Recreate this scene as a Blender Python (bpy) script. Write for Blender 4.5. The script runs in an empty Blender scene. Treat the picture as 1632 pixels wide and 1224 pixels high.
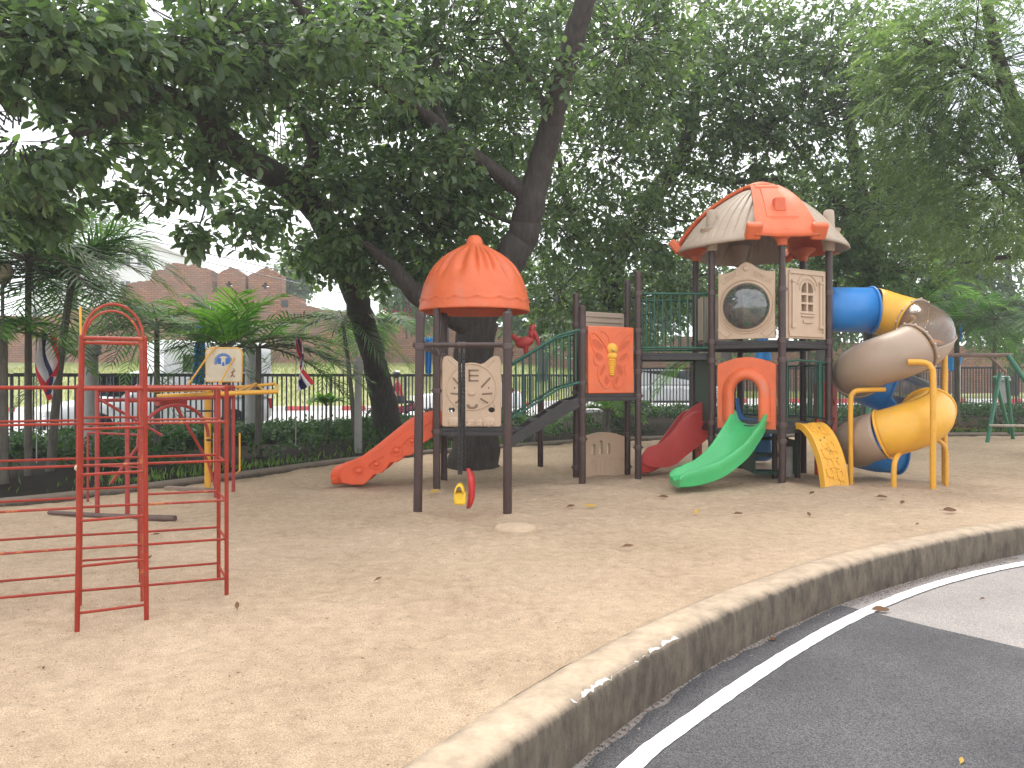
import bpy, bmesh, math, random
import numpy as np
from mathutils import Vector, Matrix
from mathutils.geometry import tessellate_polygon
random.seed(11)
rng = np.random.default_rng(11)
S = bpy.context.scene
C = S.collection
PI = math.pi
R = math.radians
EYE = 1.5           # eye height above the sand, metres


def P(px, py, Y):
    """A measured point: bearing read from the photograph, real distance Y in metres."""
    return Vector(((px - 816) * Y / 1224, Y, EYE - (py - 605) * Y / 1224))


def G(px, py, z=0.0):
    """A point on level ground of height z."""
    Y = (EYE - z) * 1224 / (py - 605)
    return Vector(((px - 816) * Y / 1224, Y, z))


# ------------------------------------------------------------------ materials
def mat(name, col, rough=.5, var=.12, scale=6, bump=0, bscale=40, spec=.5, metal=0, dirt=None, dscale=3, damt=.4, coords='Object'):
    m = bpy.data.materials.new(name); m.use_nodes = True
    nt = m.node_tree; N = nt.nodes; L = nt.links
    b = N['Principled BSDF']
    tc = N.new('ShaderNodeTexCoord')
    nz = N.new('ShaderNodeTexNoise'); nz.inputs['Scale'].default_value = scale; nz.inputs['Detail'].default_value = 6
    nz.inputs['Roughness'].default_value = .65
    L.new(tc.outputs[coords], nz.inputs['Vector'])
    mx = N.new('ShaderNodeMix'); mx.data_type = 'RGBA'
    c = list(col) + [1]
    mx.inputs[6].default_value = [max(0, x * (1 - var)) for x in col] + [1]
    mx.inputs[7].default_value = [min(1, x * (1 + var)) for x in col] + [1]
    rmp = N.new('ShaderNodeMapRange'); rmp.inputs[1].default_value = .3; rmp.inputs[2].default_value = .7
    L.new(nz.outputs['Fac'], rmp.inputs[0]); L.new(rmp.outputs[0], mx.inputs[0])
    out = mx.outputs[2]
    if dirt:
        n2 = N.new('ShaderNodeTexNoise'); n2.inputs['Scale'].default_value = dscale; n2.inputs['Detail'].default_value = 8
        n2.inputs['Roughness'].default_value = .7
        L.new(tc.outputs[coords], n2.inputs['Vector'])
        r2 = N.new('ShaderNodeMapRange'); r2.inputs[1].default_value = .55; r2.inputs[2].default_value = .72
        r2.inputs[4].default_value = damt
        L.new(n2.outputs['Fac'], r2.inputs[0])
        m2 = N.new('ShaderNodeMix'); m2.data_type = 'RGBA'
        L.new(r2.outputs[0], m2.inputs[0]); L.new(out, m2.inputs[6]); m2.inputs[7].default_value = list(dirt) + [1]
        out = m2.outputs[2]
    L.new(out, b.inputs['Base Color'])
    b.inputs['Roughness'].default_value = rough
    b.inputs['Specular IOR Level'].default_value = spec
    b.inputs['Metallic'].default_value = metal
    if bump:
        n3 = N.new('ShaderNodeTexNoise'); n3.inputs['Scale'].default_value = bscale; n3.inputs['Detail'].default_value = 5
        L.new(tc.outputs[coords], n3.inputs['Vector'])
        bp = N.new('ShaderNodeBump'); bp.inputs['Strength'].default_value = bump; bp.inputs['Distance'].default_value = .02
        L.new(n3.outputs['Fac'], bp.inputs['Height']); L.new(bp.outputs[0], b.inputs['Normal'])
    return m


def leaf_mat(name, c1, c2, trans=.35, rough=.38, gloss=.5):
    m = bpy.data.materials.new(name); m.use_nodes = True
    nt = m.node_tree; N = nt.nodes; L = nt.links
    b = N['Principled BSDF']; out = N['Material Output']
    g = N.new('ShaderNodeNewGeometry')
    rp = N.new('ShaderNodeValToRGB')
    rp.color_ramp.elements[0].color = list(c1) + [1]; rp.color_ramp.elements[1].color = list(c2) + [1]
    e = rp.color_ramp.elements.new(.7); e.color = [(a * .6 + d * .4) for a, d in zip(c1, c2)] + [1]
    L.new(g.outputs['Random Per Island'], rp.inputs[0])
    L.new(rp.outputs[0], b.inputs['Base Color'])
    b.inputs['Roughness'].default_value = rough; b.inputs['Specular IOR Level'].default_value = gloss
    t = N.new('ShaderNodeBsdfTranslucent')
    br = N.new('ShaderNodeMix'); br.data_type = 'RGBA'; br.blend_type = 'MULTIPLY'; br.inputs[0].default_value = 1
    L.new(rp.outputs[0], br.inputs[6]); br.inputs[7].default_value = (2.1, 2.3, .9, 1)
    L.new(br.outputs[2], t.inputs['Color'])
    ms = N.new('ShaderNodeMixShader'); ms.inputs[0].default_value = trans
    L.new(b.outputs[0], ms.inputs[1]); L.new(t.outputs[0], ms.inputs[2]); L.new(ms.outputs[0], out.inputs['Surface'])
    return m


def clear_mat(name, tint, gl=.12, rough=.08, ior=1.45):
    m = bpy.data.materials.new(name); m.use_nodes = True
    nt = m.node_tree; N = nt.nodes; L = nt.links
    N.remove(N['Principled BSDF']); out = N['Material Output']
    t = N.new('ShaderNodeBsdfTransparent'); t.inputs[0].default_value = list(tint) + [1]
    g = N.new('ShaderNodeBsdfGlossy'); g.inputs['Roughness'].default_value = rough
    d = N.new('ShaderNodeBsdfDiffuse'); d.inputs[0].default_value = [x * .7 for x in tint] + [1]
    fr = N.new('ShaderNodeFresnel'); fr.inputs[0].default_value = ior
    m1 = N.new('ShaderNodeMixShader'); m1.inputs[0].default_value = gl
    L.new(t.outputs[0], m1.inputs[1]); L.new(d.outputs[0], m1.inputs[2])
    m2 = N.new('ShaderNodeMixShader'); L.new(fr.outputs[0], m2.inputs[0])
    L.new(m1.outputs[0], m2.inputs[1]); L.new(g.outputs[0], m2.inputs[2]); L.new(m2.outputs[0], out.inputs['Surface'])
    return m


def node_mat(name):
    m = bpy.data.materials.new(name); m.use_nodes = True
    return m, m.node_tree.nodes, m.node_tree.links, m.node_tree.nodes['Principled BSDF']


ORANGE = mat('orange_plastic', (.66, .128, .04), .45, .12, 3, .10, 14, dirt=(.50, .21, .13), dscale=2.6, damt=.55)
SLIDE_OR = mat('slide_orange_plastic', (.62, .085, .025), .4, .1, 3, .08, 14, dirt=(.45, .16, .09), dscale=4, damt=.5)
REDP = mat('red_plastic', (.42, .035, .03), .4, .12, 3, dirt=(.35, .1, .08))
BEIGE = mat('beige_plastic', (.50, .36, .25), .5, .07, 3, dirt=(.36, .26, .19), dscale=2.2, damt=.4)
ROOFB = mat('greige_plastic', (.40, .31, .235), .5, .09, 4, dirt=(.28, .22, .17), dscale=2.5, damt=.5)
TUBEB = mat('tube_beige', (.36, .265, .195), .42, .07, 2.5, dirt=(.3, .23, .17), damt=.3)
YELP = mat('yellow_plastic', (.72, .37, .035), .42, .1, 3, .06, 14, dirt=(.5, .30, .1), damt=.5)
BLUEP = mat('blue_plastic', (.02, .20, .55), .4, .1, 3, .06, 14, dirt=(.12, .26, .5), dscale=3, damt=.4)
GREENP = mat('green_plastic', (.06, .42, .14), .33, .08, 3, dirt=(.16, .45, .2), damt=.3)
DGREEN = mat('dark_green_plastic', (.008, .05, .03), .5, .1)
RAILG = mat('green_metal', (.006, .075, .045), .42, .15, 8)
BROWN = mat('brown_post_metal', (.045, .023, .020), .42, .14, 5, dirt=(.09, .055, .042), dscale=5, damt=.4)
CLAMP = mat('clamp_metal', (.07, .043, .038), .35, .1, 8)
DECK = mat('dark_deck', (.03, .026, .026), .6, .2, 8, dirt=(.09, .07, .055))
YPIPE = mat('yellow_pipe', (.66, .33, .03), .38, .1, 6, dirt=(.35, .2, .06), dscale=9, damt=.4)
CHAIN = mat('chain_steel', (.05, .047, .045), .45, .3, 30, metal=.6)
BOLT = mat('bolt_steel', (.5, .42, .36), .35, .1, metal=.5)
REDPIPE = mat('red_paint_worn', (.28, .026, .011), .5, .16, 7, dirt=(.17, .07, .04), dscale=9, damt=.85, spec=.3)
REDPIPE2 = mat('red_paint_chipped', (.29, .031, .014), .5, .15, 9, dirt=(.60, .30, .05), dscale=13, damt=.8)
REDDARK = mat('red_paint_old', (.30, .03, .024), .5, .2, 9, dirt=(.10, .06, .05), dscale=9, damt=.7)
GREY = mat('grey_concrete', (.27, .26, .24), .8, .2, 5, .3, 60, dirt=(.14, .14, .12), dscale=4)
BLACKM = mat('black_fence_metal', (.012, .012, .013), .45, .2, 9)
PLASTER = mat('white_wall_paint', (.7, .7, .68), .8, .06)
CARW = mat('white_car_paint', (.78, .78, .78), .25, .02, 2)
CARS = mat('silver_car_paint', (.52, .53, .53), .25, .03, 2, metal=.3)
GLASS = mat('dark_car_glass', (.02, .024, .028), .08, .05, spec=.8)
TYRE = mat('rubber', (.018, .018, .018), .8, .1)
RIM = mat('alloy_rim', (.5, .5, .5), .3, .05, metal=.8)
LAMPR = mat('red_lamp', (.5, .02, .02), .2, .05)
LAMPO = mat('headlamp_glass', (.6, .6, .58), .15, .05)
GREENF = mat('swing_green_paint', (.03, .16, .09), .45, .2, 8, dirt=(.14, .12, .1), dscale=7)
RUST = mat('rusty_bar', (.19, .12, .10), .6, .2, 9)
BLUECLOTH = mat('blue_cloth', (.05, .33, .78), .7, .08, 4)
FW = mat('flag_white', (.72, .72, .74), .8, .04)
FR = mat('flag_red', (.62, .03, .045), .8, .06)
FB = mat('flag_navy', (.02, .025, .10), .8, .06)
CREAM = mat('cream_board', (.56, .49, .36), .55, .08, 6, dirt=(.33, .27, .18), dscale=5, damt=.6)
EMBLEM = mat('emblem_blue', (.02, .12, .40), .5, .1)
EMBRED = mat('emblem_red', (.25, .05, .03), .5, .1)
WOOD = mat('weathered_wood', (.10, .06, .05), .7, .25, 12)
SKIN = mat('skin', (.38, .2, .13), .5, .05)
REDSHIRT = mat('red_shirt', (.55, .03, .06), .8, .08)
TROUSER = mat('dark_trousers', (.03, .03, .045), .8, .1)
HELMET = mat('dark_helmet', (.02, .02, .022), .25, .05)
STRAW = mat('dry_leaf_brown', (.24, .12, .05), .7, .25, 20)
SLIDE_TR = clear_mat('brown_clear_plastic', (.86, .68, .52), .17, .14)
SLIDE_TR2 = clear_mat('grey_clear_plastic', (.82, .80, .77), .22, .14)
BUBBLE = clear_mat('bubble_plastic', (.36, .36, .385), .16, .10, 2.1)


def bark_mat(name, c1, c2):
    m, N, L, b = node_mat(name)
    tc = N.new('ShaderNodeTexCoord'); mp = N.new('ShaderNodeMapping'); mp.inputs['Scale'].default_value = (7, 7, 1.6)
    L.new(tc.outputs['Object'], mp.inputs[0])
    nz = N.new('ShaderNodeTexNoise'); nz.inputs['Scale'].default_value = 2.2; nz.inputs['Detail'].default_value = 9; nz.inputs['Roughness'].default_value = .7
    L.new(mp.outputs[0], nz.inputs['Vector'])
    r = N.new('ShaderNodeValToRGB'); r.color_ramp.elements[0].position = .3; r.color_ramp.elements[1].position = .72
    r.color_ramp.elements[0].color = list(c1) + [1]; r.color_ramp.elements[1].color = list(c2) + [1]
    L.new(nz.outputs[0], r.inputs[0]); L.new(r.outputs[0], b.inputs['Base Color'])
    b.inputs['Roughness'].default_value = .9
    bp = N.new('ShaderNodeBump'); bp.inputs['Strength'].default_value = .9; bp.inputs['Distance'].default_value = .03
    L.new(nz.outputs[0], bp.inputs['Height']); L.new(bp.outputs[0], b.inputs['Normal'])
    return m


BARK = bark_mat('bark', (.02, .017, .014), (.07, .058, .049))
BARK2 = bark_mat('bark_grey', (.022, .018, .016), (.075, .062, .053))
PALMT = bark_mat('palm_trunk', (.05, .045, .038), (.17, .15, .12))

LEAF_A = leaf_mat('broad_leaf', (.058, .10, .056), (.155, .22, .115), .48, .36, .55)
LEAF_B = leaf_mat('mango_leaf', (.06, .10, .058), (.15, .21, .11), .48, .38, .5)
LEAF_C = leaf_mat('feather_leaf', (.09, .14, .08), (.19, .25, .14), .5, .5, .3)
LEAF_D = leaf_mat('far_leaf', (.05, .095, .05), (.12, .18, .085), .4, .5, .3)
LEAF_P = leaf_mat('palm_leaflet', (.03, .075, .026), (.085, .165, .048), .40, .5, .25)
LEAF_PB = leaf_mat('bright_palm_leaflet', (.05, .135, .03), (.16, .29, .06), .42, .5, .25)
LEAF_H = leaf_mat('hedge_leaf', (.018, .048, .017), (.05, .10, .03), .3, .6, .2)
GRASSM = leaf_mat('grass_blade', (.06, .13, .03), (.16, .24, .06), .35, .5, .2)
GRASSF = leaf_mat('bank_grass_blade', (.20, .23, .08), (.34, .33, .15), .3, .6, .15)
FALLEN = leaf_mat('fallen_leaf', (.07, .034, .016), (.22, .10, .04), .1, .6, .3)
FALLY = leaf_mat('fallen_yellow_leaf', (.42, .26, .05), (.42, .26, .05), .1, .6, .3)

# ------------------------------------------------------------------ mesh builder
ORG = {}


class MB:
    def __init__(s):
        s.v = []; s.f = []; s.m = []

    def add(s, vs, fs, mi=0):
        b = len(s.v)
        s.v += [tuple(v) for v in vs]
        s.f += [tuple(i + b for i in f) for f in fs]
        s.m += [mi] * len(fs)
        return s

    def box(s, c, size, M=None, mi=0, taper=1.0):
        x, y, z = [a / 2 for a in size]
        vs = [Vector((sx * x * (taper if sz > 0 else 1), sy * y * (taper if sz > 0 else 1), sz * z)) for sz in (-1, 1) for sy in (-1, 1) for sx in (-1, 1)]
        if M is not None: vs = [M @ v for v in vs]
        c = Vector(c)
        return s.add([v + c for v in vs], [(0, 2, 3, 1), (4, 5, 7, 6), (0, 1, 5, 4), (2, 6, 7, 3), (0, 4, 6, 2), (1, 3, 7, 5)], mi)

    def tube(s, pts, r, n=10, closed=False, caps=True, mi=0):
        pts = [Vector(p) for p in pts]
        k = len(pts)
        rs = r if isinstance(r, (list, tuple)) else [r] * k
        T = []
        for i in range(k):
            a = pts[(i - 1) % k] if (closed or i > 0) else pts[i]
            b = pts[(i + 1) % k] if (closed or i < k - 1) else pts[i]
            t = (b - a); T.append(t.normalized() if t.length > 1e-9 else Vector((0, 0, 1)))
        up = Vector((0, 0, 1)) if abs(T[0].z) < .9 else Vector((1, 0, 0))
        nrm = (up - T[0] * up.dot(T[0])).normalized()
        vs = []
        for i in range(k):
            nrm = nrm - T[i] * nrm.dot(T[i])
            nrm = nrm.normalized() if nrm.length > 1e-6 else T[i].orthogonal().normalized()
            bn = T[i].cross(nrm)
            for j in range(n):
                a = 2 * PI * j / n
                vs.append(pts[i] + (nrm * math.cos(a) + bn * math.sin(a)) * rs[i])
        fs = []
        for i in range(k if closed else k - 1):
            i2 = (i + 1) % k
            for j in range(n):
                j2 = (j + 1) % n
                fs.append((i * n + j, i * n + j2, i2 * n + j2, i2 * n + j))
        if caps and not closed:
            fs.append(tuple(range(n))[::-1]); fs.append(tuple((k - 1) * n + j for j in range(n)))
        return s.add(vs, fs, mi)

    def lathe(s, prof, n=24, c=(0, 0, 0), M=None, mi=0, caps=True):
        vs = []
        c = Vector(c)
        for r, z in prof:
            for j in range(n):
                a = 2 * PI * j / n
                v = Vector((r * math.cos(a), r * math.sin(a), z))
                if M is not None: v = M @ v
                vs.append(v + c)
        fs = []
        for i in range(len(prof) - 1):
            for j in range(n):
                j2 = (j + 1) % n
                fs.append((i * n + j, i * n + j2, (i + 1) * n + j2, (i + 1) * n + j))
        if caps:
            fs.append(tuple(range(n))[::-1]); fs.append(tuple((len(prof) - 1) * n + j for j in range(n)))
        return s.add(vs, fs, mi)

    def ball(s, c, rad, n=12, m=8, M=None, mi=0):
        rx, ry, rz = rad if isinstance(rad, (tuple, list)) else (rad,) * 3
        c = Vector(c)
        vs = []
        for i in range(m + 1):
            ph = PI * i / m - PI / 2
            for j in range(n):
                a = 2 * PI * j / n
                rr = max(math.cos(ph), .02)
                v = Vector((rx * rr * math.cos(a), ry * rr * math.sin(a), rz * math.sin(ph)))
                if M is not None: v = M @ v
                vs.append(v + c)
        fs = [(i * n + j, i * n + (j + 1) % n, (i + 1) * n + (j + 1) % n, (i + 1) * n + j) for i in range(m) for j in range(n)]
        fs.append(tuple(range(n))[::-1]); fs.append(tuple(m * n + j for j in range(n)))
        return s.add(vs, fs, mi)

    def plate(s, outer, holes, t, M, mi=0, y0=0.0):
        """Flat plate: outlines in local (x, z), thick from y0 to y0 + t (front face looks along -y)."""
        loops = [outer] + list(holes)
        flat = [p for l in loops for p in l]
        tris = tessellate_polygon([[Vector((p[0], p[1], 0)) for p in l] for l in loops])
        n = len(flat)
        vs = [M @ Vector((p[0], y0, p[1])) for p in flat] + [M @ Vector((p[0], y0 + t, p[1])) for p in flat]
        fs = [tuple(tr) for tr in tris] + [tuple(i + n for i in tr[::-1]) for tr in tris]
        o = 0
        for l in loops:
            k = len(l)
            for i in range(k):
                j = (i + 1) % k
                fs.append((o + i, o + j, o + j + n, o + i + n))
            o += k
        return s.add(vs, fs, mi)

    def sweep(s, prof, path, side=None, closed=True, caps=True, mi=0):
        """prof: list of (lateral, up) or function i -> list; path: points; frames keep 'up' near world z."""
        path = [Vector(p) for p in path]
        k = len(path)
        vs = []
        n = None
        for i in range(k):
            t = (path[min(i + 1, k - 1)] - path[max(i - 1, 0)]).normalized()
            sd = t.cross(Vector((0, 0, 1)))
            sd = sd.normalized() if sd.length > 1e-4 else Vector((1, 0, 0))
            up = sd.cross(t).normalized()
            pr = prof(i) if callable(prof) else prof
            n = len(pr)
            for a, b in pr:
                vs.append(path[i] + sd * a + up * b)
        fs = []
        m = n if closed else n - 1
        for i in range(k - 1):
            for j in range(m):
                j2 = (j + 1) % n
                fs.append((i * n + j, i * n + j2, (i + 1) * n + j2, (i + 1) * n + j))
        if caps and closed:
            fs.append(tuple(range(n))[::-1]); fs.append(tuple((k - 1) * n + j for j in range(n)))
        return s.add(vs, fs, mi)

    def grid(s, rows, mi=0, closed=False):
        n = len(rows[0])
        vs = [p for r in rows for p in r]
        fs = []
        for i in range(len(rows) - 1):
            for j in range(n if closed else n - 1):
                j2 = (j + 1) % n
                fs.append((i * n + j, i * n + j2, (i + 1) * n + j2, (i + 1) * n + j))
        return s.add(vs, fs, mi)

    def build(s, name, mats, parent=None, bevel=0, angle=40, solid=0, subsurf=0, org=None, normals=True, offset=-1):
        if not isinstance(mats, (list, tuple)): mats = [mats]
        o0 = ORG.get(parent, Vector((0, 0, 0))) if parent is not None else Vector(org if org is not None else (0, 0, 0))
        me = bpy.data.meshes.new(name)
        me.from_pydata([(v[0] - o0[0], v[1] - o0[1], v[2] - o0[2]) for v in s.v], [], s.f)
        for m in mats: me.materials.append(m)
        if len(mats) > 1: me.polygons.foreach_set('material_index', s.m)
        if normals:
            bm = bmesh.new(); bm.from_mesh(me)
            bmesh.ops.recalc_face_normals(bm, faces=bm.faces)
            bm.to_mesh(me); bm.free()
        if angle:
            me.shade_smooth(); me.set_sharp_from_angle(angle=R(angle))
        o = bpy.data.objects.new(name, me); C.objects.link(o)
        if parent is not None:
            o.parent = parent
        else:
            o.location = o0
        ORG[o] = o0
        if solid:
            md = o.modifiers.new('solid', 'SOLIDIFY'); md.thickness = solid; md.offset = offset
        if bevel:
            md = o.modifiers.new('bevel', 'BEVEL'); md.width = bevel; md.segments = 2; md.limit_method = 'ANGLE'; md.angle_limit = R(50)
            md.harden_normals = False
        if subsurf:
            md = o.modifiers.new('sub', 'SUBSURF'); md.levels = subsurf; md.render_levels = subsurf
        return o


def tag(o, label=None, cat=None, group=None, kind=None):
    if label: o['label'] = label
    if cat: o['category'] = cat
    if group: o['group'] = group
    if kind: o['kind'] = kind
    return o


def thing(name, loc, label, cat, group=None):
    o = bpy.data.objects.new(name, None); C.objects.link(o)
    o.location = loc; o.empty_display_size = .2
    ORG[o] = Vector(loc)
    return tag(o, label, cat, group)


def catmull(pts, step=8, closed=False):
    pts = [Vector(p) for p in pts]
    out = []
    n = len(pts)
    for i in range(n - 1 if not closed else n):
        p0 = pts[(i - 1) % n] if closed else pts[max(i - 1, 0)]
        p1 = pts[i]; p2 = pts[(i + 1) % n]
        p3 = pts[(i + 2) % n] if closed else pts[min(i + 2, n - 1)]
        for k in range(step):
            t = k / step
            out.append(.5 * ((2 * p1) + (p2 - p0) * t + (2 * p0 - 5 * p1 + 4 * p2 - p3) * t * t + (3 * p1 - p0 - 3 * p2 + p3) * t ** 3))
    if not closed: out.append(pts[-1])
    return out


def interp(xs, ys, x):
    return float(np.interp(x, xs, ys))


def arc2(cx, cz, r, a0, a1, n, rz=None):
    rz = r if rz is None else rz
    return [(cx + r * math.cos(R(a0 + (a1 - a0) * i / n)), cz + rz * math.sin(R(a0 + (a1 - a0) * i / n))) for i in range(n + 1)]


def frame2(p0, p1):
    """Local frame of a panel: x from p0 to p1, z up, -y towards the side 'out'."""
    p0 = Vector(p0); p1 = Vector(p1)
    x = (p1 - p0); x.z = 0; w = x.length; x.normalize()
    z = Vector((0, 0, 1)); y = z.cross(x)


    M = Matrix((x, y, z)).transposed().to_4x4(); M.translation = p0
    return M, w
# ------------------------------------------------------------------ setting
KE = [(-2.3, -3.0), (-1.75, -1.0), (-1.25, .5), (-.85, 1.45), (-.34, 2.5), (.236, 3.40), (.56, 3.86), (.95, 4.36), (1.41, 4.88), (1.976, 5.44), (2.607, 6.0), (3.35, 6.57), (4.16, 7.12), (5.12, 7.66), (6.3, 8.2), (8, 8.85), (10.5, 9.6), (14, 10.3), (19, 10.8)]
KB = [(-17, -3), (-13.5, 1.5), (-10.2, 5.0), (-7.6, 7.7), (-6.1, 9.0), (-5.3, 9.9), (-4.03, 11.85), (-3.07, 13.6), (-1.5, 15.5), (.63, 17.4), (3.5, 19.2), (8.0, 20.1), (13.6, 20.5), (19.5, 20.6), (26, 20.6)]


def smooth_path(ctrl, n):
    p = catmull([(a, b, 0) for a, b in ctrl], 24)
    a = np.array([tuple(q) for q in p])
    for _ in range(60):
        a[1:-1] = .25 * a[:-2] + .5 * a[1:-1] + .25 * a[2:]
    d = np.r_[0, np.cumsum(np.linalg.norm(np.diff(a, axis=0), axis=1))]
    t = np.linspace(0, d[-1], n)
    return np.c_[np.interp(t, d, a[:, 0]), np.interp(t, d, a[:, 1])], d[-1]


KEP, KEL = smooth_path(KE, 520)
KBP, KBL = smooth_path(KB, 520)


def normals2(a):
    t = np.gradient(a, axis=0); t /= np.linalg.norm(t, axis=1)[:, None]
    return np.c_[-t[:, 1], t[:, 0]]


KEN = normals2(KEP)       # points to the sand side (left of travel)


def vnoise(x, y, s, seed=0):
    """cheap smooth value noise on numpy arrays"""
    r = np.random.default_rng(seed); T = r.random((64, 64))
    u = x / s; v = y / s
    i = np.floor(u).astype(int); j = np.floor(v).astype(int)
    fu = u - i; fv = v - j
    fu = fu * fu * (3 - 2 * fu); fv = fv * fv * (3 - 2 * fv)
    a = T[i % 64, j % 64]; b = T[(i + 1) % 64, j % 64]; c = T[i % 64, (j + 1) % 64]; d = T[(i + 1) % 64, (j + 1) % 64]
    return (a * (1 - fu) + b * fu) * (1 - fv) + (c * (1 - fu) + d * fu) * fv - .5


def sand_h(x, y):
    h = .035 * vnoise(x, y, 1.3, 1) + .028 * vnoise(x, y, .42, 2) + .024 * vnoise(x, y, .17, 3) + .014 * vnoise(x, y, .08, 4)
    # shallow footprints
    fp = vnoise(x * .8, y * 1.1, .23, 9)
    h -= .012 * np.clip(fp - .18, 0, 1) / .3
    for px_, py_, am, rad in MOUNDS:
        h += am * np.exp(-((x - px_) ** 2 + (y - py_) ** 2) / rad ** 2)
    return h


MOUNDS = [(-1.05, 8.54, .03, .16), (-.05, 8.54, .03, .16), (.994, 10.86, .03, .18), (1.86, 11.33, .03, .18), (3.82, 10.86, .045, .22), (-1.017, 10.37, .03, .18), (4.53, 10.6, .03, .3), (-2.6, 4.59, .014, .1), (-2.27, 4.77, .014, .1), (-2.0, 5.4, .014, .1), (5.73, 10.5, .02, .15),
          (-.56, 8.5, -.05, .4), (2.0, 10.35, -.05, .35), (-2.75, 10.9, -.05, .35), (1.85, 12.1, -.04, .3), (6.1, 11.9, -.04, .35), (-1.4, 6.9, -.02, .6), (.8, 7.4, -.02, .7), (2.7, 8.9, -.025, .6)]


def np_mesh(name, V, Fq, mats, parent=None, smooth=True, org=(0, 0, 0)):
    me = bpy.data.meshes.new(name)
    V = np.asarray(V, dtype=np.float32); Fq = np.asarray(Fq, dtype=np.int32)
    o0 = np.array(tuple(ORG[parent]) if parent is not None else tuple(org), dtype=np.float32)
    V = V - o0
    k = Fq.shape[1]
    me.vertices.add(len(V)); me.vertices.foreach_set('co', V.ravel())
    me.loops.add(Fq.size); me.loops.foreach_set('vertex_index', Fq.ravel())
    me.polygons.add(len(Fq)); me.polygons.foreach_set('loop_start', np.arange(0, Fq.size, k, dtype=np.int32))
    if not isinstance(mats, (list, tuple)): mats = [mats]
    for m in mats: me.materials.append(m)
    me.update(calc_edges=True)
    if smooth: me.shade_smooth()
    o = bpy.data.objects.new(name, me); C.objects.link(o)
    if parent is not None: o.parent = parent
    else: o.location = tuple(org)
    ORG[o] = Vector(tuple(map(float, o0)))
    return o


def grid_faces(nr, nc):
    i, j = np.meshgrid(np.arange(nr - 1), np.arange(nc - 1), indexing='ij')
    a = (i * nc + j).ravel()
    return np.c_[a, a + 1, a + nc + 1, a + nc]


# sand
def sand_mat():
    m, N, L, b = node_mat('sand')
    tc = N.new('ShaderNodeTexCoord')

    def noise(s, d=6, r=.6):
        n = N.new('ShaderNodeTexNoise'); n.inputs['Scale'].default_value = s; n.inputs['Detail'].default_value = d; n.inputs['Roughness'].default_value = r
        L.new(tc.outputs['Object'], n.inputs['Vector']); return n
    n1 = noise(.55, 5); n2 = noise(9, 8, .7); n3 = noise(160, 3, .6); n4 = noise(34, 6, .75)
    r = N.new('ShaderNodeValToRGB')
    r.color_ramp.elements[0].position = .34; r.color_ramp.elements[1].position = .66
    r.color_ramp.elements[0].color = (.42, .297, .197, 1); r.color_ramp.elements[1].color = (.715, .54, .378, 1)
    s = N.new('ShaderNodeMath'); s.operation = 'MULTIPLY_ADD'; s.inputs[1].default_value = .55
    L.new(n2.outputs[0], s.inputs[0])
    q = N.new('ShaderNodeMath'); q.operation = 'MULTIPLY'; q.inputs[1].default_value = .45; L.new(n1.outputs[0], q.inputs[0]); L.new(q.outputs[0], s.inputs[2])
    L.new(s.outputs[0], r.inputs[0])
    # grains
    r3 = N.new('ShaderNodeMapRange'); r3.inputs[1].default_value = .32; r3.inputs[2].default_value = .68; r3.inputs[3].default_value = .60; r3.inputs[4].default_value = 1.36
    L.new(n3.outputs[0], r3.inputs[0])
    mg = N.new('ShaderNodeMix'); mg.data_type = 'RGBA'; mg.blend_type = 'MULTIPLY'; mg.inputs[0].default_value = 1
    L.new(r.outputs[0], mg.inputs[6]); L.new(r3.outputs[0], mg.inputs[7])
    # dark bits of bark and leaf crumbs
    vo = N.new('ShaderNodeTexVoronoi'); vo.inputs['Scale'].default_value = 21; L.new(tc.outputs['Object'], vo.inputs['Vector'])
    lt = N.new('ShaderNodeMath'); lt.operation = 'LESS_THAN'; lt.inputs[1].default_value = .13; L.new(vo.outputs['Distance'], lt.inputs[0])
    sc = N.new('ShaderNodeSeparateColor'); L.new(vo.outputs['Color'], sc.inputs[0])
    g2 = N.new('ShaderNodeMath'); g2.operation = 'GREATER_THAN'; g2.inputs[1].default_value = .70; L.new(sc.outputs[0], g2.inputs[0])
    mm = N.new('ShaderNodeMath'); mm.operation = 'MULTIPLY'; L.new(lt.outputs[0], mm.inputs[0]); L.new(g2.outputs[0], mm.inputs[1])
    m5 = N.new('ShaderNodeMath'); m5.operation = 'MULTIPLY'; m5.inputs[1].default_value = .75; L.new(mm.outputs[0], m5.inputs[0])
    md = N.new('ShaderNodeMix'); md.data_type = 'RGBA'; L.new(m5.outputs[0], md.inputs[0]); L.new(mg.outputs[2], md.inputs[6]); md.inputs[7].default_value = (.16, .09, .05, 1)
    L.new(md.outputs[2], b.inputs['Base Color'])
    b.inputs['Roughness'].default_value = .95; b.inputs['Specular IOR Level'].default_value = .15
    add = N.new('ShaderNodeMath'); add.operation = 'ADD'; L.new(n4.outputs[0], add.inputs[0]); L.new(n3.outputs[0], add.inputs[1])
    bp = N.new('ShaderNodeBump'); bp.inputs['Strength'].default_value = .8; bp.inputs['Distance'].default_value = .03
    L.new(add.outputs[0], bp.inputs['Height']); L.new(bp.outputs[0], b.inputs['Normal'])
    return m


SAND = sand_mat()
nc, nr = 520, 300
rows = (np.linspace(0, 1, nr) ** 1.7)
inner = KEP + KEN * .285
Xs = inner[None, :, 0] * (1 - rows[:, None]) + KBP[None, :, 0] * rows[:, None]
Ys = inner[None, :, 1] * (1 - rows[:, None]) + KBP[None, :, 1] * rows[:, None]
edge = np.clip(rows * 14, 0, 1)[:, None]
Zs = sand_h(Xs, Ys) * (.25 + .75 * edge) + .022 * (1 - edge)
o = np_mesh('sand_ground', np.c_[Xs.ravel(), Ys.ravel(), Zs.ravel()], grid_faces(nr, nc), SAND); tag(o, kind='structure')


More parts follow.
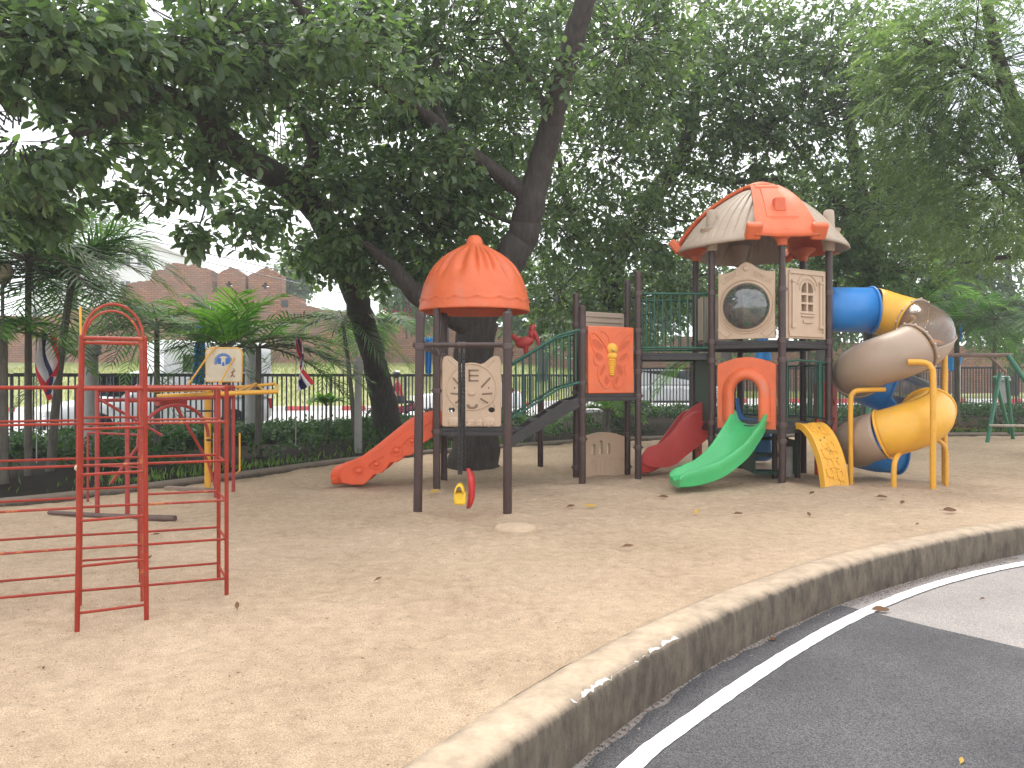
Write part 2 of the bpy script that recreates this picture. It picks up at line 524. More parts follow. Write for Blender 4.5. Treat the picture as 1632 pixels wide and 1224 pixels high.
def ground_z(x, y):
    return float(sand_h(np.array([x]), np.array([y]))[0])


# kerb on the road side
def kerb_mat(name, top, side, stain):
    m, N, L, b = node_mat(name)
    tc = N.new('ShaderNodeTexCoord')
    n1 = N.new('ShaderNodeTexNoise'); n1.inputs['Scale'].default_value = 5; n1.inputs['Detail'].default_value = 8; n1.inputs['Roughness'].default_value = .7
    L.new(tc.outputs['Object'], n1.inputs['Vector'])
    mp = N.new('ShaderNodeMapping'); mp.inputs['Scale'].default_value = (3.4, 3.4, 1.5); L.new(tc.outputs['Object'], mp.inputs[0])
    n2 = N.new('ShaderNodeTexNoise'); n2.inputs['Scale'].default_value = 2.4; n2.inputs['Detail'].default_value = 9; n2.inputs['Roughness'].default_value = .72
    L.new(mp.outputs[0], n2.inputs['Vector'])
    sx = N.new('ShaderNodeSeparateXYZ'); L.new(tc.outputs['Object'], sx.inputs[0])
    # height where the darker side colour meets the top colour, ragged by noise
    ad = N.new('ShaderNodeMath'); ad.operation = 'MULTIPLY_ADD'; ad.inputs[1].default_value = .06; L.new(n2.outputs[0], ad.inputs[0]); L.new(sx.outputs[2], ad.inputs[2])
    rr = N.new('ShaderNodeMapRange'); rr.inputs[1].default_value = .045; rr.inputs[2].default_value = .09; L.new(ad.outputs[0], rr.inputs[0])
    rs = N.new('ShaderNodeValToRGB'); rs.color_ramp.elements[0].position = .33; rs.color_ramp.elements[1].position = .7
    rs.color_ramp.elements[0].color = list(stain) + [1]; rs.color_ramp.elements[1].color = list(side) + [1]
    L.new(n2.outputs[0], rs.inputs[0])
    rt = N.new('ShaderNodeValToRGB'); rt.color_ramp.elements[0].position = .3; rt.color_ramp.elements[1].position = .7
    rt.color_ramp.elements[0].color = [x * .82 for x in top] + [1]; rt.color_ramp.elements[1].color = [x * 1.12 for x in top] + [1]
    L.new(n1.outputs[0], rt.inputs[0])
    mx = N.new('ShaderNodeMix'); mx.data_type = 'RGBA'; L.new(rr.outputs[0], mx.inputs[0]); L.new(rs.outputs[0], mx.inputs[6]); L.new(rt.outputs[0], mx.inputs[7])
    L.new(mx.outputs[2], b.inputs['Base Color']); b.inputs['Roughness'].default_value = .92; b.inputs['Specular IOR Level'].default_value = .2
    n3 = N.new('ShaderNodeTexNoise'); n3.inputs['Scale'].default_value = 90; n3.inputs['Detail'].default_value = 6; n3.inputs['Roughness'].default_value = .7
    L.new(tc.outputs['Object'], n3.inputs['Vector'])
    bp = N.new('ShaderNodeBump'); bp.inputs['Strength'].default_value = .5; bp.inputs['Distance'].default_value = .01
    L.new(n3.outputs[0], bp.inputs['Height']); L.new(bp.outputs[0], b.inputs['Normal'])
    return m


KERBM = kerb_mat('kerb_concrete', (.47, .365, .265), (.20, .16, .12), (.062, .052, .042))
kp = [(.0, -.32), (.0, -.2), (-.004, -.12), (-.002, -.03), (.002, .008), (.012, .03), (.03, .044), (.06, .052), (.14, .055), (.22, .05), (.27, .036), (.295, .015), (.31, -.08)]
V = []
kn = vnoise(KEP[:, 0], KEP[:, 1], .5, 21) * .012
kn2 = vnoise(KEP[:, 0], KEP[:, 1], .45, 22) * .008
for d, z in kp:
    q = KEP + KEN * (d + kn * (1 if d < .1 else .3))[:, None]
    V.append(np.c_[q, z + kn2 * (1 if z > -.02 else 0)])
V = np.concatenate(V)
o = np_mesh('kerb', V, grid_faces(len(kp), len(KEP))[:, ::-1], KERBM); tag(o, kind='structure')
kerb_front = o
# flaked white paint left along the front lip
m = MB()
PAINT = mat('white_kerb_paint', (.62, .57, .50), .8, .1, 20)
dk = np.hypot(KEP[:, 0] - .3, KEP[:, 1] - 3.4); i0 = int(np.argmin(np.hypot(KEP[:, 0] - .30, KEP[:, 1] - 3.47))); i1 = int(np.argmin(np.hypot(KEP[:, 0] - .95, KEP[:, 1] - 4.36)))
nn = 170
rowsA = []
for k in range(nn):
    f = i0 + (i1 - i0) * k / (nn - 1); i = int(f)
    p = KEP[i] * (1 - f + i) + KEP[i + 1] * (f - i); nv = KEN[i]
    w = .034 * max(0, .25 + float(vnoise(np.array([k * .13]), np.array([.3]), 1., 77)[0]) * 1.7 + .5 * float(vnoise(np.array([k * .45]), np.array([.7]), 1., 78)[0])) - .008
    a = .006 + .012 * (.5 + float(vnoise(np.array([k * .3]), np.array([2.3]), 1., 79)[0])); bq = max(a + .0005, a + w)
    zz = lambda d: interp([0, .002, .012, .03, .06], [-.0, .008, .03, .044, .052], d) + float(kn2[i]) + .0035
    sh = float(kn[i])
    rowsA.append([(p[0] + nv[0] * (d + sh), p[1] + nv[1] * (d + sh), zz(d)) for d in (a, (a + bq) / 2, bq)])
m.grid(rowsA)
m.build('paint_flake', PAINT, kerb_front, normals=False)

# back kerb of the planting bed
KB2 = kerb_mat('bed_kerb_concrete', (.20, .165, .13), (.12, .095, .075), (.05, .042, .035))
KBN = normals2(KBP)
kp = [(-.03, -.1), (-.03, .06), (-.015, .085), (.02, .095), (.1, .09), (.13, .07), (.13, -.1)]
V = np.concatenate([np.c_[KBP + KBN * d, np.full(len(KBP), z)] for d, z in kp])
o = np_mesh('bed_kerb', V, grid_faces(len(kp), len(KBP))[:, ::-1], KB2); tag(o, kind='structure')

# road, newer asphalt, white line
def asphalt(name, c1, c2, grain):
    m, N, L, b = node_mat(name)
    tc = N.new('ShaderNodeTexCoord')
    vo = N.new('ShaderNodeTexVoronoi'); vo.inputs['Scale'].default_value = 190; L.new(tc.outputs['Object'], vo.inputs['Vector'])
    n1 = N.new('ShaderNodeTexNoise'); n1.inputs['Scale'].default_value = 1.1; n1.inputs['Detail'].default_value = 8; n1.inputs['Roughness'].default_value = .65
    L.new(tc.outputs['Object'], n1.inputs['Vector'])
    n2 = N.new('ShaderNodeTexNoise'); n2.inputs['Scale'].default_value = 130; n2.inputs['Detail'].default_value = 4
    L.new(tc.outputs['Object'], n2.inputs['Vector'])
    r = N.new('ShaderNodeValToRGB'); r.color_ramp.elements[0].position = .35; r.color_ramp.elements[1].position = .7
    r.color_ramp.elements[0].color = list(c1) + [1]; r.color_ramp.elements[1].color = list(c2) + [1]
    L.new(n1.outputs[0], r.inputs[0])
    sc = N.new('ShaderNodeSeparateColor'); L.new(vo.outputs['Color'], sc.inputs[0])
    mr = N.new('ShaderNodeMapRange'); mr.inputs[3].default_value = 1 - grain; mr.inputs[4].default_value = 1 + grain; L.new(sc.outputs[0], mr.inputs[0])
    mg = N.new('ShaderNodeMix'); mg.data_type = 'RGBA'; mg.blend_type = 'MULTIPLY'; mg.inputs[0].default_value = 1
    L.new(r.outputs[0], mg.inputs[6]); L.new(mr.outputs[0], mg.inputs[7])
    L.new(mg.outputs[2], b.inputs['Base Color']); b.inputs['Roughness'].default_value = .85; b.inputs['Specular IOR Level'].default_value = .3
    bp = N.new('ShaderNodeBump'); bp.inputs['Strength'].default_value = .6; bp.inputs['Distance'].default_value = .006
    ad = N.new('ShaderNodeMath'); ad.operation = 'ADD'; L.new(vo.outputs['Distance'], ad.inputs[0]); L.new(n2.outputs[0], ad.inputs[1])
    L.new(ad.outputs[0], bp.inputs['Height']); L.new(bp.outputs[0], b.inputs['Normal'])
    return m


ROADM = asphalt('old_road', (.28, .25, .235), (.36, .325, .305), .35)
ASPH = asphalt('new_asphalt', (.072, .069, .072), (.112, .107, .109), .6)
ZR = -.24
out = KEP + KEN * .02
m = MB()
# old road surface: from the kerb foot out to far behind the camera and to the right
far = np.c_[np.linspace(-2, 40, len(out)), np.linspace(-18, -3, len(out))]
m.grid([[(p[0], p[1], ZR) for p in out], [(p[0], p[1], ZR) for p in far]])
o = m.build('road', ROADM, normals=False, angle=0); tag(o, kind='structure')
# newer dark asphalt, ending at a joint across the road
jA, jB = Vector((2.56, 5.87)), Vector((3.30, 4.95))
jd = (jB - jA).normalized()
m = MB()
sel = [i for i in range(len(KEP)) if KEP[i][0] + KEN[i][0] * 0 < 2.62 and KEP[i][1] < 5.95]
iv = vnoise(KEP[:, 0], KEP[:, 1], .13, 61) * .05 + vnoise(KEP[:, 0], KEP[:, 1], .45, 62) * .05
ins = [tuple(KEP[i] - KEN[i] * (.035 + float(iv[i]))) for i in sel]
K = len(ins)
last = Vector(ins[-1])
joint = [last + (jA + jd * (s * 12) - last) * min(1, s * 40) + Vector((.012 * math.sin(s * 90), .012 * math.sin(s * 130))) for s in np.linspace(0, 1, 40)]
outl = [(p[0], p[1]) for p in ins] + [(p.x, p.y) for p in joint[1:]] + [(10.5, -8), (-1.2, -8)]
tri = tessellate_polygon([[Vector((a, b, 0)) for a, b in outl]])
m.add([(a, b, ZR + .006) for a, b in outl], [tuple(t) for t in tri])
o = m.build('asphalt_road', ASPH, normals=False, angle=0); tag(o, kind='structure')
for p in o.data.polygons:
    pass
# edge line
LINEC = [(-1.3, -1.5), (-.75, .3), (-.35, 1.7), (.1, 2.75), (.53, 3.46), (.817, 3.82), (1.223, 4.29), (1.772, 4.9), (2.43, 5.56), (3.155, 6.19), (3.92, 6.74), (4.86, 7.27), (6.2, 7.85), (8.2, 8.5), (10.8, 9.2)]
LP, LL = smooth_path(LINEC, 300)
LNN = normals2(LP)
WL = mat('white_road_paint', (.86, .85, .84), .6, .03, 30, .25, 150, dirt=(.6, .58, .55), dscale=12, damt=.3)
jit = vnoise(LP[:, 0], LP[:, 1], .06, 5) * .008
V = np.concatenate([np.c_[LP + LNN * (-.062 + jit)[:, None], np.full(300, ZR + .0105)], np.c_[LP + LNN * (.036 + jit[::-1])[:, None], np.full(300, ZR + .0105)]])
o = np_mesh('road_marking', V, grid_faces(2, 300)[:, ::-1], WL, smooth=False); tag(o, kind='structure')

# planting bed and the ground beyond: street, far pavement, grass bank
def zfar(X):
    t = min(1, max(0, (X + 3) / 8)); return .35 * t * t * (3 - 2 * t)


FL0, FL1 = Vector((-15.5, 10.6, 0)), Vector((2.2, 27.4, 0))     # left fence line
FR1 = Vector((27, 31.0, 0))
SOIL = mat('bed_soil', (.022, .017, .013), .95, .35, 4, .6, 40, dirt=(.02, .03, .012), dscale=2, damt=.6)
fline = []
for i in range(260):
    s = i / 259
    fline.append(FL0.lerp(FL1, s * 1.9) if s < .526 else FL1.lerp(FR1, (s - .526) / .474))
bp_ = KBP[np.linspace(150, 519, 260).astype(int)]
bp_ = KBP[np.linspace(0, 519, 260).astype(int)]
SOIL.node_tree.nodes['Principled BSDF'].inputs['Specular IOR Level'].default_value = .05
V = []
for t in np.linspace(0, 1, 24):
    for i in range(260):
        x = bp_[i][0] * (1 - t) + fline[i].x * t; y = bp_[i][1] * (1 - t) + fline[i].y * t
        z = .055 + t * (zfar(x) - .02) + .05 * float(vnoise(np.array([x]), np.array([y]), .7, 31)[0]) * math.sin(PI * t)
        V.append((x, y, z))
o = np_mesh('planting_bed_soil', V, grid_faces(24, 260), SOIL); tag(o, kind='structure')
# street behind the fence
STREET = mat('street_concrete', (.46, .45, .44), .9, .08, .6, .2, 20, dirt=(.4, .39, .38), dscale=.7)
xs = np.linspace(-60, 80, 200)


def kerbY(X): return 38.5 + .10 * X if X < 0 else 38.5 - .02 * X


V = []
for t in (-.4, 0., .3, .6, 1.):
    for X in xs:
        if X < 2.2:
            y0 = FL0.y + (X - FL0.x) * (FL1.y - FL0.y) / (FL1.x - FL0.x); y0 = max(y0, 4)
        else:
            y0 = FL1.y + (X - FL1.x) * .145
        y = y0 + (kerbY(X) - y0) * max(t, 0) + (-.0 if t >= 0 else 0)
        V.append((X, y, zfar(X) - .012 + (0 if t >= 0 else -.3)))
o = np_mesh('street', V, grid_faces(5, 200), STREET); tag(o, kind='structure')
# grass bank
GRASS = mat('bank_grass', (.27, .285, .11), .95, .25, 1.2, .5, 30, dirt=(.36, .31, .17), dscale=.5, damt=.7)


def bankh(X):
    t = min(1, max(0, (X + 1) / 16)); t = t * t * (3 - 2 * t)
    return 3.7 * (1 - t) + .5 * t


V = []
ts = np.linspace(0, 1, 30)
for t in ts:
    for X in xs:
        y0 = kerbY(X) + .25; y1 = 57
        f = min(1, t * 1.15)
        V.append((X, y0 + (y1 + 14 - y0) * t, zfar(X) + .12 + (bankh(X) - zfar(X) - .12) * (f ** .9) + .12 * float(vnoise(np.array([X]), np.array([t * 20]), 3, 8)[0])))
o = np_mesh('grass_bank', V, grid_faces(30, 200), GRASS); tag(o, kind='structure')
# far ground to the horizon
m = MB()
m.add([(-170, -40, -.6), (170, -40, -.6), (170, 160, -.6), (-170, 160, -.6)], [(0, 1, 2, 3)])
o = m.build('ground', mat('far_ground', (.2, .2, .12), .95), normals=False, angle=0); tag(o, kind='structure')
# red and white far kerb
KW = mat('kerb_white', (.75, .73, .7), .8, .05); KR = mat('kerb_red', (.50, .06, .06), .8, .1)
m = MB()
X = -45.0
k = 0
while X < 60:
    a, b2 = X, X + 1.55
    for (u, v, mi) in ((a, b2, 0), (b2, b2 + 1.15, 1)):
        ya, yb = kerbY(u), kerbY(v); za = zfar(u); zb = zfar(v)
        m.add([(u, ya, za - .05), (v, yb, zb - .05), (v, yb, zb + .2), (u, ya, za + .2), (u, ya + .25, za + .2), (v, yb + .25, zb + .2)], [(0, 1, 2, 3), (3, 2, 5, 4)], mi)
    X += 2.7
o = m.build('street_kerb', [KW, KR], normals=False, angle=0); tag(o, kind='structure')
# ------------------------------------------------------------------ play structure
PLAY = thing('play_structure', (1.4, 11.0, 0), 'big plastic play structure with orange roofs, brown posts, slides and bridge on the sand', 'play structure')


def post(x, y, z1, r=.05, clamps=(), z0=-.06, cap=True, lean=(0, 0), m_=BROWN, parent=PLAY):
    m = MB()
    top = Vector((x + lean[0], y + lean[1], z1))
    m.tube([(x, y, z0), (x + lean[0] * .5, y + lean[1] * .5, z1 * .5), top], r, 18)
    p = m.build('post', m_, parent)
    if cap:
        m = MB(); m.lathe([(r * 1.06, -.05), (r * 1.08, 0), (r * .98, .022), (r * .6, .036), (.005, .04)], 18, top)
        m.build('cap', BROWN, p)
    for z in clamps:
        m = MB(); f = z / z1
        c = Vector((x + lean[0] * f, y + lean[1] * f, z))
        m.lathe([(r + .001, -.032), (r + .011, -.03), (r + .013, 0), (r + .011, .03), (r + .001, .032)], 18, c, caps=False)
        m.ball(c + Vector((r + .016, -.012, 0)), .012, 8, 6)
        m.ball(c + Vector((-r - .016, -.012, 0)), .012, 8, 6)
        m.build('clamp', CLAMP, p)
    return p


# swing bay
post(-1.05, 8.54, 2.22, clamps=(1.87,), lean=(.03, 0))
post(-.05, 8.54, 2.22, clamps=(1.87,))
# platform under the dome
PX0, PX1, PY0, PY1 = -1.017, -.05, 10.37, 11.5
for x, y in ((PX0, PY0), (PX1, PY0), (PX0, PY1), (PX1, PY1)):
    post(x, y, 2.49, cap=False, clamps=(.80, 1.35, 1.86))
m = MB()   # swing beam joins the bay to the platform posts
m.tube([(-1.10, 8.54, 1.885), (.0, 8.54, 1.885)], .028, 12)
m.build('swing_beam', BROWN, PLAY)
for x in (-1.02, -.05):
    m = MB(); m.tube([(x, 8.56, 1.86), (x, 10.35, 1.86)], .024, 10); m.build('side_beam', BROWN, PLAY)
m = MB()
for x in (-.585, -.535):
    m.lathe([(.036, -.02), (.036, .02)], 14, (x, 8.54, 1.885), Matrix.Rotation(PI / 2, 3, 'Y'))
    m.tube([(x, 8.54, 1.86), (x, 8.54, 1.80)], .012, 8)
m.build('swing_hanger', CLAMP, PLAY)


def deck(pts, z, t=.05, name='platform'):
    m = MB()
    n = len(pts)
    M = Matrix(((1, 0, 0, 0), (0, 0, 1, 0), (0, 1, 0, 0), (0, 0, 0, 1)))   # local (x, z) -> world (x, y)
    m.plate(pts, [], t, Matrix.Translation((0, 0, z - t)) @ M)
    # rim beam
    for i in range(n):
        a = Vector((*pts[i], z - t - .03)); b = Vector((*pts[(i + 1) % n], z - t - .03))
        d = (b - a).normalized(); ang = math.atan2(d.y, d.x)
        m.box((a + b) / 2, ((b - a).length - .03, .04, .06), Matrix.Rotation(ang, 3, 'Z'))
    return m.build(name, DECK, PLAY, bevel=.006)


deck([(PX0, PY0), (PX1, PY0), (PX1, PY1), (PX0, PY1)], .85)

# dome roof, fluted
def dome():
    cx, cy = -.533, 10.92
    zs = [(.785, 2.455), (.79, 2.475), (.785, 2.50), (.782, 2.53), (.775, 2.56), (.772, 2.58), (.77, 2.60), (.768, 2.62), (.766, 2.64), (.762, 2.67), (.755, 2.70), (.735, 2.78), (.71, 2.86), (.68, 2.94), (.64, 3.02), (.595, 3.09), (.54, 3.15), (.48, 3.21), (.42, 3.255), (.36, 3.295), (.30, 3.33), (.245, 3.36), (.205, 3.385), (.175, 3.40), (.155, 3.405), (.132, 3.41)]
    rows = []
    n = 180
    for r, z in zs:
        row = []
        for j in range(n):
            a = 2 * PI * j / n
            rr = r
            fl = max(0, min(1, (z - 2.86) / .12)) * max(0, min(1, (3.37 - z) / .08))
            ph = (a * 22 / (2 * PI) + .35 * math.sin(a * 5)) % 1
            w = math.exp(-((ph - .5) / .19) ** 2)
            ln = .5 + .5 * math.sin(a * 11 + 1.3)
            rr -= .065 * fl * w * (1 if z > 2.95 + .07 * ln else .3)
            wave = 2.605 + .014 * math.sin(a * 16)
            rr += .016 * math.exp(-((z - wave) / .012) ** 2)
            row.append((cx + rr * math.cos(a), cy + rr * math.sin(a), z))
        rows.append(row)
    m = MB(); m.grid(rows, closed=True)
    d = m.build('dome_roof', ORANGE, PLAY, solid=.02, angle=60)
    m = MB()
    m.lathe([(.16, 3.40), (.15, 3.412), (.128, 3.42), (.118, 3.45), (.108, 3.49), (.09, 3.52), (.06, 3.545), (.02, 3.553), (.004, 3.554)], 32, (cx, cy, 0))
    m.build('finial', ORANGE, d)


dome()


def relief_line(m, M, pts, r, n=6, mi=0, y=0.0):
    m.tube([M @ Vector((x, y, z)) for x, z in pts], r, n, mi=mi)


RECESS_SHADE = mat('beige_recess_shade', (.20, .135, .09), .7, .1)  # dark beige strokes and dots: shade of grooves and holes put into colour


def cat_panel():
    M, w = frame2((-.945, 10.36, .865), (-.12, 10.36, .865))
    w = .80; h = .96
    o_ = [(.02, 0), (w - .02, 0), (w, .02), (w, h - .10), (w - .02, h - .02), (w - .07, h), (w - .13, h - .02), (w - .23, h - .10), (w - .28, h - .115), (.28, h - .115), (.23, h - .10), (.13, h - .02), (.07, h), (.02, h - .02), (0, h - .10), (0, .02)]
    eyes = [arc2(.13, .225, .045, 0, 360, 14, .035)[:-1][::-1], arc2(w - .13, .225, .045, 0, 360, 14, .035)[:-1][::-1], arc2(.17, .52, .009, 0, 360, 8)[:-1][::-1], arc2(w - .17, .52, .009, 0, 360, 8)[:-1][::-1]]
    m = MB(); m.plate(o_, eyes, .05, M)
    p = m.build('cat_panel', BEIGE, PLAY, bevel=.01)
    m = MB()
    relief_line(m, M, arc2(w / 2, .52, .335, -20, 200, 40, .33), .015)
    relief_line(m, M, [(.09, h - .05), (.14, h - .10), (.2, h - .16)], .010); relief_line(m, M, [(w - .09, h - .05), (w - .14, h - .10), (w - .2, h - .16)], .010)
    relief_line(m, M, arc2(w / 2, .5, .335, 205, 335, 30, .27), .014)
    m.ball(M @ Vector((w / 2, -.0, .445)), (.05, .02, .03))
    for x, s in ((.17, .095), (w - .17, .095), (w / 2 - .02, .055), (w / 2 + .1, .05)):
        m.ball(M @ Vector((x, 0, .065)), (s, .022, s * .75))
        for k in (-.5, 0, .5): m.ball(M @ Vector((x + k * s, -.008, .028)), (.02, .02, .028), 8, 6)
    m.build('relief', BEIGE, p)
    m = MB()
    for (a, b) in (((.15, .66), (.27, .53)), ((.12, .45), (.26, .44)), ((.18, .32), (.28, .38)), ((w - .15, .66), (w - .27, .53)), ((w - .12, .45), (w - .26, .44)), ((w - .18, .32), (w - .28, .38))):
        relief_line(m, M, [a, b], .012, y=-.001)
    for z in (.62, .69, .76):
        m.box(M @ Vector((w / 2 + .03, -.001, z)), (.13, .012, .022))
    m.box(M @ Vector((w / 2 - .03, -.001, .69)), (.025, .012, .16))
    relief_line(m, M, arc2(w / 2 + .01, .30, .06, 180, 360, 12, .05), .018, y=-.001)
    m.build('engraving_shade', RECESS_SHADE, p)


cat_panel()


# slides -----------------------------------------------------------
def uprof(w, h, t=.035, lip=.03, bed=.0):
    """closed U section: lateral, up"""
    a = w / 2
    o_ = [(-a - lip, h - .02), (-a - lip * .6, h + .012), (-a, h + .012), (-a + lip * .8, h - .01), (-a + .055, h * .35), (-a + .10, .03), (-a + .17, 0), (0, -.006),
          (a - .17, 0), (a - .10, .03), (a - .055, h * .35), (a - lip * .8, h - .01), (a, h + .012), (a + lip * .6, h + .012), (a + lip, h - .02), (a + lip * .5, h * .4), (a, -.06), (a - .06, -.085), (-a + .06, -.085), (-a, -.06), (-a - lip * .5, h * .4)]
    return o_


def slide(name, m_, pts, w, hs, parent=PLAY, step=10):
    path = catmull(pts, step); k = len(path)
    m = MB(); m.sweep(lambda i: uprof(w, interp([0, .25, .5, .8, .93, 1], hs, i / (k - 1))), path)
    return m.build(name, m_, parent, angle=50)


sl = slide('slide', SLIDE_OR, [(-1.00, 10.9, .86), (-1.2, 10.9, .84), (-1.45, 10.9, .66), (-1.75, 10.9, .42), (-2.05, 10.9, .21), (-2.3, 10.92, .13), (-2.5, 10.93, .115)], .5, [.16, .2, .2, .2, .17, .08])
topE = [(690, 655), (675, 664), (660, 676), (640, 693), (620, 709), (600, 721), (585, 728), (568, 733), (554, 739), (546, 750), (541, 760)]
botE = [(545, 771), (560, 774), (580, 774), (589, 766), (597, 757), (609, 755), (617, 747), (622, 739), (633, 738), (641, 733), (645, 727), (655, 727), (664, 720), (668, 711), (678, 706), (690, 698)]
Yw = 10.63
ol = [((px - 816) * Yw / 1224, EYE - (py - 605) * Yw / 1224 + .012) for px, py in topE + botE]
for yw in (Yw, 11.17):
    m = MB(); m.plate(ol, [], .035, Matrix.Translation((0, yw - .017, 0))); m.build('side_wall', SLIDE_OR, sl, bevel=.012)
m = MB()
def sp_(px, py, dy=-.018): return Vector(((px - 816) * Yw / 1224, Yw + dy, EYE - (py - 605) * Yw / 1224 + .012))
for px, py, r in ((600, 741, 11), (632, 719, 12), (657, 704, 10), (572, 752, 12)):
    k_ = Yw / 1224
    c = sp_(px, py)
    m.tube([c + Vector((r * k_ * (1 - .03 * i) * math.cos(i * .42 + px), 0, r * k_ * .75 * (1 - .03 * i) * math.sin(i * .42 + px))) for i in range(24)], .010, 6)
    m.ball(c, (r * k_ * .45, .02, r * k_ * .36), 12, 8)
for e in ([(668, 688), (650, 700), (640, 712), (622, 722)], [(612, 728), (604, 733), (592, 738), (586, 747)], [(688, 672), (679, 678), (672, 690)]):
    m.tube([sp_(*q) for q in e], .010, 6)
m.tube([(-2.44, 10.63, .10), (-2.5, 10.72, .12), (-2.54, 10.93, .13), (-2.5, 11.14, .12), (-2.44, 11.23, .1)], .035, 10)
m.build('side_relief', SLIDE_OR, sl)
m = MB()   # beige hood beside the platform at the head of that slide
M, w = frame2((-1.07, 11.45, .86), (-1.07, 10.42, .86))
w = .98
hood = [(0, 0), (0, .7), (.08, .84), (.22, .93), (w / 2, .97), (w - .22, .93), (w - .08, .84), (w, .7), (w, 0)]
hole = [(.22, .02), (w - .22, .02), (w - .22, .5)] + arc2(w / 2, .5, w / 2 - .22, 0, 180, 12)[1:-1] + [(.22, .5)]
m.plate(hood, [hole[::-1]], .06, M)
m.build('slide_hood', BEIGE, PLAY, bevel=.012)


def railing(p0, p1, h, parent=PLAY, nb=7, r=.017, name='railing', m_=RAILG, ext=0):
    p0 = Vector(p0); p1 = Vector(p1)
    up = Vector((0, 0, h))
    m = MB()
    m.tube([p0 + up, p1 + up], r, 10); m.tube([p0, p1], r, 10)
    for i in range(nb):
        t = (i + .5) / nb
        q = p0.lerp(p1, t)
        m.tube([q, q + up], r * .62, 8)
    return m.build(name, m_, parent)


# stairs from the low platform up to the second deck
Q1, Q2, Q3, Q4 = (.994, 10.86), (1.86, 11.33), (.988, 11.85), (1.858, 12.36)
for (x, y), z, cl in ((Q1, 2.52, (.66, 1.2, 1.45, 2.18)), (Q2, 3.07, (.5, 1.26, 1.62, 1.9, 2.22, 2.77)), (Q3, 2.80, (.15, .62, 1.3, 2.35)), (Q4, 3.07, (.1, .62, 1.3, 2.3))):
    post(x, y, z, clamps=cl)
post(.49, 13.25, 1.2, clamps=(), r=.05)
deck([Q1, Q2, Q4, Q3], 1.30)
sA = [Vector((-.02, 10.40, .74)), Vector((.98, 10.86, 1.26))]
for off in (0, 1):
    stair = MB(); a = sA[0] + Vector((0, off * 1.06, 0)); b = sA[1] + Vector((0, off * .95, 0))
    d = b - a
    pts_ = [a, a + d * .75 + Vector((0, 0, .06)), b, b + Vector((0, 0, -.13)), a + d * .72 + Vector((0, 0, -.13)), a + Vector((0, 0, -.16))]
    nrm = Vector((-d.y, d.x, 0)).normalized() * .02
    stair.add([p - nrm for p in pts_] + [p + nrm for p in pts_], [(0, 1, 4, 5), (1, 2, 3, 4), (11, 10, 7, 6), (10, 9, 8, 7)] + [(i, (i + 1) % 6, (i + 1) % 6 + 6, i + 6) for i in range(6)])
    stair.build('stair_stringer', DECK, PLAY)
for k in range(4):
    t = (k + .5) / 4
    q = sA[0].lerp(sA[1], t)
    m = MB(); m.box((q.x, q.y + .5, q.z - .02), (.24, .96, .03)); m.build('tread', DECK, PLAY, bevel=.004)
for off in (0, 1):
    a = Vector((.0, 10.38 + off * 1.1, .98)); b = Vector((.66, 10.68 + off * 1.1, 1.38)); c = Vector((.95, 10.82 + off * 1.0, 1.46))
    m = MB(); up = Vector((0, 0, .74))
    m.tube([a, b, c], .017, 8); m.tube([a + up, b + up, c + up], .019, 8)
    for i in range(9):
        t = (i + .5) / 9
        q = a.lerp(b, t / .7) if t < .7 else b.lerp(c, (t - .7) / .3)
        m.tube([q, q + up], .011, 8)
    m.build('railing', RAILG, PLAY)
# red bird on the far stair rail
m = MB()
bx = Vector((.19, 11.70, 2.07))
m.ball(bx + Vector((.0, 0, .0)), (.15, .05, .085), 16, 10, Matrix.Rotation(-.25, 3, 'Y'))
m.ball(bx + Vector((.11, 0, .13)), (.055, .045, .085), 12, 8)
m.tube([bx + Vector((.11, 0, .19)), bx + Vector((.13, 0, .24)), bx + Vector((.17, 0, .245))], [.05, .045, .03], 10)
m.tube([bx + Vector((-.1, 0, .03)), bx + Vector((-.19, 0, .10)), bx + Vector((-.25, 0, .12))], [.055, .035, .012], 10)
m.tube([bx + Vector((.14, 0, .15)), bx + Vector((.19, 0, .05)), bx + Vector((.22, 0, -.07))], [.05, .035, .012], 10)
m.tube([bx + Vector((.02, 0, -.05)), bx + Vector((.02, 0, -.17)), bx + Vector((.02, 0, -.25))], [.05, .03, .02], 10)
m.build('bird_ornament', REDP, PLAY)


# butterfly panel --------------------------------------------------
HOLLOW_SHADE = mat('orange_hollow_shade', (.50, .085, .025), .5, .1)  # darker orange for flat plates: shade of the wing hollows put into colour


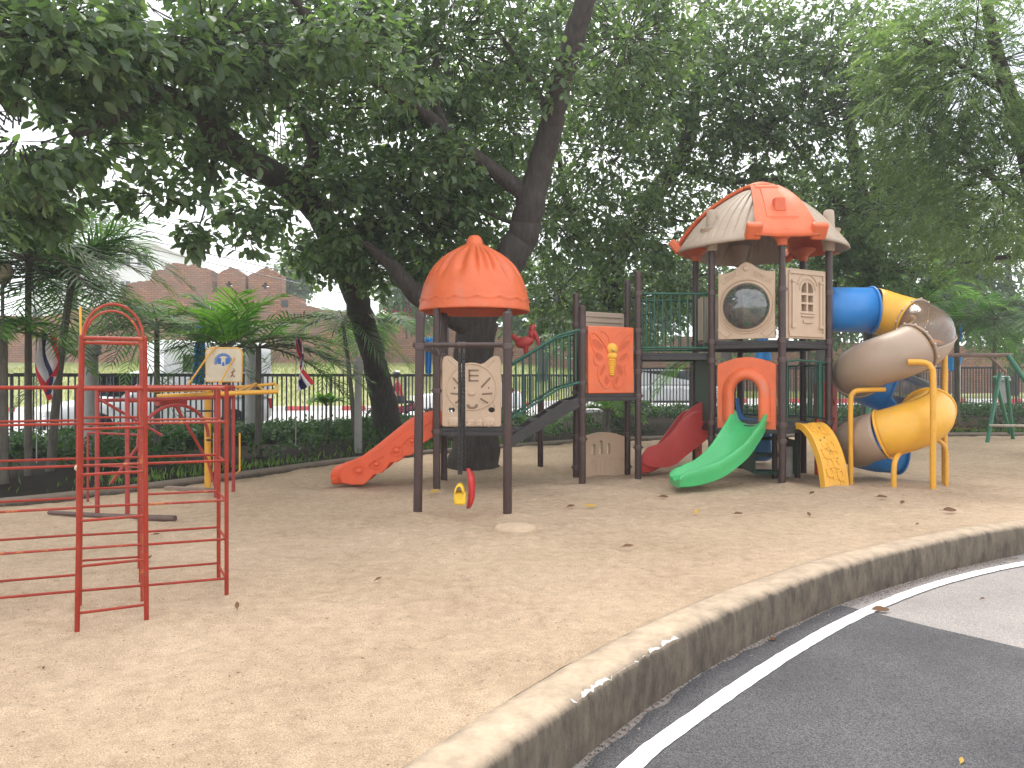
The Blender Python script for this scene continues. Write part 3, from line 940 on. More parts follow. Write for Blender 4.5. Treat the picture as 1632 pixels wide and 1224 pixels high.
def butterfly_panel():
    M, w = frame2((Q1[0] + .085, Q1[1] + .01, 1.30), (Q2[0] - .06, Q2[1] - .04, 1.30))
    h = .965
    w *= .985
    m = MB(); m.plate([(0, 0), (w, 0), (w, h), (0, h)], [], .06, M)
    p = m.build('butterfly_panel', ORANGE, PLAY, bevel=.014)
    cx = w / 2
    m = MB(); g = MB()
    for s in (-1, 1):
        X = lambda v: cx + s * v
        def loop(c, rx, rz, rot, rr=.011):
            pts_ = []
            for k in range(22):
                a = 2 * PI * k / 22
                u, v = rx * math.cos(a), rz * math.sin(a)
                pts_.append((X(c[0] + u * math.cos(rot) - v * math.sin(rot)), c[1] + u * math.sin(rot) + v * math.cos(rot)))
            m.tube([M @ Vector((x, 0, z)) for x, z in pts_], rr, 6, closed=True)
        def dent_shade(c, rx, rz, rot):
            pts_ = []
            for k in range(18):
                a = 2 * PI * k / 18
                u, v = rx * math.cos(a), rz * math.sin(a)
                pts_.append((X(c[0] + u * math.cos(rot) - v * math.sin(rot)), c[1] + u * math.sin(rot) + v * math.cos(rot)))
            g = MB(); g.plate(pts_ if s > 0 else pts_[::-1], [], .008, M, y0=-.003); g.build('wing_hollow_shade', HOLLOW_SHADE, p)
        wing = [(.05, .56), (.1, .66), (.2, .78), (.3, .86), (.37, .85), (.365, .74), (.33, .64), (.29, .58), (.315, .5), (.29, .42), (.23, .40), (.25, .30), (.22, .2), (.15, .10), (.07, .08), (.03, .16), (.02, .2)]
        m.tube([M @ Vector((X(a), -.0, b)) for a, b in [tuple(q)[:2] for q in catmull([(a, b, 0) for a, b in wing], 4)]], .0125, 6)
        dent_shade((.25, .70), .105, .036, .62); dent_shade((.22, .53), .07, .03, .15 + .5); dent_shade((.16, .34), .075, .027, 2.0); dent_shade((.085, .19), .055, .024, 1.25)
        loop((.25, .70), .12, .05, .62, .008); loop((.22, .53), .085, .042, .6, .007); loop((.16, .34), .09, .04, 2.0, .007); loop((.085, .19), .07, .037, 1.25, .007)
        m.tube([M @ Vector((X(a), 0, b)) for a, b in ((.03, .72), (.06, .82), (.13, .88), (.2, .89))], .009, 6)
    m.build('wing_relief', ORANGE, p)
    m = MB()
    m.ball(M @ Vector((cx, -.005, .645)), (.088, .05, .085), 20, 12)
    m.ball(M @ Vector((cx, -.005, .545)), (.085, .045, .06), 20, 12)
    for k in range(8):
        r = .072 - .0055 * abs(k - 1.5)
        m.ball(M @ Vector((cx, -.005, .48 - k * .03)), (r, .042, .021), 16, 8)
    b = m.build('bee_body', YELP, p)
    m = MB(); m.tube([M @ Vector((cx - .035, -.05, .62)), M @ Vector((cx, -.057, .605)), M @ Vector((cx + .035, -.05, .62))], .009, 6)
    m.build('smile', RECESS_SHADE, b)


butterfly_panel()
# slatted beige panel behind the deck, and the arched crawl panel at the ground
M, w = frame2((Q3[0] + .06, Q3[1] + .03, 1.72), (Q4[0] - .055, Q4[1] - .02, 1.72))
m = MB()
m.plate([(0, 0), (w, 0), (w, .84), (0, .84)], [], .05, M)
sp = m.build('slatted_panel', ROOFB, PLAY, bevel=.01)
m = MB()
for z in np.linspace(.08, .76, 9):
    m.box((M @ Vector((w / 2, -.002, z))), (w * .9, .012, .014), Matrix.Rotation(math.atan2(Q4[1] - Q3[1], Q4[0] - Q3[0]), 3, 'Z'))
m.build('groove_shade', RECESS_SHADE, sp)
M, w = frame2((Q3[0] + .06, Q3[1] - .02, -.03), (Q4[0] - .055, Q4[1] - .06, -.03))
top = [(w - x, .62 + .085 * math.sin(PI * x / w)) for x in np.linspace(0, w, 16)]
holes = []
for cx_, hh in ((.26, .13), (.41, .18), (.56, .13)):
    holes.append([(cx_ - .035, .36), (cx_ + .035, .36), (cx_ + .035, .36 + hh)] + arc2(cx_, .36 + hh, .035, 0, 180, 8)[1:-1] + [(cx_ - .035, .36 + hh)])
m = MB(); m.plate([(0, 0), (w, 0)] + top, [h_[::-1] for h_ in holes], .05, M)
cp = m.build('crawl_panel', BEIGE, PLAY, bevel=.008)
m = MB()
for x in np.linspace(.06, w - .06, 5):
    m.tube([M @ Vector((a, 0, b)) for a, b in [(x - .045, .02), (x - .045, .24), (x - .03, .275), (x + .03, .275), (x + .045, .24), (x + .045, .02)]], .009, 6)
for cx_, hh in ((.26, .13), (.41, .18), (.56, .13)):
    m.tube([M @ Vector((a, 0, b)) for a, b in [(cx_ - .05, .35), (cx_ - .05, .36 + hh)] + arc2(cx_, .36 + hh, .05, 180, 0, 8)[1:] + [(cx_ + .05, .35), (cx_ - .05, .35)]], .007, 6)
m.build('relief', BEIGE, cp)

# hexagonal tower --------------------------------------------------
HC = Vector((3.82, 11.86, 0))


def hexp(k, r=1.0):            # k = 0 is the post nearest the viewer, counted towards +x
    a = R(-90 + 60 * k)
    return Vector((HC.x + r * math.cos(a), HC.y + r * math.sin(a), 0))


H = [hexp(k) for k in range(6)]     # 0 front, 1 right, 2 back right, 3 back, 4 back left, 5 front left
for k in range(6):
    post(H[k].x, H[k].y, 2.98 if k == 0 else 3.45, r=.052, clamps=(.63, .86, 1.78, 2.06, 2.78) if k in (0, 1, 5) else (.8, 1.75, 2.08), cap=False)
m = MB(); m.tube([(H[0].x, H[0].y, 2.95), (H[0].x, H[0].y, 3.46)], .043, 16); m.build('post', BROWN, PLAY)
hx = [tuple(hexp(k, .99)[:2]) for k in range(6)]
deck(hx, .84); deck(hx, 2.06)
RZ = ([0, .12, .25, .4, .55, .7, .85, 1.0, 1.1, 1.2, 1.26], [4.475, 4.455, 4.405, 4.325, 4.235, 4.13, 4.0, 3.835, 3.70, 3.55, 3.45])


def rz(r): return interp(RZ[0], RZ[1], r)


OZ = ([0, .15, .3, .5, .7, .85, 1.0, 1.1, 1.2, 1.26], [4.47, 4.44, 4.36, 4.22, 4.06, 3.925, 3.77, 3.655, 3.53, 3.44])


def oz(r): return interp(OZ[0], OZ[1], r)


def roof():
    for k in range(6):
        th = R(-90 + 60 * k)
        e = Vector((math.cos(th), math.sin(th), 0)); t = Vector((-math.sin(th), math.cos(th), 0))
        up = Vector((0, 0, 1))
        if k % 2 == 0:
            m = MB()
            rows = []
            for r in np.linspace(.20, 1.20, 22):
                w = .16 + .235 * r
                z = rz(r) + .035
                row = []
                for s in (-1.0, -1.0, -.97, -.8, -.4, 0, .4, .8, .97, 1.0, 1.0):
                    a_ = max(0, (abs(s) - .55) / .42); zz = (oz(r) * (1 - min(1, a_)) + rz(r) * min(1, a_)) + .035
                    row.append(HC + e * r + t * (s * w) + up * zz)
                dq = .06 * min(1, max(0, (1.12 - r) / .3)); row[0] = row[0] - up * dq; row[-1] = row[-1] - up * dq
                rows.append(row)
            # eave drop
            rows.append([p - up * .075 + e * .012 for p in rows[-1]])
            m.grid(rows)
            p = m.build('roof_panel', ORANGE, PLAY, solid=.022, angle=35)
            # raised field, chimney and wing tabs
            m = MB()
            def on(r, l, d=.0): return HC + e * r + t * l + up * (oz(r) + .037 + d)
            for (ra, rb, wa, wb, d) in ((.40, 1.02, .13, .24, .03), (.20, .34, .14, .19, .028)):
                n = 8
                A = []
                for i in range(n + 1):
                    r = ra + (rb - ra) * i / n; w = wa + (wb - wa) * i / n
                    A.append([on(r, -w, -.01), on(r, -w + .02, d), on(r, 0, d), on(r, w - .02, d), on(r, w, -.01)])
                A.insert(0, [p_ - up * .035 for p_ in A[0]]); A.append([p_ - up * .04 + e * .008 for p_ in A[-1]])
                m.grid(A)
            m.build('raised_field', ORANGE, p, angle=30)
            m = MB()
            c = on(.86, 0, .05)
            Mc = Matrix((t, e, up)).transposed()
            m.box(c, (.17, .16, .20), Mc, taper=.82)
            m.build('chimney', mat('chimney_orange', (.58, .11, .04), .5, .08) if k == 0 else bpy.data.materials['chimney_orange'], p, bevel=.01)
            for s in (-1, 1):
                m = MB()
                c = HC + e * 1.165 + t * (s * .455) + up * (rz(1.165) - .03)
                m.box(c, (.22, .24, .12), Matrix.Rotation(-.92, 3, t) @ Mc)
                m.build('wing_tab', ORANGE, p, bevel=.03)
            m = MB()
            m.lathe([(.062, 3.40), (.072, 3.42), (.078, 3.48), (.11, 3.51), (.16, 3.545), (.19, 3.565), (.185, 3.60)], 20, HC + e * 1.0)
            m.build('socket', ORANGE, p)
        else:
            m = MB()
            rows = []
            for r in np.linspace(.30, 1.22, 26):
                A = R(44 if r < .7 else 44 - 6 * (r - .7) / .5)
                row = []
                n = 132
                for i in range(n + 1):
                    s = -1 + 2 * i / n
                    a = th + s * A
                    # slightly straight eave with a corner at the post
                    rr = r * (1 + .045 * (1 - abs(s)) * (r / 1.2) ** 4)
                    g = (s * 5.5) % 1
                    z = rz(r) - .03 * math.exp(-((g - .5) / .085) ** 2) * (1 if .38 < r < 1.16 else 0)
                    z -= .03 * (r / 1.2) ** 6 * (1 - abs(s))
                    row.append(Vector((HC.x + rr * math.cos(a), HC.y + rr * math.sin(a), z)))
                rows.append(row)
            rows.append([Vector((HC.x + (p.x - HC.x) * 1.012, HC.y + (p.y - HC.y) * 1.012, p.z - .045)) for p in rows[-1]])
            m.grid(rows)
            p = m.build('roof_panel', ROOFB, PLAY, solid=.03, angle=50)
            m = MB(); m.lathe([(.085, 3.70), (.08, 3.90), (.074, 3.985), (.055, 4.005), (.01, 4.01)], 20, HC + e * 1.0)
            m.build('peg', ROOFB, p)
            m = MB(); m.lathe([(.075, 3.40), (.082, 3.42), (.085, 3.5), (.13, 3.62), (.17, 3.72)], 20, HC + e * 1.0)
            m.build('socket', ROOFB, p)
    m = MB()
    prof = [(.27, rz(.27) + .03), (.265, rz(.26) + .062), (.2, rz(.2) + .07), (.1, rz(.1) + .074), (.01, rz(0) + .078)]
    m.lathe(prof, 24, HC)
    m.build('roof_cap', ORANGE, PLAY)


roof()


def bubble_panel():
    a, b = H[5], H[0]
    d = (b - a).normalized()
    M, w = frame2(a + d * .095 + Vector((0, 0, 2.09)), b - d * .095 + Vector((0, 0, 2.09)))
    w = (b - a).length - .19
    h = .96
    outer = [(0, 0), (w, 0), (w, h)] + [(w * (1 - x), h + .15 * math.exp(-((x - .5) / .2) ** 2) - .0) for x in np.linspace(.06, .94, 18)] + [(0, h)]
    cx, cz, r = w / 2, .47, .335
    hole = arc2(cx, cz, r, 0, 360, 40)[:-1]
    m = MB(); m.plate(outer, [hole[::-1]], .06, M)
    p = m.build('bubble_panel', BEIGE, PLAY, bevel=.012)
    m = MB()
    for rr, q in ((r + .012, .02), (r + .055, .012)):
        m.tube([M @ Vector((x, -.004, z)) for x, z in arc2(cx, cz, rr, 0, 360, 48)[:-1]], q, 8, closed=True)
    m.ball(M @ Vector((cx, 0, h + .06)), (.045, .022, .045), 16, 10)
    # worn relief: letter-like marks above, scrolls below
    def stroke(pts_): m.tube([M @ Vector((x, -.002, z)) for x, z in pts_], .0075, 6)
    def glyph(x, z, rot, strokes):
        for st_ in strokes:
            stroke([(x + u * math.cos(rot) - v * math.sin(rot), z + u * math.sin(rot) + v * math.cos(rot)) for u, v in st_])
    Lg = [[(0, .07), (0, 0), (.04, 0)]]; O = [[(.02 + .022 * math.cos(t), .035 + .035 * math.sin(t)) for t in np.linspace(0, 2 * PI, 14)]]
    K = [[(0, .07), (0, 0)], [(.04, .07), (0, .035), (.04, 0)]]
    N_ = [[(0, 0), (0, .07), (.04, 0), (.04, .07)]]; M_ = [[(0, 0), (0, .07), (.025, .03), (.05, .07), (.05, 0)]]
    for i, gl in enumerate((Lg, O, O, K)): glyph(.07 + i * .06, h - .15 + i * .032, .45, gl)
    for i, gl in enumerate((N_, M_, O, N_)): glyph(w - .30 + i * .062, h - .055 - i * .034, -.45, gl)
    stroke(arc2(cx, cz, r + .10, 212, 242, 8)); stroke(arc2(cx, cz, r + .19, 218, 238, 8)); stroke(arc2(cx, cz, r + .10, 298, 328, 8)); stroke(arc2(cx, cz, r + .19, 302, 322, 8))
    stroke([arc2(cx, cz, r + .10, 328, 328, 1)[0], arc2(cx, cz, r + .19, 322, 322, 1)[0]]); stroke([arc2(cx, cz, r + .10, 298, 298, 1)[0], arc2(cx, cz, r + .19, 302, 302, 1)[0]])
    stroke([arc2(cx, cz, r + .10, 242, 242, 1)[0], arc2(cx, cz, r + .19, 238, 238, 1)[0]]); 
    m.build('relief', BEIGE, p)
    m = MB()
    rows = []
    for i in range(13):
        ph = (PI / 2) * i / 12
        rr = r * math.cos(ph); dy = -.20 * math.sin(ph)
        rows.append([M @ Vector((cx + max(rr, .003) * math.cos(t), dy + .01, cz + max(rr, .003) * math.sin(t))) for t in np.linspace(0, 2 * PI, 40)[:-1]])
    m.grid(rows, closed=True)
    m.build('bubble_window', BUBBLE, p)


bubble_panel()


def window_panel():
    a, b = H[0], H[1]
    d = (b - a).normalized()
    M, w = frame2(a + d * .075 + Vector((0, 0, 2.09)), b - d * .075 + Vector((0, 0, 2.09)))
    w = (b - a).length - .15; h = 1.0
    holes = []
    cx = w / 2 + .03
    for sx in (-1, 1):
        x0, x1 = (cx - .125, cx - .018) if sx < 0 else (cx + .018, cx + .125)
        for z0 in (.40, .53):
            holes.append([(x0, z0), (x1, z0), (x1, z0 + .10), (x0, z0 + .10)])
        if sx > 0: holes.append([(x0, .665), (x1, .665)] + [(x0 + (x1 - x0) * math.cos(t), .70 + .115 * math.sin(t)) for t in np.linspace(0, PI / 2, 8)])
        else: holes.append([(x0, .665), (x1, .665)] + [(x1 - (x1 - x0) * math.cos(t), .70 + .115 * math.sin(t)) for t in np.linspace(PI / 2, 0, 8)])
    m = MB(); m.plate([(0, 0), (w, 0), (w, h), (0, h)], [q[::-1] for q in holes], .09, M)
    p = m.build('window_panel', BEIGE, PLAY, bevel=.008)
    m = MB()
    def line(pts_, r): m.tube([M @ Vector((x, -.004, z)) for x, z in pts_], r, 6)
    rot = Matrix.Rotation(math.atan2(d.y, d.x), 3, 'Z')
    def bx(x, z, sx, sz, sy=.03): m.box(M @ Vector((x, -.008, z)), (sx, sy, sz), rot)
    bx(w / 2, h - .05, w * .86, .05); bx(.06, .5, .025, .86, .03); bx(w - .06, .5, .025, .86, .03); bx(w / 2, .05, w * .86, .05)
    bx(.145, .49, .05, .62, .03); bx(w - .115, .49, .05, .62, .03)
    bx(.145, .175, .075, .05, .05); bx(w - .115, .175, .075, .05, .05); bx(.145, .82, .075, .035, .05); bx(w - .115, .82, .075, .035, .05)
    line(arc2(cx, .70, .165, 0, 180, 16), .012); line(arc2(cx, .72, .215, 15, 165, 16), .014)
    line([(cx - .15, .37), (cx + .15, .37)], .014); bx(cx, .33, .27, .025, .04); bx(cx, .25, .2, .05, .03)
    m.build('relief', BEIGE, p, bevel=.006)


window_panel()


def arch_panel():
    a, b = H[5], H[0]
    d = (b - a).normalized()
    M, w = frame2(a + d * .085 + Vector((0, 0, .74)), b - d * .085 + Vector((0, 0, .74)))
    w = (b - a).length - .17
    h = .98
    cx = w / 2
    inner_ = [(cx - .19, 0), (cx - .195, .5)] + arc2(cx, .56, .195, 180, 0, 16, .225) + [(cx + .195, .5), (cx + .19, 0)]
    outer = [(0, 0)] + inner_ + [(w, 0), (w, h)] + [(w * (1 - x), h + .105 * math.sin(PI * x)) for x in np.linspace(.05, .95, 14)] + [(0, h)]
    m = MB(); m.plate(outer, [], .07, M)
    p = m.build('arch_panel', ORANGE, PLAY, bevel=.014)
    m = MB()
    path = catmull([(x, 0, z) for x, z in [(cx - .25, .16), (cx - .25, .5)] + arc2(cx, .56, .25, 180, 0, 18, .275) + [(cx + .25, .5), (cx + .25, .16)]], 3)
    k = len(path); rows = []
    prof = [(-.078, .012), (-.074, -.025), (-.055, -.055), (-.02, -.07), (.02, -.062), (.06, -.035), (.092, -.010), (.098, .012)]
    for i in range(k):
        tg = (path[min(i + 1, k - 1)] - path[max(i - 1, 0)]).normalized()
        nx = Vector((tg.z, 0, -tg.x))          # towards the opening
        rows.append([M @ (path[i] - nx * a + Vector((0, b, 0))) for a, b in prof])
    m.grid(rows)
    m.build('arch_trim', ORANGE, p)


arch_panel()

# green slide curving to the left
nrm = Vector((-.5, -.866, 0))
mid = (H[5] + H[0]) / 2
g0 = mid + Vector((.06, .02, 0))
gp = [g0 - nrm * .1 + Vector((0, 0, .85)), g0 + nrm * .06 + Vector((0, 0, .82)), g0 + Vector((-.20, -.27, .66)), g0 + Vector((-.43, -.48, .44)), g0 + Vector((-.72, -.62, .245)), g0 + Vector((-1.0, -.68, .155)), g0 + Vector((-1.24, -.70, .135))]
slide('slide', GREENP, gp, .47, [.20, .16, .16, .16, .12, .05], step=12)
# red slide behind, on the bridge side
rp = [Vector((2.95, 12.15, .86)), Vector((2.83, 12.15, .83)), Vector((2.62, 12.16, .55)), Vector((2.42, 12.17, .3)), Vector((2.2, 12.18, .15)), Vector((2.02, 12.18, .11))]
slide('slide', REDP, rp, .46, [.14, .16, .16, .16, .14, .1])
topR = [(1128, 640), (1112, 645), (1096, 656), (1085, 671), (1070, 691), (1053, 707), (1040, 712), (1031, 715), (1024, 725)]
botR = [(1024, 740), (1034, 745), (1055, 747), (1075, 742), (1090, 730), (1108, 716), (1128, 700)]
Yw2 = 11.95
olR = [(q.x, q.y) for q in catmull([((px - 816) * Yw2 / 1224, EYE - (py - 605) * Yw2 / 1224 + .02, 0) for px, py in topR], 4) + catmull([((px - 816) * Yw2 / 1224, EYE - (py - 605) * Yw2 / 1224 + .02, 0) for px, py in botR], 4)]
m = MB(); m.plate(olR, [], .035, Matrix.Translation((0, Yw2 - .05, 0)))
m.build('side_wall', REDP, [o_ for o_ in PLAY.children if o_.name.startswith('slide') and o_.data.materials[0] == REDP][0], bevel=.012)
# dark green side panel under the bridge
M, w = frame2(H[4] + Vector((0, .05, .86)), H[5] + Vector((0, 0, .86)))
M.translation += Vector((-.02, 0, 0))
m = MB(); m.plate([(.56, 0), (w - .06, 0), (w - .06, .98), (.06, .98), (.06, .30), (.56, .3)], [], .04, M); m.build('side_panel', DGREEN, PLAY, bevel=.01)
m = MB(); m.plate([(.1, -.8), (.4, -.8), (.4, -.1), (.1, -.1)], [], .04, M); m.build('red_side_board', REDP, PLAY, bevel=.01)
# steps up to the deck under the tower, dark green
m = MB()
for k in range(3):
    m.box((4.0 + .02 * k, 11.75 + .22 * k, .12 + .24 * k - .03), (.62, .24, .05))
m.box((3.68, 11.95, .33), (.03, .62, .5)); m.box((4.32, 11.95, .33), (.03, .62, .5))
m.build('inner_steps', DGREEN, PLAY, bevel=.005)

# yellow arched climber
nr2 = Vector((.45, -.893, 0)).normalized()
tv = Vector((.893, .45, 0)).normalized()
cm = (H[0] + H[1]) / 2 + Vector((.02, .02, 0))
cl = [(0, .865), (.10, .86), (.2, .80), (.30, .69), (.39, .53), (.46, .35), (.50, .17), (.53, -.03)]
clp = catmull([(a, 0, b) for a, b in cl], 5)
m = MB(); top_r = []; bot_r = []
k = len(clp)
rowsC = []
for i, q in enumerate(clp):
    t_ = (clp[min(i + 1, k - 1)] - clp[max(i - 1, 0)]).normalized()
    nn_ = Vector((-t_.z, 0, t_.x)); nn_ = nn_ if nn_.z > -.2 else -nn_
    if nn_.x < 0 and nn_.z < 0: nn_ = -nn_
    base = cm + nr2 * q.x + Vector((0, 0, q.z)); nw = nr2 * nn_.x + Vector((0, 0, nn_.z))
    hw = .235
    row = [base + tv * (-hw) - nw * .075, base + tv * (-hw) + nw * .012, base + tv * (-hw + .03) + nw * .016, base + tv * (-hw + .045) + nw * .0, base + tv * (hw - .045), base + tv * (hw - .03) + nw * .016, base + tv * hw + nw * .012, base + tv * hw - nw * .075]
    rowsC.append(row)
m.grid(rowsC, closed=True)
m.add(rowsC[0], [tuple(range(8))]); m.add(rowsC[-1], [tuple(range(8))])
yc = m.build('arched_climber', YELP, PLAY, angle=35)
m = MB(); dk_ = MB()


def onC(s, l, lift=.0):
    f = s * (k - 1); i = min(int(f), k - 2); q = clp[i].lerp(clp[i + 1], f - i)
    t_ = (clp[i + 1] - clp[i]).normalized(); nn_ = Vector((-t_.z, 0, t_.x))
    if nn_.z < 0 and nn_.x < 0: nn_ = -nn_
    return cm + nr2 * q.x + Vector((0, 0, q.z)) + tv * l + (nr2 * nn_.x + Vector((0, 0, nn_.z))) * lift


rr_ = random.Random(3)
for s, l, rad in ((.16, .02, .06), (.30, -.09, .05), (.34, .08, .055), (.55, .07, .06), (.62, -.08, .065), (.74, .05, .05), (.82, -.10, .055), (.86, .10, .055)):
    m.tube([onC(s + rad * .9 * math.sin(t), l + rad * math.cos(t), .004) for t in np.linspace(0, 2 * PI, 16)[:-1]], .013, 6, closed=True)
    for q in range(7):
        t = q * 2 * PI / 7
        m.tube([onC(s + rad * 1.15 * math.sin(t), l + rad * 1.15 * math.cos(t), .004), onC(min(.99, s + rad * 1.7 * math.sin(t)), max(-.17, min(.17, l + rad * 1.7 * math.cos(t))), .002)], .009, 5)
m.build('sun_relief', YELP, yc)
for s, l in ((.10, -.13), (.27, .03), (.44, .0), (.47, -.1), (.68, .1), (.6, .0)):
    dk_.ball(onC(s, l, .002), .014, 8, 6)
dk_.build('hand_hole_shade', RECESS_SHADE, yc)

# bridge between the second deck and the tower
deck([(1.90, 11.38), (2.96, 11.40), (2.96, 12.32), (1.90, 12.32)], 1.90, name='bridge')
railing((1.92, 11.34, 1.97), (2.90, 11.37, 1.97), .80, nb=8)
railing((1.92, 12.36, 1.97), (2.90, 12.36, 1.97), .80, nb=8)
# beige door panel at the back left of the tower, lower green railings
M, w = frame2(H[4] + Vector((.12, .05, 2.09)), H[3] + Vector((-.1, -.05, 2.09)))
m = MB(); m.plate([(0, 0), (.62, 0), (.62, .75), (0, .75)], [], .05, M); m.build('back_panel', ROOFB, PLAY, bevel=.01)
m = MB(); m.box((H[5].x - .06, 11.72, 2.42), (.05, .30, .66)); m.build('entry_board', ROOFB, PLAY, bevel=.01)
for a, b in ((1, 2), (2, 3), (3, 4)):
    d = (H[b] - H[a]).normalized()
    railing(H[a] + d * .06 + Vector((0, 0, .92)), H[b] - d * .06 + Vector((0, 0, .92)), .80, nb=8)
d = (H[1] - H[0]).normalized()
m = MB(); m.tube([H[0] + d * .05 + Vector((0, 0, 1.76)), H[0] + d * .3 + Vector((0, 0, 1.78)), H[1] - d * .05 + Vector((0, 0, 1.75))], .016, 8)
m.tube([H[0] + d * .1 + Vector((0, 0, .95)), H[0] + d * .1 + Vector((0, 0, 1.75))], .014, 8); m.tube([H[1] - d * .2 + Vector((0, 0, .95)), H[1] - d * .2 + Vector((0, 0, 1.75))], .03, 8)
m.build('grab_rail', RAILG, PLAY)
for dx in (.2, .55):
    m = MB(); m.tube([(H[0].x + dx, 11.75, -.05), (H[0].x + dx, 11.75, .80)], .045, 12); m.build('prop', BROWN, PLAY)
m = MB(); m.tube([(4.14, 11.5, .05), (4.14, 11.5, .5)], .06, 12); m.build('post_footing', GREY, PLAY)
# blue slide at the back of the tower
slide('slide', BLUEP, [Vector((3.95, 12.55, .86)), Vector((4.0, 12.75, .82)), Vector((4.15, 13.1, .5)), Vector((4.3, 13.5, .2)), Vector((4.35, 13.8, .12))], .5, [.34, .3, .2, .18, .14, .1])
# red climbing board leaning on the right side
M, w = frame2((4.80, 12.1, -.03), (5.22, 12.32, -.03))
holes = [arc2(x, z, .05, 0, 360, 12)[:-1][::-1] for z in (.35, .62, .89, 1.16) for x in (.12, .36)]
m = MB(); m.plate([(0, 0), (.47, 0), (.47, 1.49), (0, 1.49)], holes, .05, M); m.build('climbing_board', mat('redorange_plastic', (.56, .07, .03), .45, .1), PLAY, bevel=.01)

# spiral tube slide ------------------------------------------------
TC = Vector((5.635, 11.38, 0)); TR = .475; TW = .345
zq = ([0, 1, 2, 3, 4, 5, 6, 7, 8], [2.56, 2.28, 1.90, 1.64, 1.40, 1.10, .83, .58, .42])


def hel(q):      # q quarters turned from the back, clockwise seen from above
    a = PI / 2 - q * PI / 2
    return Vector((TC.x + TR * math.cos(a), TC.y + TR * math.sin(a), interp(zq[0], zq[1], q)))


def help(q0, q1, n=16):
    qs = np.linspace(q0, q1, n)
    return [hel(q) for q in qs]


_zs = np.interp(np.linspace(0, 8, 161), zq[0], zq[1])
for _ in range(40): _zs[1:-1] = (_zs[:-2] + _zs[1:-1] * 2 + _zs[2:]) / 4
zq = (list(np.linspace(0, 8, 161)), list(_zs))


def ring(m, pts, a0, a1, r, n=28):
    """open tube shell, angle measured from straight up around the path"""
    k = len(pts); rows = []
    for i in range(k):
        t = (pts[min(i + 1, k - 1)] - pts[max(i - 1, 0)]).normalized()
        sd = t.cross(Vector((0, 0, 1))).normalized(); up = sd.cross(t)
        rows.append([pts[i] + (up * math.cos(a) + sd * math.sin(a)) * r for a in np.linspace(a0, a1, n)])
    m.grid(rows)


def flange(m, p, t, r):
    sd = t.cross(Vector((0, 0, 1))).normalized(); up = sd.cross(t)
    m.tube([p + (up * math.cos(a) + sd * math.sin(a)) * (r + .008) for a in np.linspace(0, 2 * PI, 37)[:-1]], .018, 8, closed=True)


def tsec(pts, m_, fl=True, name='tube_section', solid=.012):
    m = MB(); ring(m, pts, 0, 2 * PI, TW, 37)
    o_ = m.build(name, m_, PLAY, solid=solid, angle=60, normals=False)
    if fl:
        m = MB(); flange(m, pts[-1], (pts[-1] - pts[-2]).normalized(), TW)
        m.build('flange', m_, o_)
    return o_


st_pts = [Vector((4.60, 11.88, 2.58)), Vector((5.0, 11.87, 2.58)), Vector((5.54, 11.86, 2.575))]
tsec(st_pts, BLUEP)
tsec([st_pts[-1] + Vector((.02, 0, 0))] + help(.04, .68, 12), YELP)
pts_ = help(.70, 1.86, 26)
m = MB(); ring(m, pts_, PI * .60, PI * 1.46, TW, 24); lo = m.build('tube_lower_half', TUBEB, PLAY, solid=.012, angle=60, normals=False)
m = MB(); ring(m, pts_, -PI * .54, PI * .60, TW, 28); up_ = m.build('clear_cover', SLIDE_TR, PLAY, angle=60, normals=False)
m = MB()
for a in (PI * .60, -PI * .54):
    P_ = []
    for i in range(len(pts_)):
        t = (pts_[min(i + 1, len(pts_) - 1)] - pts_[max(i - 1, 0)]).normalized(); sd = t.cross(Vector((0, 0, 1))).normalized(); u_ = sd.cross(t)
        P_.append(pts_[i] + (u_ * math.cos(a) + sd * math.sin(a)) * (TW + .008))
    m.tube(P_, .012, 8)
flange(m, pts_[0], (pts_[1] - pts_[0]).normalized(), TW); flange(m, pts_[-1], (pts_[-1] - pts_[-2]).normalized(), TW)
m.build('flange', TUBEB, lo)
for i, t0 in ((0, .0), (-1, .1)):
    t = (pts_[1] - pts_[0]).normalized() if i == 0 else (pts_[-1] - pts_[-2]).normalized()
    sd = t.cross(Vector((0, 0, 1))).normalized(); u_ = sd.cross(t)
    for a in np.linspace(0, 2 * PI, 13)[:-1]:
        m = MB(); m.ball(pts_[i] + (u_ * math.cos(a + t0) + sd * math.sin(a + t0)) * (TW + .028), .017, 8, 6); m.build('bolt', BOLT, lo)
tsec(help(1.88, 3.25, 26), TUBEB)
tsec(help(3.27, 4.25, 20), BLUEP)
pts_ = help(4.27, 5.2, 20)
m = MB(); ring(m, pts_, PI * .55, PI * 1.45, TW, 24); lo = m.build('tube_lower_half', BLUEP, PLAY, solid=.012, angle=60, normals=False)
m = MB(); ring(m, pts_, -PI * .55, PI * .55, TW, 28); m.build('clear_cover', SLIDE_TR2, PLAY, angle=60, normals=False)
ys = tsec(help(5.22, 6.45, 24), YELP)
m = MB(); flange(m, hel(5.22), (hel(5.25) - hel(5.2)).normalized(), TW); m.build('flange', YELP, ys)
tsec(help(6.47, 7.45, 20), TUBEB, fl=False)
tsec(help(7.47, 8.0, 10) + [hel(8) + Vector((.15, 0, -.012)), hel(8) + Vector((.32, 0, -.02))], BLUEP)


def pipe(pts, r=.036):
    m = MB(); m.tube(catmull(pts, 8), r, 12); return m.build('support_pipe', YPIPE, PLAY)


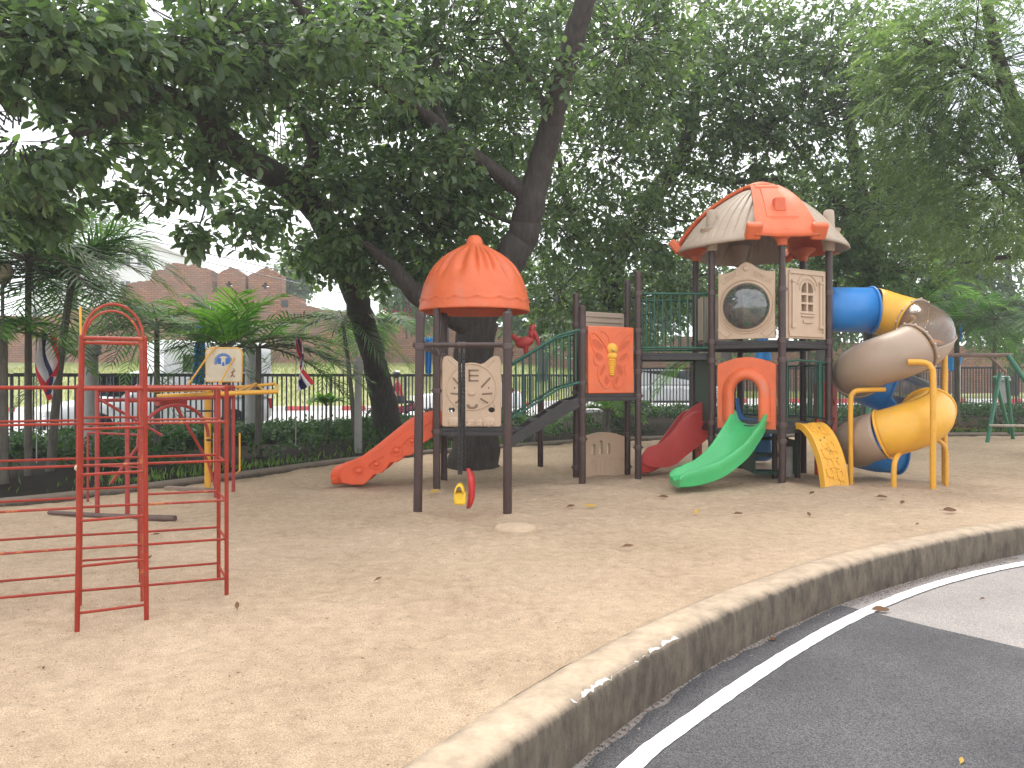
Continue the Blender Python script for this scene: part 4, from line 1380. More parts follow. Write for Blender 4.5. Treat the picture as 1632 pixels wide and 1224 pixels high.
# yellow support pipes
a = G(1487, 781); pipe([a + Vector((0, 0, -.05)), a + Vector((0, 0, .8)), a + Vector((0, 0, 1.52)), a + Vector((-.02, .01, 1.66)), a + Vector((-.09, .05, 1.73)), a + Vector((-.28, .12, 1.74))], .04)
a = G(1510, 774); a = Vector((6.28, 11.15, 0)); pipe([a + Vector((0, 0, -.05)), a + Vector((0, 0, 1.2)), a + Vector((0, 0, 1.9)), a + Vector((-.03, 0, 2.0)), a + Vector((-.12, .0, 2.04)), a + Vector((-.2, .02, 2.03))], .04)
a = Vector((4.86, 11.02, 0)); pipe([a + Vector((0, 0, -.05)), a + Vector((0, 0, .6)), a + Vector((0, 0, 1.18)), a + Vector((.03, 0, 1.30)), a + Vector((.12, 0, 1.345)), a + Vector((.5, .02, 1.36))], .036)
a = Vector((5.28, 10.62, 0)); pipe([a + Vector((0, 0, -.05)), a + Vector((0, 0, .22)), a + Vector((.02, .02, .34)), a + Vector((.08, .08, .42)), a + Vector((.18, .2, .46))], .036)
a = Vector((6.22, 11.0, 0)); pipe([a + Vector((0, 0, -.05)), a + Vector((0, 0, .4)), a + Vector((-.03, 0, .55)), a + Vector((-.14, 0, .64)), a + Vector((-.28, 0, .66))], .03)

# hanging toddler swing: own thing
SW = thing('toddler_swing', (-.55, 8.56, .3), 'red and yellow bucket swing hanging on chains under the dark swing beam', 'swing')


def chain(p0, p1, parent, link=.034):
    p0 = Vector(p0); p1 = Vector(p1); d = p1 - p0; n = int(d.length / (link * .72)); t = d.normalized()
    a = t.orthogonal().normalized(); b = t.cross(a); m = MB()
    for i in range(n):
        c = p0 + d * ((i + .5) / n); s = a if i % 2 else b
        m.tube([c + t * (link / 2 * math.cos(q)) + s * (link * .34 * math.sin(q)) for q in np.linspace(0, 2 * PI, 9)[:-1]], .0072, 5, closed=True)
    return m.build('chain', CHAIN, parent)


for tx, bx_, by in ((-.585, -.585, -.09), (-.58, -.56, .09), (-.54, -.56, -.09), (-.535, -.535, .09)):
    chain((tx, 8.54, 1.80), (bx_ , 8.56 + by, .46 if by < 0 else .5), SW)
m = MB()
# red shell seen edge-on, yellow bar seat in front of it
rows = []
for t in np.linspace(0, 1, 14):
    z = .50 - .44 * t; wd = .15 * min(1, 4 * t + .3) * min(1, 4 * (1 - t) + .4)
    xo = -.515 + .025 * math.sin(PI * t)
    rows.append([Vector((xo + .03 * (abs(s) ** 2), 8.62 + s * wd, z)) for s in np.linspace(-1, 1, 11)])
m.grid(rows); m.build('seat_shell', mat('swing_red', (.5, .03, .03), .4, .1), SW, solid=.045)
m = MB()
rows = []
for t in np.linspace(0, 1, 10):
    a = PI * t
    rows.append([Vector((-.575 - .055 * math.cos(a) + .0, 8.42 + s * .10, .26 + .10 * math.sin(a))) for s in (-1, -.5, 0, .5, 1)])
m.grid(rows); m.build('seat_bar', mat('swing_yellow', (.78, .5, .03), .4, .1), SW, solid=.02)
m = MB(); m.box((-.57, 8.44, .20), (.13, .17, .14)); m.build('seat_base', bpy.data.materials['swing_yellow'], SW, bevel=.025)
# ------------------------------------------------------------------ red climbing frame at the left
CF = thing('jungle_gym', (-2.6, 5.2, 0), 'red tubular climbing frame with ladder tower and double arch on top, nearest on the sand', 'climbing frame')
u = Vector((.93, .366, 0)).normalized(); v = Vector((-.455, .89, 0)).normalized()
B0 = Vector((-2.27, 4.77, 0)); A0 = Vector((-2.60, 4.59, 0))
C0 = Vector((-2.505, 5.21, 0)); C_ = C0 - u * .36                    # centre cell front corners
RF = Vector((-2.007, 5.40, 0)); RB = RF + v * .485
C_ = Vector((-2.862, 5.08, 0)); CB = C0 + v * .485; CB_ = Vector((-3.105, 5.51, 0))
DB = CB + v * .46; DB_ = Vector((-3.345, 5.92, 0))
LF = C_ - u * .62; LBk = LF + v * .485; LF2 = LF - u * .62; LB2 = LF2 + v * .485
ZL = [.103, .383, .655, .93, 1.205, 1.445]


def cpost(p, h, lean=Vector((0, 0, 0)), r=.0145, m_=REDPIPE):
    m = MB(); m.tube([p + Vector((0, 0, -.05)), p + Vector((0, 0, h * .5)) + lean * .5, p + Vector((0, 0, h)) + lean], r, 12)
    m.ball(p + Vector((0, 0, h)) + lean, r * 1.05, 10, 6)
    return m.build('post', m_, CF)


TOPH = 1.755
cpost(A0, TOPH, Vector((.028, .0, 0))); cpost(B0, TOPH, Vector((-.012, 0, 0)))
cpost(C_, TOPH, Vector((.02, 0, 0)), m_=REDPIPE2); cpost(C0, TOPH, Vector((-.01, 0, 0)), m_=REDPIPE2)
for p in (CB, CB_, DB, DB_): cpost(p, 1.45)
cpost(RF, 1.45); cpost(RB, 1.45)
for p in (LF, LBk, LF2, LB2): cpost(p, 1.45)


def rung(a, b, z, r=.0088, m_=REDPIPE, sag=0):
    m = MB()
    a = a + Vector((0, 0, z)); b = b + Vector((0, 0, z))
    m.tube([a, (a + b) / 2 + Vector((0, 0, -sag)), b], r, 8)
    return m.build('rung', m_, CF)


for i, z in enumerate(ZL):
    top_ = i == 5
    rr = .0115 if top_ else .0088
    ln = z / TOPH
    rung(A0 + Vector((.028, 0, 0)) * ln, B0 - Vector((.012, 0, 0)) * ln, z, rr)
    if i in (0, 2, 4, 5): rung(A0 + Vector((.028, 0, 0)) * ln, C_, z - .012, rr)
    rung(B0, C0, z - .012, rr)
    for a, b in ((C0, RF), (CB, RB), (LF, C_), (LBk, CB_), (LF2, LF)):
        rung(a, b, z + random.uniform(-.004, .004), rr, REDPIPE2 if random.random() < .25 else REDPIPE)
    if i in (0, 1, 2, 3, 4): rung(C_, C0, z, rr, REDPIPE2 if i % 2 else REDPIPE)
    if i in (1, 3, 5): rung(CB_, CB, z, rr)
    if i in (0, 2, 4): rung(DB_, DB, z, rr)
    rung(RF, RB, z - .012, rr)
    if i in (1, 3, 5): rung(CB, DB, z - .012, rr); rung(C0, CB, z - .012, rr)
rung(A0 + Vector((.028, 0, 0)), B0 - Vector((.012, 0, 0)), TOPH - .005, .0125, REDPIPE2)
rung(C_ + Vector((.02, 0, 0)), C0 - Vector((.01, 0, 0)), TOPH - .01, .0115, REDPIPE2)
for a, b in ((A0 + Vector((.028, 0, 0)), B0 - Vector((.012, 0, 0))), (C_ + Vector((.02, 0, 0)), C0 - Vector((.01, 0, 0)))):
    m = MB(); c = (a + b) / 2; h = (b - a) / 2
    m.tube([c + h * math.cos(t) * .96 + Vector((0, 0, TOPH - .01 + .215 * math.sin(t))) for t in np.linspace(0, PI, 26)], .009, 8)
    m.build('arch', REDPIPE2, CF)
m = MB(); m.tube([C_ + Vector((.0, .02, TOPH)), C_ + Vector((-.005, .02, TOPH + .23))], .008, 8); m.build('bent_stub', bpy.data.materials['yellow_pipe'], CF)
m = MB(); m.ball(A0 + Vector((-.012, .02, .97)), (.014, .014, .018), 10, 8); m.build('end_knob', CREAM, CF)

# second red apparatus: low bridge of bars with an arch and wheel, behind the frame
RA = thing('climbing_bridge', (-4.6, 9.3, 0), 'old dark red low climbing bridge of pipes behind the ladder tower', 'climbing bars')
pA, pB = G(155, 823), G(203, 826)
pC, pD = G(372, 785), G(344, 792)
for p in (pA, pB, pC, pD):
    m = MB(); m.tube([p + Vector((0, 0, -.05)), p + Vector((0, 0, 1.40))], .024, 12); m.build('post', REDDARK, RA)
for a, b in ((pA, pC), (pB, pD)):
    m = MB(); m.tube([a + Vector((0, 0, 1.39)), b + Vector((0, 0, 1.40))], .03, 10); m.tube([a + Vector((0, 0, 1.27)), b + Vector((0, 0, 1.27))], .02, 10); m.build('top_rail', REDDARK, RA)
for k in range(6):
    t = k / 5
    m = MB(); m.tube([pA.lerp(pC, t) + Vector((0, 0, 1.39)), pB.lerp(pD, t) + Vector((0, 0, 1.39))], .014, 8); m.build('rung', REDDARK, RA)
for dz in (1.28,):
    m = MB(); q = pB.lerp(pD, .5); e = (pD - pB).normalized()
    m.tube([q + e * (.62 * math.cos(t)) + Vector((0, 0, .78 + .42 * math.sin(t))) for t in np.linspace(0, PI, 22)], .02, 10); m.build('arch', REDDARK, RA)
m = MB(); m.tube([pA + Vector((0, 0, 1.3)), pB.lerp(pD, .35) + Vector((0, 0, .86))], .016, 8); m.build('brace', REDDARK, RA)
m = MB(); m.tube([pB.lerp(pD, .5) + Vector((0, 0, 1.2)), pD + Vector((-.1, 0, .45)), pD + Vector((0, 0, .1))], .018, 8); m.build('brace', REDDARK, RA)
m = MB(); m.tube([pB.lerp(pD, .2) + Vector((0, 0, .9)), pA + Vector((.1, .1, .35))], .018, 8); m.build('brace', REDDARK, RA)
for dx in (0, .66):
    m = MB(); q = G(140, 800) + Vector((dx, 0, 0)); m.tube([q + Vector((0, 0, -.05)), q + Vector((0, 0, .85))], .014, 8); m.build('short_post', REDDARK, RA)
m = MB(); q = G(140, 800); m.tube([q + Vector((0, 0, .45)), q + Vector((.66, 0, .42))], .011, 8); m.tube([q + Vector((0, 0, .85)), q + Vector((.66, 0, .82))], .014, 8); m.build('cross_bar', REDDARK, RA)
m = MB(); m.tube([pA.lerp(pC, .42) + Vector((0, -.1, 1.24)), pA.lerp(pC, .62) + Vector((0, -.1, 1.22))], .055, 12); m.build('seat_roll', REDDARK, RA)

# yellow stand with backboard and hoop
BS = thing('basketball_stand', tuple(G(331, 783)), 'yellow basketball stand with cream backboard and blue emblem', 'basketball stand')
q = G(331, 783)
m = MB(); m.tube([q + Vector((0, 0, -.05)), q + Vector((0, 0, 1.36))], .042, 14); m.build('pole', YPIPE, BS)
zt = 1.37
m = MB()
def Q(px, py, Y): return P(px, py, Y)
m.tube([Q(240, 623, 9.9), Q(330, 621, 10.3), Q(438, 612, 10.9)], .022, 10); m.tube([Q(250, 632, 9.5), Q(360, 627, 9.9), Q(441, 624, 10.3)], .03, 10)
m.tube([Q(438, 612, 10.9), Q(442, 616, 10.6), Q(441, 624, 10.3)], .022, 10); m.tube([Q(395, 622, 10.1), Q(408, 612, 10.7), Q(420, 622, 10.2)], .016, 8); m.tube([Q(378, 624, 10.0), Q(408, 611, 10.8)], .016, 8)
m.build('top_frame', YPIPE, BS)
Y_ = 10.45
bw, bh = 57 * Y_ / 1224, 53 * Y_ / 1224
o0 = P(328, 608, Y_)
M = Matrix.Translation(o0)
cr = .07
outer = [(0, 0), (bw, 0)] + arc2(bw - cr, bh - cr, cr, 0, 90, 6) + arc2(cr, bh - cr, cr, 90, 180, 6)
m = MB(); m.plate(outer, [], .025, M); bb = m.build('backboard', CREAM, BS, bevel=.005)
m = MB(); m.tube([M @ Vector((x, .012, z)) for x, z in outer], .014, 8, closed=True); m.build('board_frame', YPIPE, bb)
m = MB(); cx, cz = bw * .49, bh * .58
for k in range(22):
    a = PI * (k / 21) * 1.15 - .24
    p0 = (cx + .085 * math.cos(a), cz + .085 * math.sin(a)); p1 = (cx + .125 * math.cos(a), cz + .125 * math.sin(a))
    dx, dz = -math.sin(a) * .006, math.cos(a) * .006
    m.plate([(p0[0] - dx, p0[1] - dz), (p1[0] - dx, p1[1] - dz), (p1[0] + dx, p1[1] + dz), (p0[0] + dx, p0[1] + dz)], [], .004, M, y0=-.004)
for pts_ in ([(-.075, -.02), (-.03, -.03), (-.03, .055), (-.06, .06), (-.085, .03)], [(.03, -.04), (.075, -.02), (.085, .03), (.06, .06), (.03, .05)], [(-.018, -.05), (.018, -.05), (.012, .0), (-.012, .0)]):
    m.plate([(cx + a, cz + b) for a, b in pts_], [], .004, M, y0=-.004)
m.build('emblem', EMBLEM, bb)
m = MB()
for pts_ in ([(0, 0), (.02, .03), (.035, .085)], [(.02, .03), (.055, .0)], [(.005, .06), (.035, .07), (.06, .09)], [(.04, .10), (.042, .115)]):
    m.tube([M @ Vector((bw * .70 + a, -.003, bh * .14 + b)) for a, b in pts_], .007, 6)
m.build('figure_mark', EMBRED, bb)
m = MB(); m.tube([P(298, 616, 10.2), P(333, 565, 10.4), P(345, 552, 10.42)], .012, 8); m.tube([P(350, 613, 10.3), P(373, 570, 10.44)], .012, 8); m.build('brace', YPIPE, BS)
m = MB(); hc = P(318, 634, 10.1); m.tube([hc + Vector((.19 * math.cos(t), .19 * math.sin(t), 0)) for t in np.linspace(0, 2 * PI, 28)[:-1]], .012, 8, closed=True); m.tube([hc + Vector((.19, 0, 0)), hc + Vector((.24, .1, .02))], .012, 8); m.build('hoop', REDDARK, BS)
m = MB(); hc = P(318, 655, 10.1); m.tube([hc + Vector((.17 * math.cos(t), .17 * math.sin(t), 0)) for t in np.linspace(0, 2 * PI, 28)[:-1]], .007, 6, closed=True); m.build('hoop_ring', CHAIN, BS)
for px, p2 in ((341, 335), (382, 374)):
    m = MB(); m.tube([P(px, 690 + 0, 10.2), P(px, 750, 10.2), P(p2, 756, 10.25)], .012, 8); m.build('side_handle', YPIPE, BS)
m = MB(); m.tube([P(327, 701, 10.3), P(362, 702, 10.1)], .014, 8); m.build('cross_bar', CHAIN, BS)

# green swing frame at far right
SF = thing('swing_frame', (10.5, 18.2, 0), 'green A-frame swing stand with rusty top bar at the far right edge', 'swing frame')
ap = P(1606, 566, 17.8); apl = P(1395, 566, 18.3)
def leg(a, b, nm='leg', m_=GREENF, r=.055): 
    m = MB(); m.tube([a, b], r, 12); return m.build(nm, m_, SF)
l1 = G(1572, 706); l2 = Vector((ap.x + .95, 17.0, 0))
leg(ap, Vector((l2.x, l2.y, -.1))); leg(P(1594, 594, 18.6), Vector((l1.x, l1.y, -.1)), r=.045)
leg(apl, Vector((apl.x - .7, 17.4, -.1))); leg(apl, Vector((apl.x + .2, 19.2, -.1)))
leg(P(1585, 600, 19.0), P(1609, 690, 19.4) , r=.045); leg(P(1604, 600, 18.6), Vector((12.6, 19.3, -.1)), r=.045)
leg(apl + Vector((-.15, 0, 0)), ap + Vector((.12, 0, 0)), 'top_bar', RUST, .045)
leg(P(1577, 568, 17.9), P(1602, 592, 18.5), 'brace', RUST, .035)
leg(P(1577, 678, 18.2), P(1645, 679, 17.6), 'tie_bar', bpy.data.materials['bolt_steel'], .03)

# small things on the sand -------------------------------------------
m = MB(); c = G(822, 842); m.lathe([(.21, -.03), (.215, .0), (.20, .022), (.1, .03), (.005, .032)], 28, c + Vector((0, 0, .0)))
tag(m.build('cover_disc', mat('sandy_disc', (.47, .345, .235), .9, .12, 12, .3, 60), None, org=c), 'round sandy concrete cover disc in front of the swing bay', 'cover')
m = MB(); a, b = G(78, 821), G(279, 832); m.tube([a + Vector((0, 0, .03)), (a + b) / 2 + Vector((0, -.03, .03)), b + Vector((0, 0, .035))], [.022, .03, .036], 10)
tag(m.build('wooden_pole', WOOD, None, org=a), 'long dark pole lying on the sand behind the red climbing frame', 'pole')
m = MB(); a, b = G(265, 781), G(338, 785); d = b - a
m.box((a + b) / 2 + Vector((0, 0, .03)), (d.length, .09, .05), Matrix.Rotation(math.atan2(d.y, d.x), 3, 'Z'))
tag(m.build('wooden_plank', mat('grey_plank', (.23, .17, .13), .8, .2, 9), None, bevel=.006, org=a), 'short grey plank lying by the bed kerb near the yellow pole', 'plank')


def fallen(px, py, size, rot, m_, label, curl=.5, z=0.0):
    size *= .82
    c = G(px, py, z); c.z = (max(0, ground_z(c.x, c.y)) + .012 if z == 0 else z) + .012
    m = MB(); rows = []
    for i in range(9):
        t = i / 8; w = .24 * math.sin(PI * min(1, t * .93 + .05)) ** .8
        rows.append([Vector(((t - .5) * size, s * w * size, size * (.05 * curl * abs(s) + .06 * curl * math.sin(PI * t) + .03 * math.sin(t * 5 + rot)))) for s in (-1, -.5, 0, .5, 1)])
    Mr = Matrix.Rotation(random.uniform(.35, .6), 4, 'X') @ Matrix.Rotation(rot, 4, 'Z')
    c.z += size * .08
    m.grid([[c + (Mr @ p) for p in r] for r in rows])
    m.tube([c + (Mr @ Vector((-.5 * size, 0, .0))), c + (Mr @ Vector((-.75 * size, .03 * size, .04 * size)))], .0022, 5)
    o_ = m.build('fallen_leaf', m_, None, org=c, normals=False)
    return tag(o_, label, 'leaf', 'fallen leaves')


fallen(1001, 876, .12, .3, FALLEN, 'curled brown fallen leaf alone on open sand above the kerb bend', .8)
fallen(603, 930, .07, .8, FALLEN, 'small orange-brown fallen leaf in the middle of the open sand', .7)
fallen(378, 972, .075, 1.9, FALLEN, 'crumpled brown leaf on sand right of the red frame feet', 1.)
fallen(1110, 820, .12, 1.2, FALLY, 'yellow fallen leaf on sand below the green slide end')
fallen(1177, 823, .13, .2, FALLEN, 'flat orange-brown leaf on sand right of the yellow leaf')
fallen(1289, 824, .10, 1.4, FALLEN, 'dark curled leaf on sand in front of the yellow climber', 1.)
fallen(1406, 796, .17, .1, FALLEN, 'broad dark brown leaf on sand in front of the tube slide')
fallen(1438, 805, .13, .9, FALLEN, 'brown leaf standing on edge on sand before the yellow pipe', 1.)
fallen(1514, 818, .19, .05, FALLEN, 'long reddish leaf on sand nearest the right kerb')
fallen(1462, 839, .06, .6, FALLEN, 'tiny brown leaf on sand just inside the right kerb')
fallen(910, 811, .12, .4, FALLEN, 'dark leaf on sand in front of the butterfly panel post', .9)
fallen(941, 812, .16, .2, FALLY, 'pale yellow leaf on sand below the butterfly panel')
fallen(1294, 739 + 50, .12, .7, FALLEN, 'brown leaf at the foot of the front tower post')
fallen(1058, 796, .14, .0, FALLEN, 'dark brown leaf on sand under the tip of the green slide')
fallen(1524, 907, .05, 1.2, FALLEN, 'small brown leaf on the strip between kerb and white line', 1., ZR)
fallen(1566, 957, .05, .3, FALLEN, 'small tan leaf on the old grey road surface', 1., ZR)
fallen(1404, 976, .16, .02, FALLEN, 'long brown leaf lying on the joint of the asphalt beside the white line', .5, ZR)
fallen(1532, 1217, .05, .9, FALLY, 'pale crumpled leaf on the dark asphalt at the bottom edge', 1., ZR)
fallen(1232, 1022, .07, .5, FALLEN, 'dry leaf among the gravel at the kerb foot', .8, ZR)
fallen(249, 856, .08, .2, FALLEN, 'dark leaf on sand seen through the lower rungs of the ladder')
fallen(236, 897, .09, 1.0, FALLEN, 'crumpled brown leaf on sand under the right cell of the red frame')
fallen(693, 787, .16, .6, FALLY, 'yellowish leaf on shaded sand between swing bay and dome platform')

# dead palm frond lying by the right bed
m = MB(); c = G(1525, 690)
m.tube(catmull([c + Vector((-.2, 0, .1)), c + Vector((.2, -.1, .12)), c + Vector((.9, -.2, .03))], 6), .02, 6)
rr_ = random.Random(5)
for k in range(26):
    t = rr_.random(); q = c + Vector((-.3 + .6 * t, -.05, .14)); e = q + Vector((rr_.uniform(-.1, .35), rr_.uniform(-.25, .1), rr_.uniform(-.15, .42)))
    sd = Vector((rr_.uniform(-1, 1), 0, rr_.uniform(-1, 1))).normalized() * .02
    m.add([q - sd, q + sd, e], [(0, 1, 2)])
tag(m.build('dead_palm_frond', STRAW, None, org=c, normals=False), 'dry brown palm frond lying behind the yellow tube slide', 'palm frond')

# kerb-foot gravel
rg = np.random.default_rng(4)
V = []; Fq = []
tetra = np.array([(-.5, -.5, 0), (.6, -.3, 0), (.0, .6, 0), (.05, 0, .6)])
for k in range(4200):
    i = int(rg.integers(i0 - 60, i1 + 95)); i = max(0, min(len(KEP) - 1, i))
    dd = abs(rg.normal(0, .05)) * (.5 + 1.2 * rg.random()) + .005
    q = KEP[i] - KEN[i] * dd + rg.normal(0, .006, 2)
    s = rg.uniform(.004, .012) * (1.6 if rg.random() < .04 else 1)
    a = rg.uniform(0, 6.3); ca, sa = math.cos(a), math.sin(a)
    b = len(V)
    for t in tetra: V.append((q[0] + s * (t[0] * ca - t[1] * sa), q[1] + s * (t[0] * sa + t[1] * ca), ZR + .002 + s * t[2]))
    Fq += [(b, b + 1, b + 3), (b + 1, b + 2, b + 3), (b + 2, b, b + 3)]


def stone_mat():
    m, N, L, b = node_mat('gravel_stone')
    g = N.new('ShaderNodeNewGeometry'); r = N.new('ShaderNodeValToRGB')
    r.color_ramp.elements[0].color = (.05, .045, .04, 1); r.color_ramp.elements[1].color = (.42, .33, .25, 1)
    e = r.color_ramp.elements.new(.55); e.color = (.22, .15, .105, 1)
    L.new(g.outputs['Random Per Island'], r.inputs[0]); L.new(r.outputs[0], b.inputs['Base Color']); b.inputs['Roughness'].default_value = .9
    return m


STONE = stone_mat()
o = np_mesh('gravel', V, Fq, STONE, smooth=False); tag(o, 'loose grit and small stones along the foot of the kerb', kind='stuff')
# crumbs of bark and leaf on the sand
V = []; Fq = []
for k in range(7000):
    Y = rg.uniform(2.6, 11) ; X = rg.uniform(-.72, .75) * Y
    j = int(np.argmin((KEP[:, 0] - X) ** 2 + (KEP[:, 1] - Y) ** 2))
    if (np.array([X, Y]) - KEP[j]) @ KEN[j] < .3: continue
    s = rg.uniform(.002, .008) * (2.6 if rg.random() < .03 else 1) * (.6 + Y * .06); a = rg.uniform(0, 6.3); el = rg.uniform(.25, .7)
    z = ground_z(X, Y) + .003
    b = len(V); ca, sa = math.cos(a), math.sin(a)
    for (x, y, h) in ((-1, -el * .5, 0), (1, -el * .2, .2), (.9, el * .4, .1), (-.8, el * .5, .25)):
        V.append((X + s * (x * ca - y * sa), Y + s * (x * sa + y * ca), z + s * h))
    Fq.append((b, b + 1, b + 2, b + 3))
CRUMB = leaf_mat('crumb', (.07, .045, .03), (.30, .18, .10), .05, .8, .1)
o = np_mesh('sand_litter', V, Fq, CRUMB, smooth=False); tag(o, 'small crumbs of bark, twig and leaf scattered over the sand', kind='stuff')

# ------------------------------------------------------------------ fences
def fence(p0, p1, z0, z1, h, label, skip=None):
    p0 = Vector(p0); p1 = Vector(p1); d = (p1 - p0); n = max(1, round(d.length / 2.4)); d.normalize()
    ang = Matrix.Rotation(math.atan2(d.y, d.x), 3, 'Z')
    f = thing('metal_fence', tuple(p0), label, 'fence')
    L_ = (p1 - p0).length / n
    for k in range(n + 1):
        q = p0 + d * (k * L_); z = z0 + (z1 - z0) * k / n
        m = MB(); m.box(q + Vector((0, 0, z + h / 2 - .1)), (.06, .06, h + .2), ang); m.build('fence_post', BLACKM, f)
        if k == n: break
        zc = z0 + (z1 - z0) * (k + .5) / n
        m = MB(); c = q + d * (L_ / 2)
        m.box(c + Vector((0, 0, zc + h - .03)), (L_ - .07, .04, .075), ang); m.box(c + Vector((0, 0, zc + .06)), (L_ - .07, .035, .045), ang)
        nb = round(L_ / .126)
        for i in range(1, nb):
            m.box(q + d * (L_ * i / nb) + Vector((0, 0, zc + h / 2 + .01)), (.03, .03, h - .09), ang)
        m.build('bar_panel', BLACKM, f, angle=0)
        m = MB(); m.box(c + Vector((0, 0, zc - .2)), (L_, .16, .4), ang); m.build('fence_footing', mat('footing_white', (.42, .41, .39), .9, .15, 3) if 'footing_white' not in bpy.data.materials else bpy.data.materials['footing_white'], f)
    return f


fence((FL0.x, FL0.y, 0), (FL1.x, FL1.y, 0), .10, .18, 1.50, 'black metal bar fence running behind the hedge on the left side')
fence((2.6, 27.6, 0), (27, 31.0, 0), .42, .52, 1.50, 'black metal bar fence behind the hedge on the right side')

# grey lamp columns with ring mouldings
def column(c, r, h, label, zring):
    o_ = thing('lamp_column', tuple(c), label, 'lamp column')
    m = MB(); m.tube([c + Vector((0, 0, -.1)), c + Vector((0, 0, h))], [r * 1.05, r * .92], 20); m.build('shaft', bpy.data.materials['column_grey'], o_)
    for z in zring:
        m = MB(); m.lathe([(r * .9, -.06), (r * 1.35, -.045), (r * 1.42, 0), (r * 1.3, .04), (r * 1.15, .06), (r * 1.3, .085), (r * 1.05, .12), (r * .9, .13)], 20, c + Vector((0, 0, z)), caps=False); m.build('ring_moulding', bpy.data.materials['column_grey'], o_)


mat('column_grey', (.30, .29, .28), .7, .12, 4, .2, 60, dirt=(.2, .19, .17), dscale=4)
column(P(145, 605, 14.6) * Vector((1, 1, 0)) if False else Vector((P(145, 605, 14.6).x, 14.6, .1)), .135, 2.2, 'thick grey lamp column behind the arch of the red frame', (1.92, 2.02))
column(Vector((P(399, 605, 17.5).x, 17.5, .1)), .115, 2.25, 'grey lamp column behind the bright palm and yellow stand', (2.1,))
column(Vector((P(571, 605, 15.2).x, 15.2, .05)), .075, 1.9, 'slim grey lamp column in front of the hedge beside the leaning trunk', (1.62, 1.72))
column(Vector((P(1600, 605, 26.5).x, 26.5, .3)), .15, 1.3, 'short grey column at the right fence behind the green swing frame', (1.2,))
# thin lamp at the left edge
c = Vector((P(4, 605, 9.2).x, 11.0, .1)); c = Vector((P(4, 605, 11.5).x, 11.5, .1))
o_ = thing('garden_lamp', tuple(c), 'thin garden lamp post with cream shade under palm leaves at the left edge', 'lamp')
m = MB(); m.tube([c, c + Vector((0, 0, 2.85))], .025, 10); m.build('pole', GREY, o_)
m = MB(); m.lathe([(.03, 2.82), (.10, 2.86), (.13, 2.95), (.13, 3.08), (.08, 3.16), (.02, 3.2)], 18, c); m.build('lamp_shade', CREAM, o_)

# ------------------------------------------------------------------ brick wall of the old town
def brick_mat():
    m, N, L, b = node_mat('old_brick')
    tc = N.new('ShaderNodeTexCoord'); sx = N.new('ShaderNodeSeparateXYZ'); cb = N.new('ShaderNodeCombineXYZ')
    L.new(tc.outputs['Object'], sx.inputs[0]); L.new(sx.outputs[0], cb.inputs[0]); L.new(sx.outputs[2], cb.inputs[1])
    br = N.new('ShaderNodeTexBrick'); br.inputs['Scale'].default_value = 1; br.inputs['Brick Width'].default_value = .5; br.inputs['Row Height'].default_value = .17
    br.inputs['Mortar Size'].default_value = .024; br.inputs['Color1'].default_value = (.42, .17, .08, 1); br.inputs['Color2'].default_value = (.22, .095, .05, 1); br.inputs['Mortar'].default_value = (.115, .07, .05, 1)
    L.new(cb.outputs[0], br.inputs['Vector'])
    nz = N.new('ShaderNodeTexNoise'); nz.inputs['Scale'].default_value = .8; nz.inputs['Detail'].default_value = 8; L.new(tc.outputs['Object'], nz.inputs['Vector'])
    mr = N.new('ShaderNodeMapRange'); mr.inputs[1].default_value = .35; mr.inputs[2].default_value = .7; mr.inputs[3].default_value = .1; mr.inputs[4].default_value = .75; L.new(nz.outputs[0], mr.inputs[0])
    mx = N.new('ShaderNodeMix'); mx.data_type = 'RGBA'; L.new(mr.outputs[0], mx.inputs[0]); L.new(br.outputs[0], mx.inputs[6]); mx.inputs[7].default_value = (.20, .13, .10, 1)
    L.new(mx.outputs[2], b.inputs['Base Color']); b.inputs['Roughness'].default_value = .95
    bp = N.new('ShaderNodeBump'); bp.inputs['Strength'].default_value = .6; bp.inputs['Distance'].default_value = .05; L.new(br.outputs['Fac'], bp.inputs['Height']); bp.invert = True; L.new(bp.outputs[0], b.inputs['Normal'])
    return m


BRICK = brick_mat()
WY = 58.0
BW = thing('brick_city_wall', (-8, WY, 3.5), 'long weathered red brick city wall with pointed battlements on the grass bank', 'wall')


def wx(px): return (px - 816) * WY / 1224


def wz(py): return EYE - (py - 605) * WY / 1224


def rag(pts, n=6, amp=.09, seed=1):
    r = random.Random(seed); out_ = []
    for i in range(len(pts) - 1):
        for k in range(n):
            t = k / n
            out_.append((pts[i][0] + (pts[i + 1][0] - pts[i][0]) * t + (r.uniform(-amp, amp) if k else 0) * .6, pts[i][1] + (pts[i + 1][1] - pts[i][1]) * t + (r.uniform(-amp, amp) if k else 0)))
    out_.append(pts[-1]); return out_


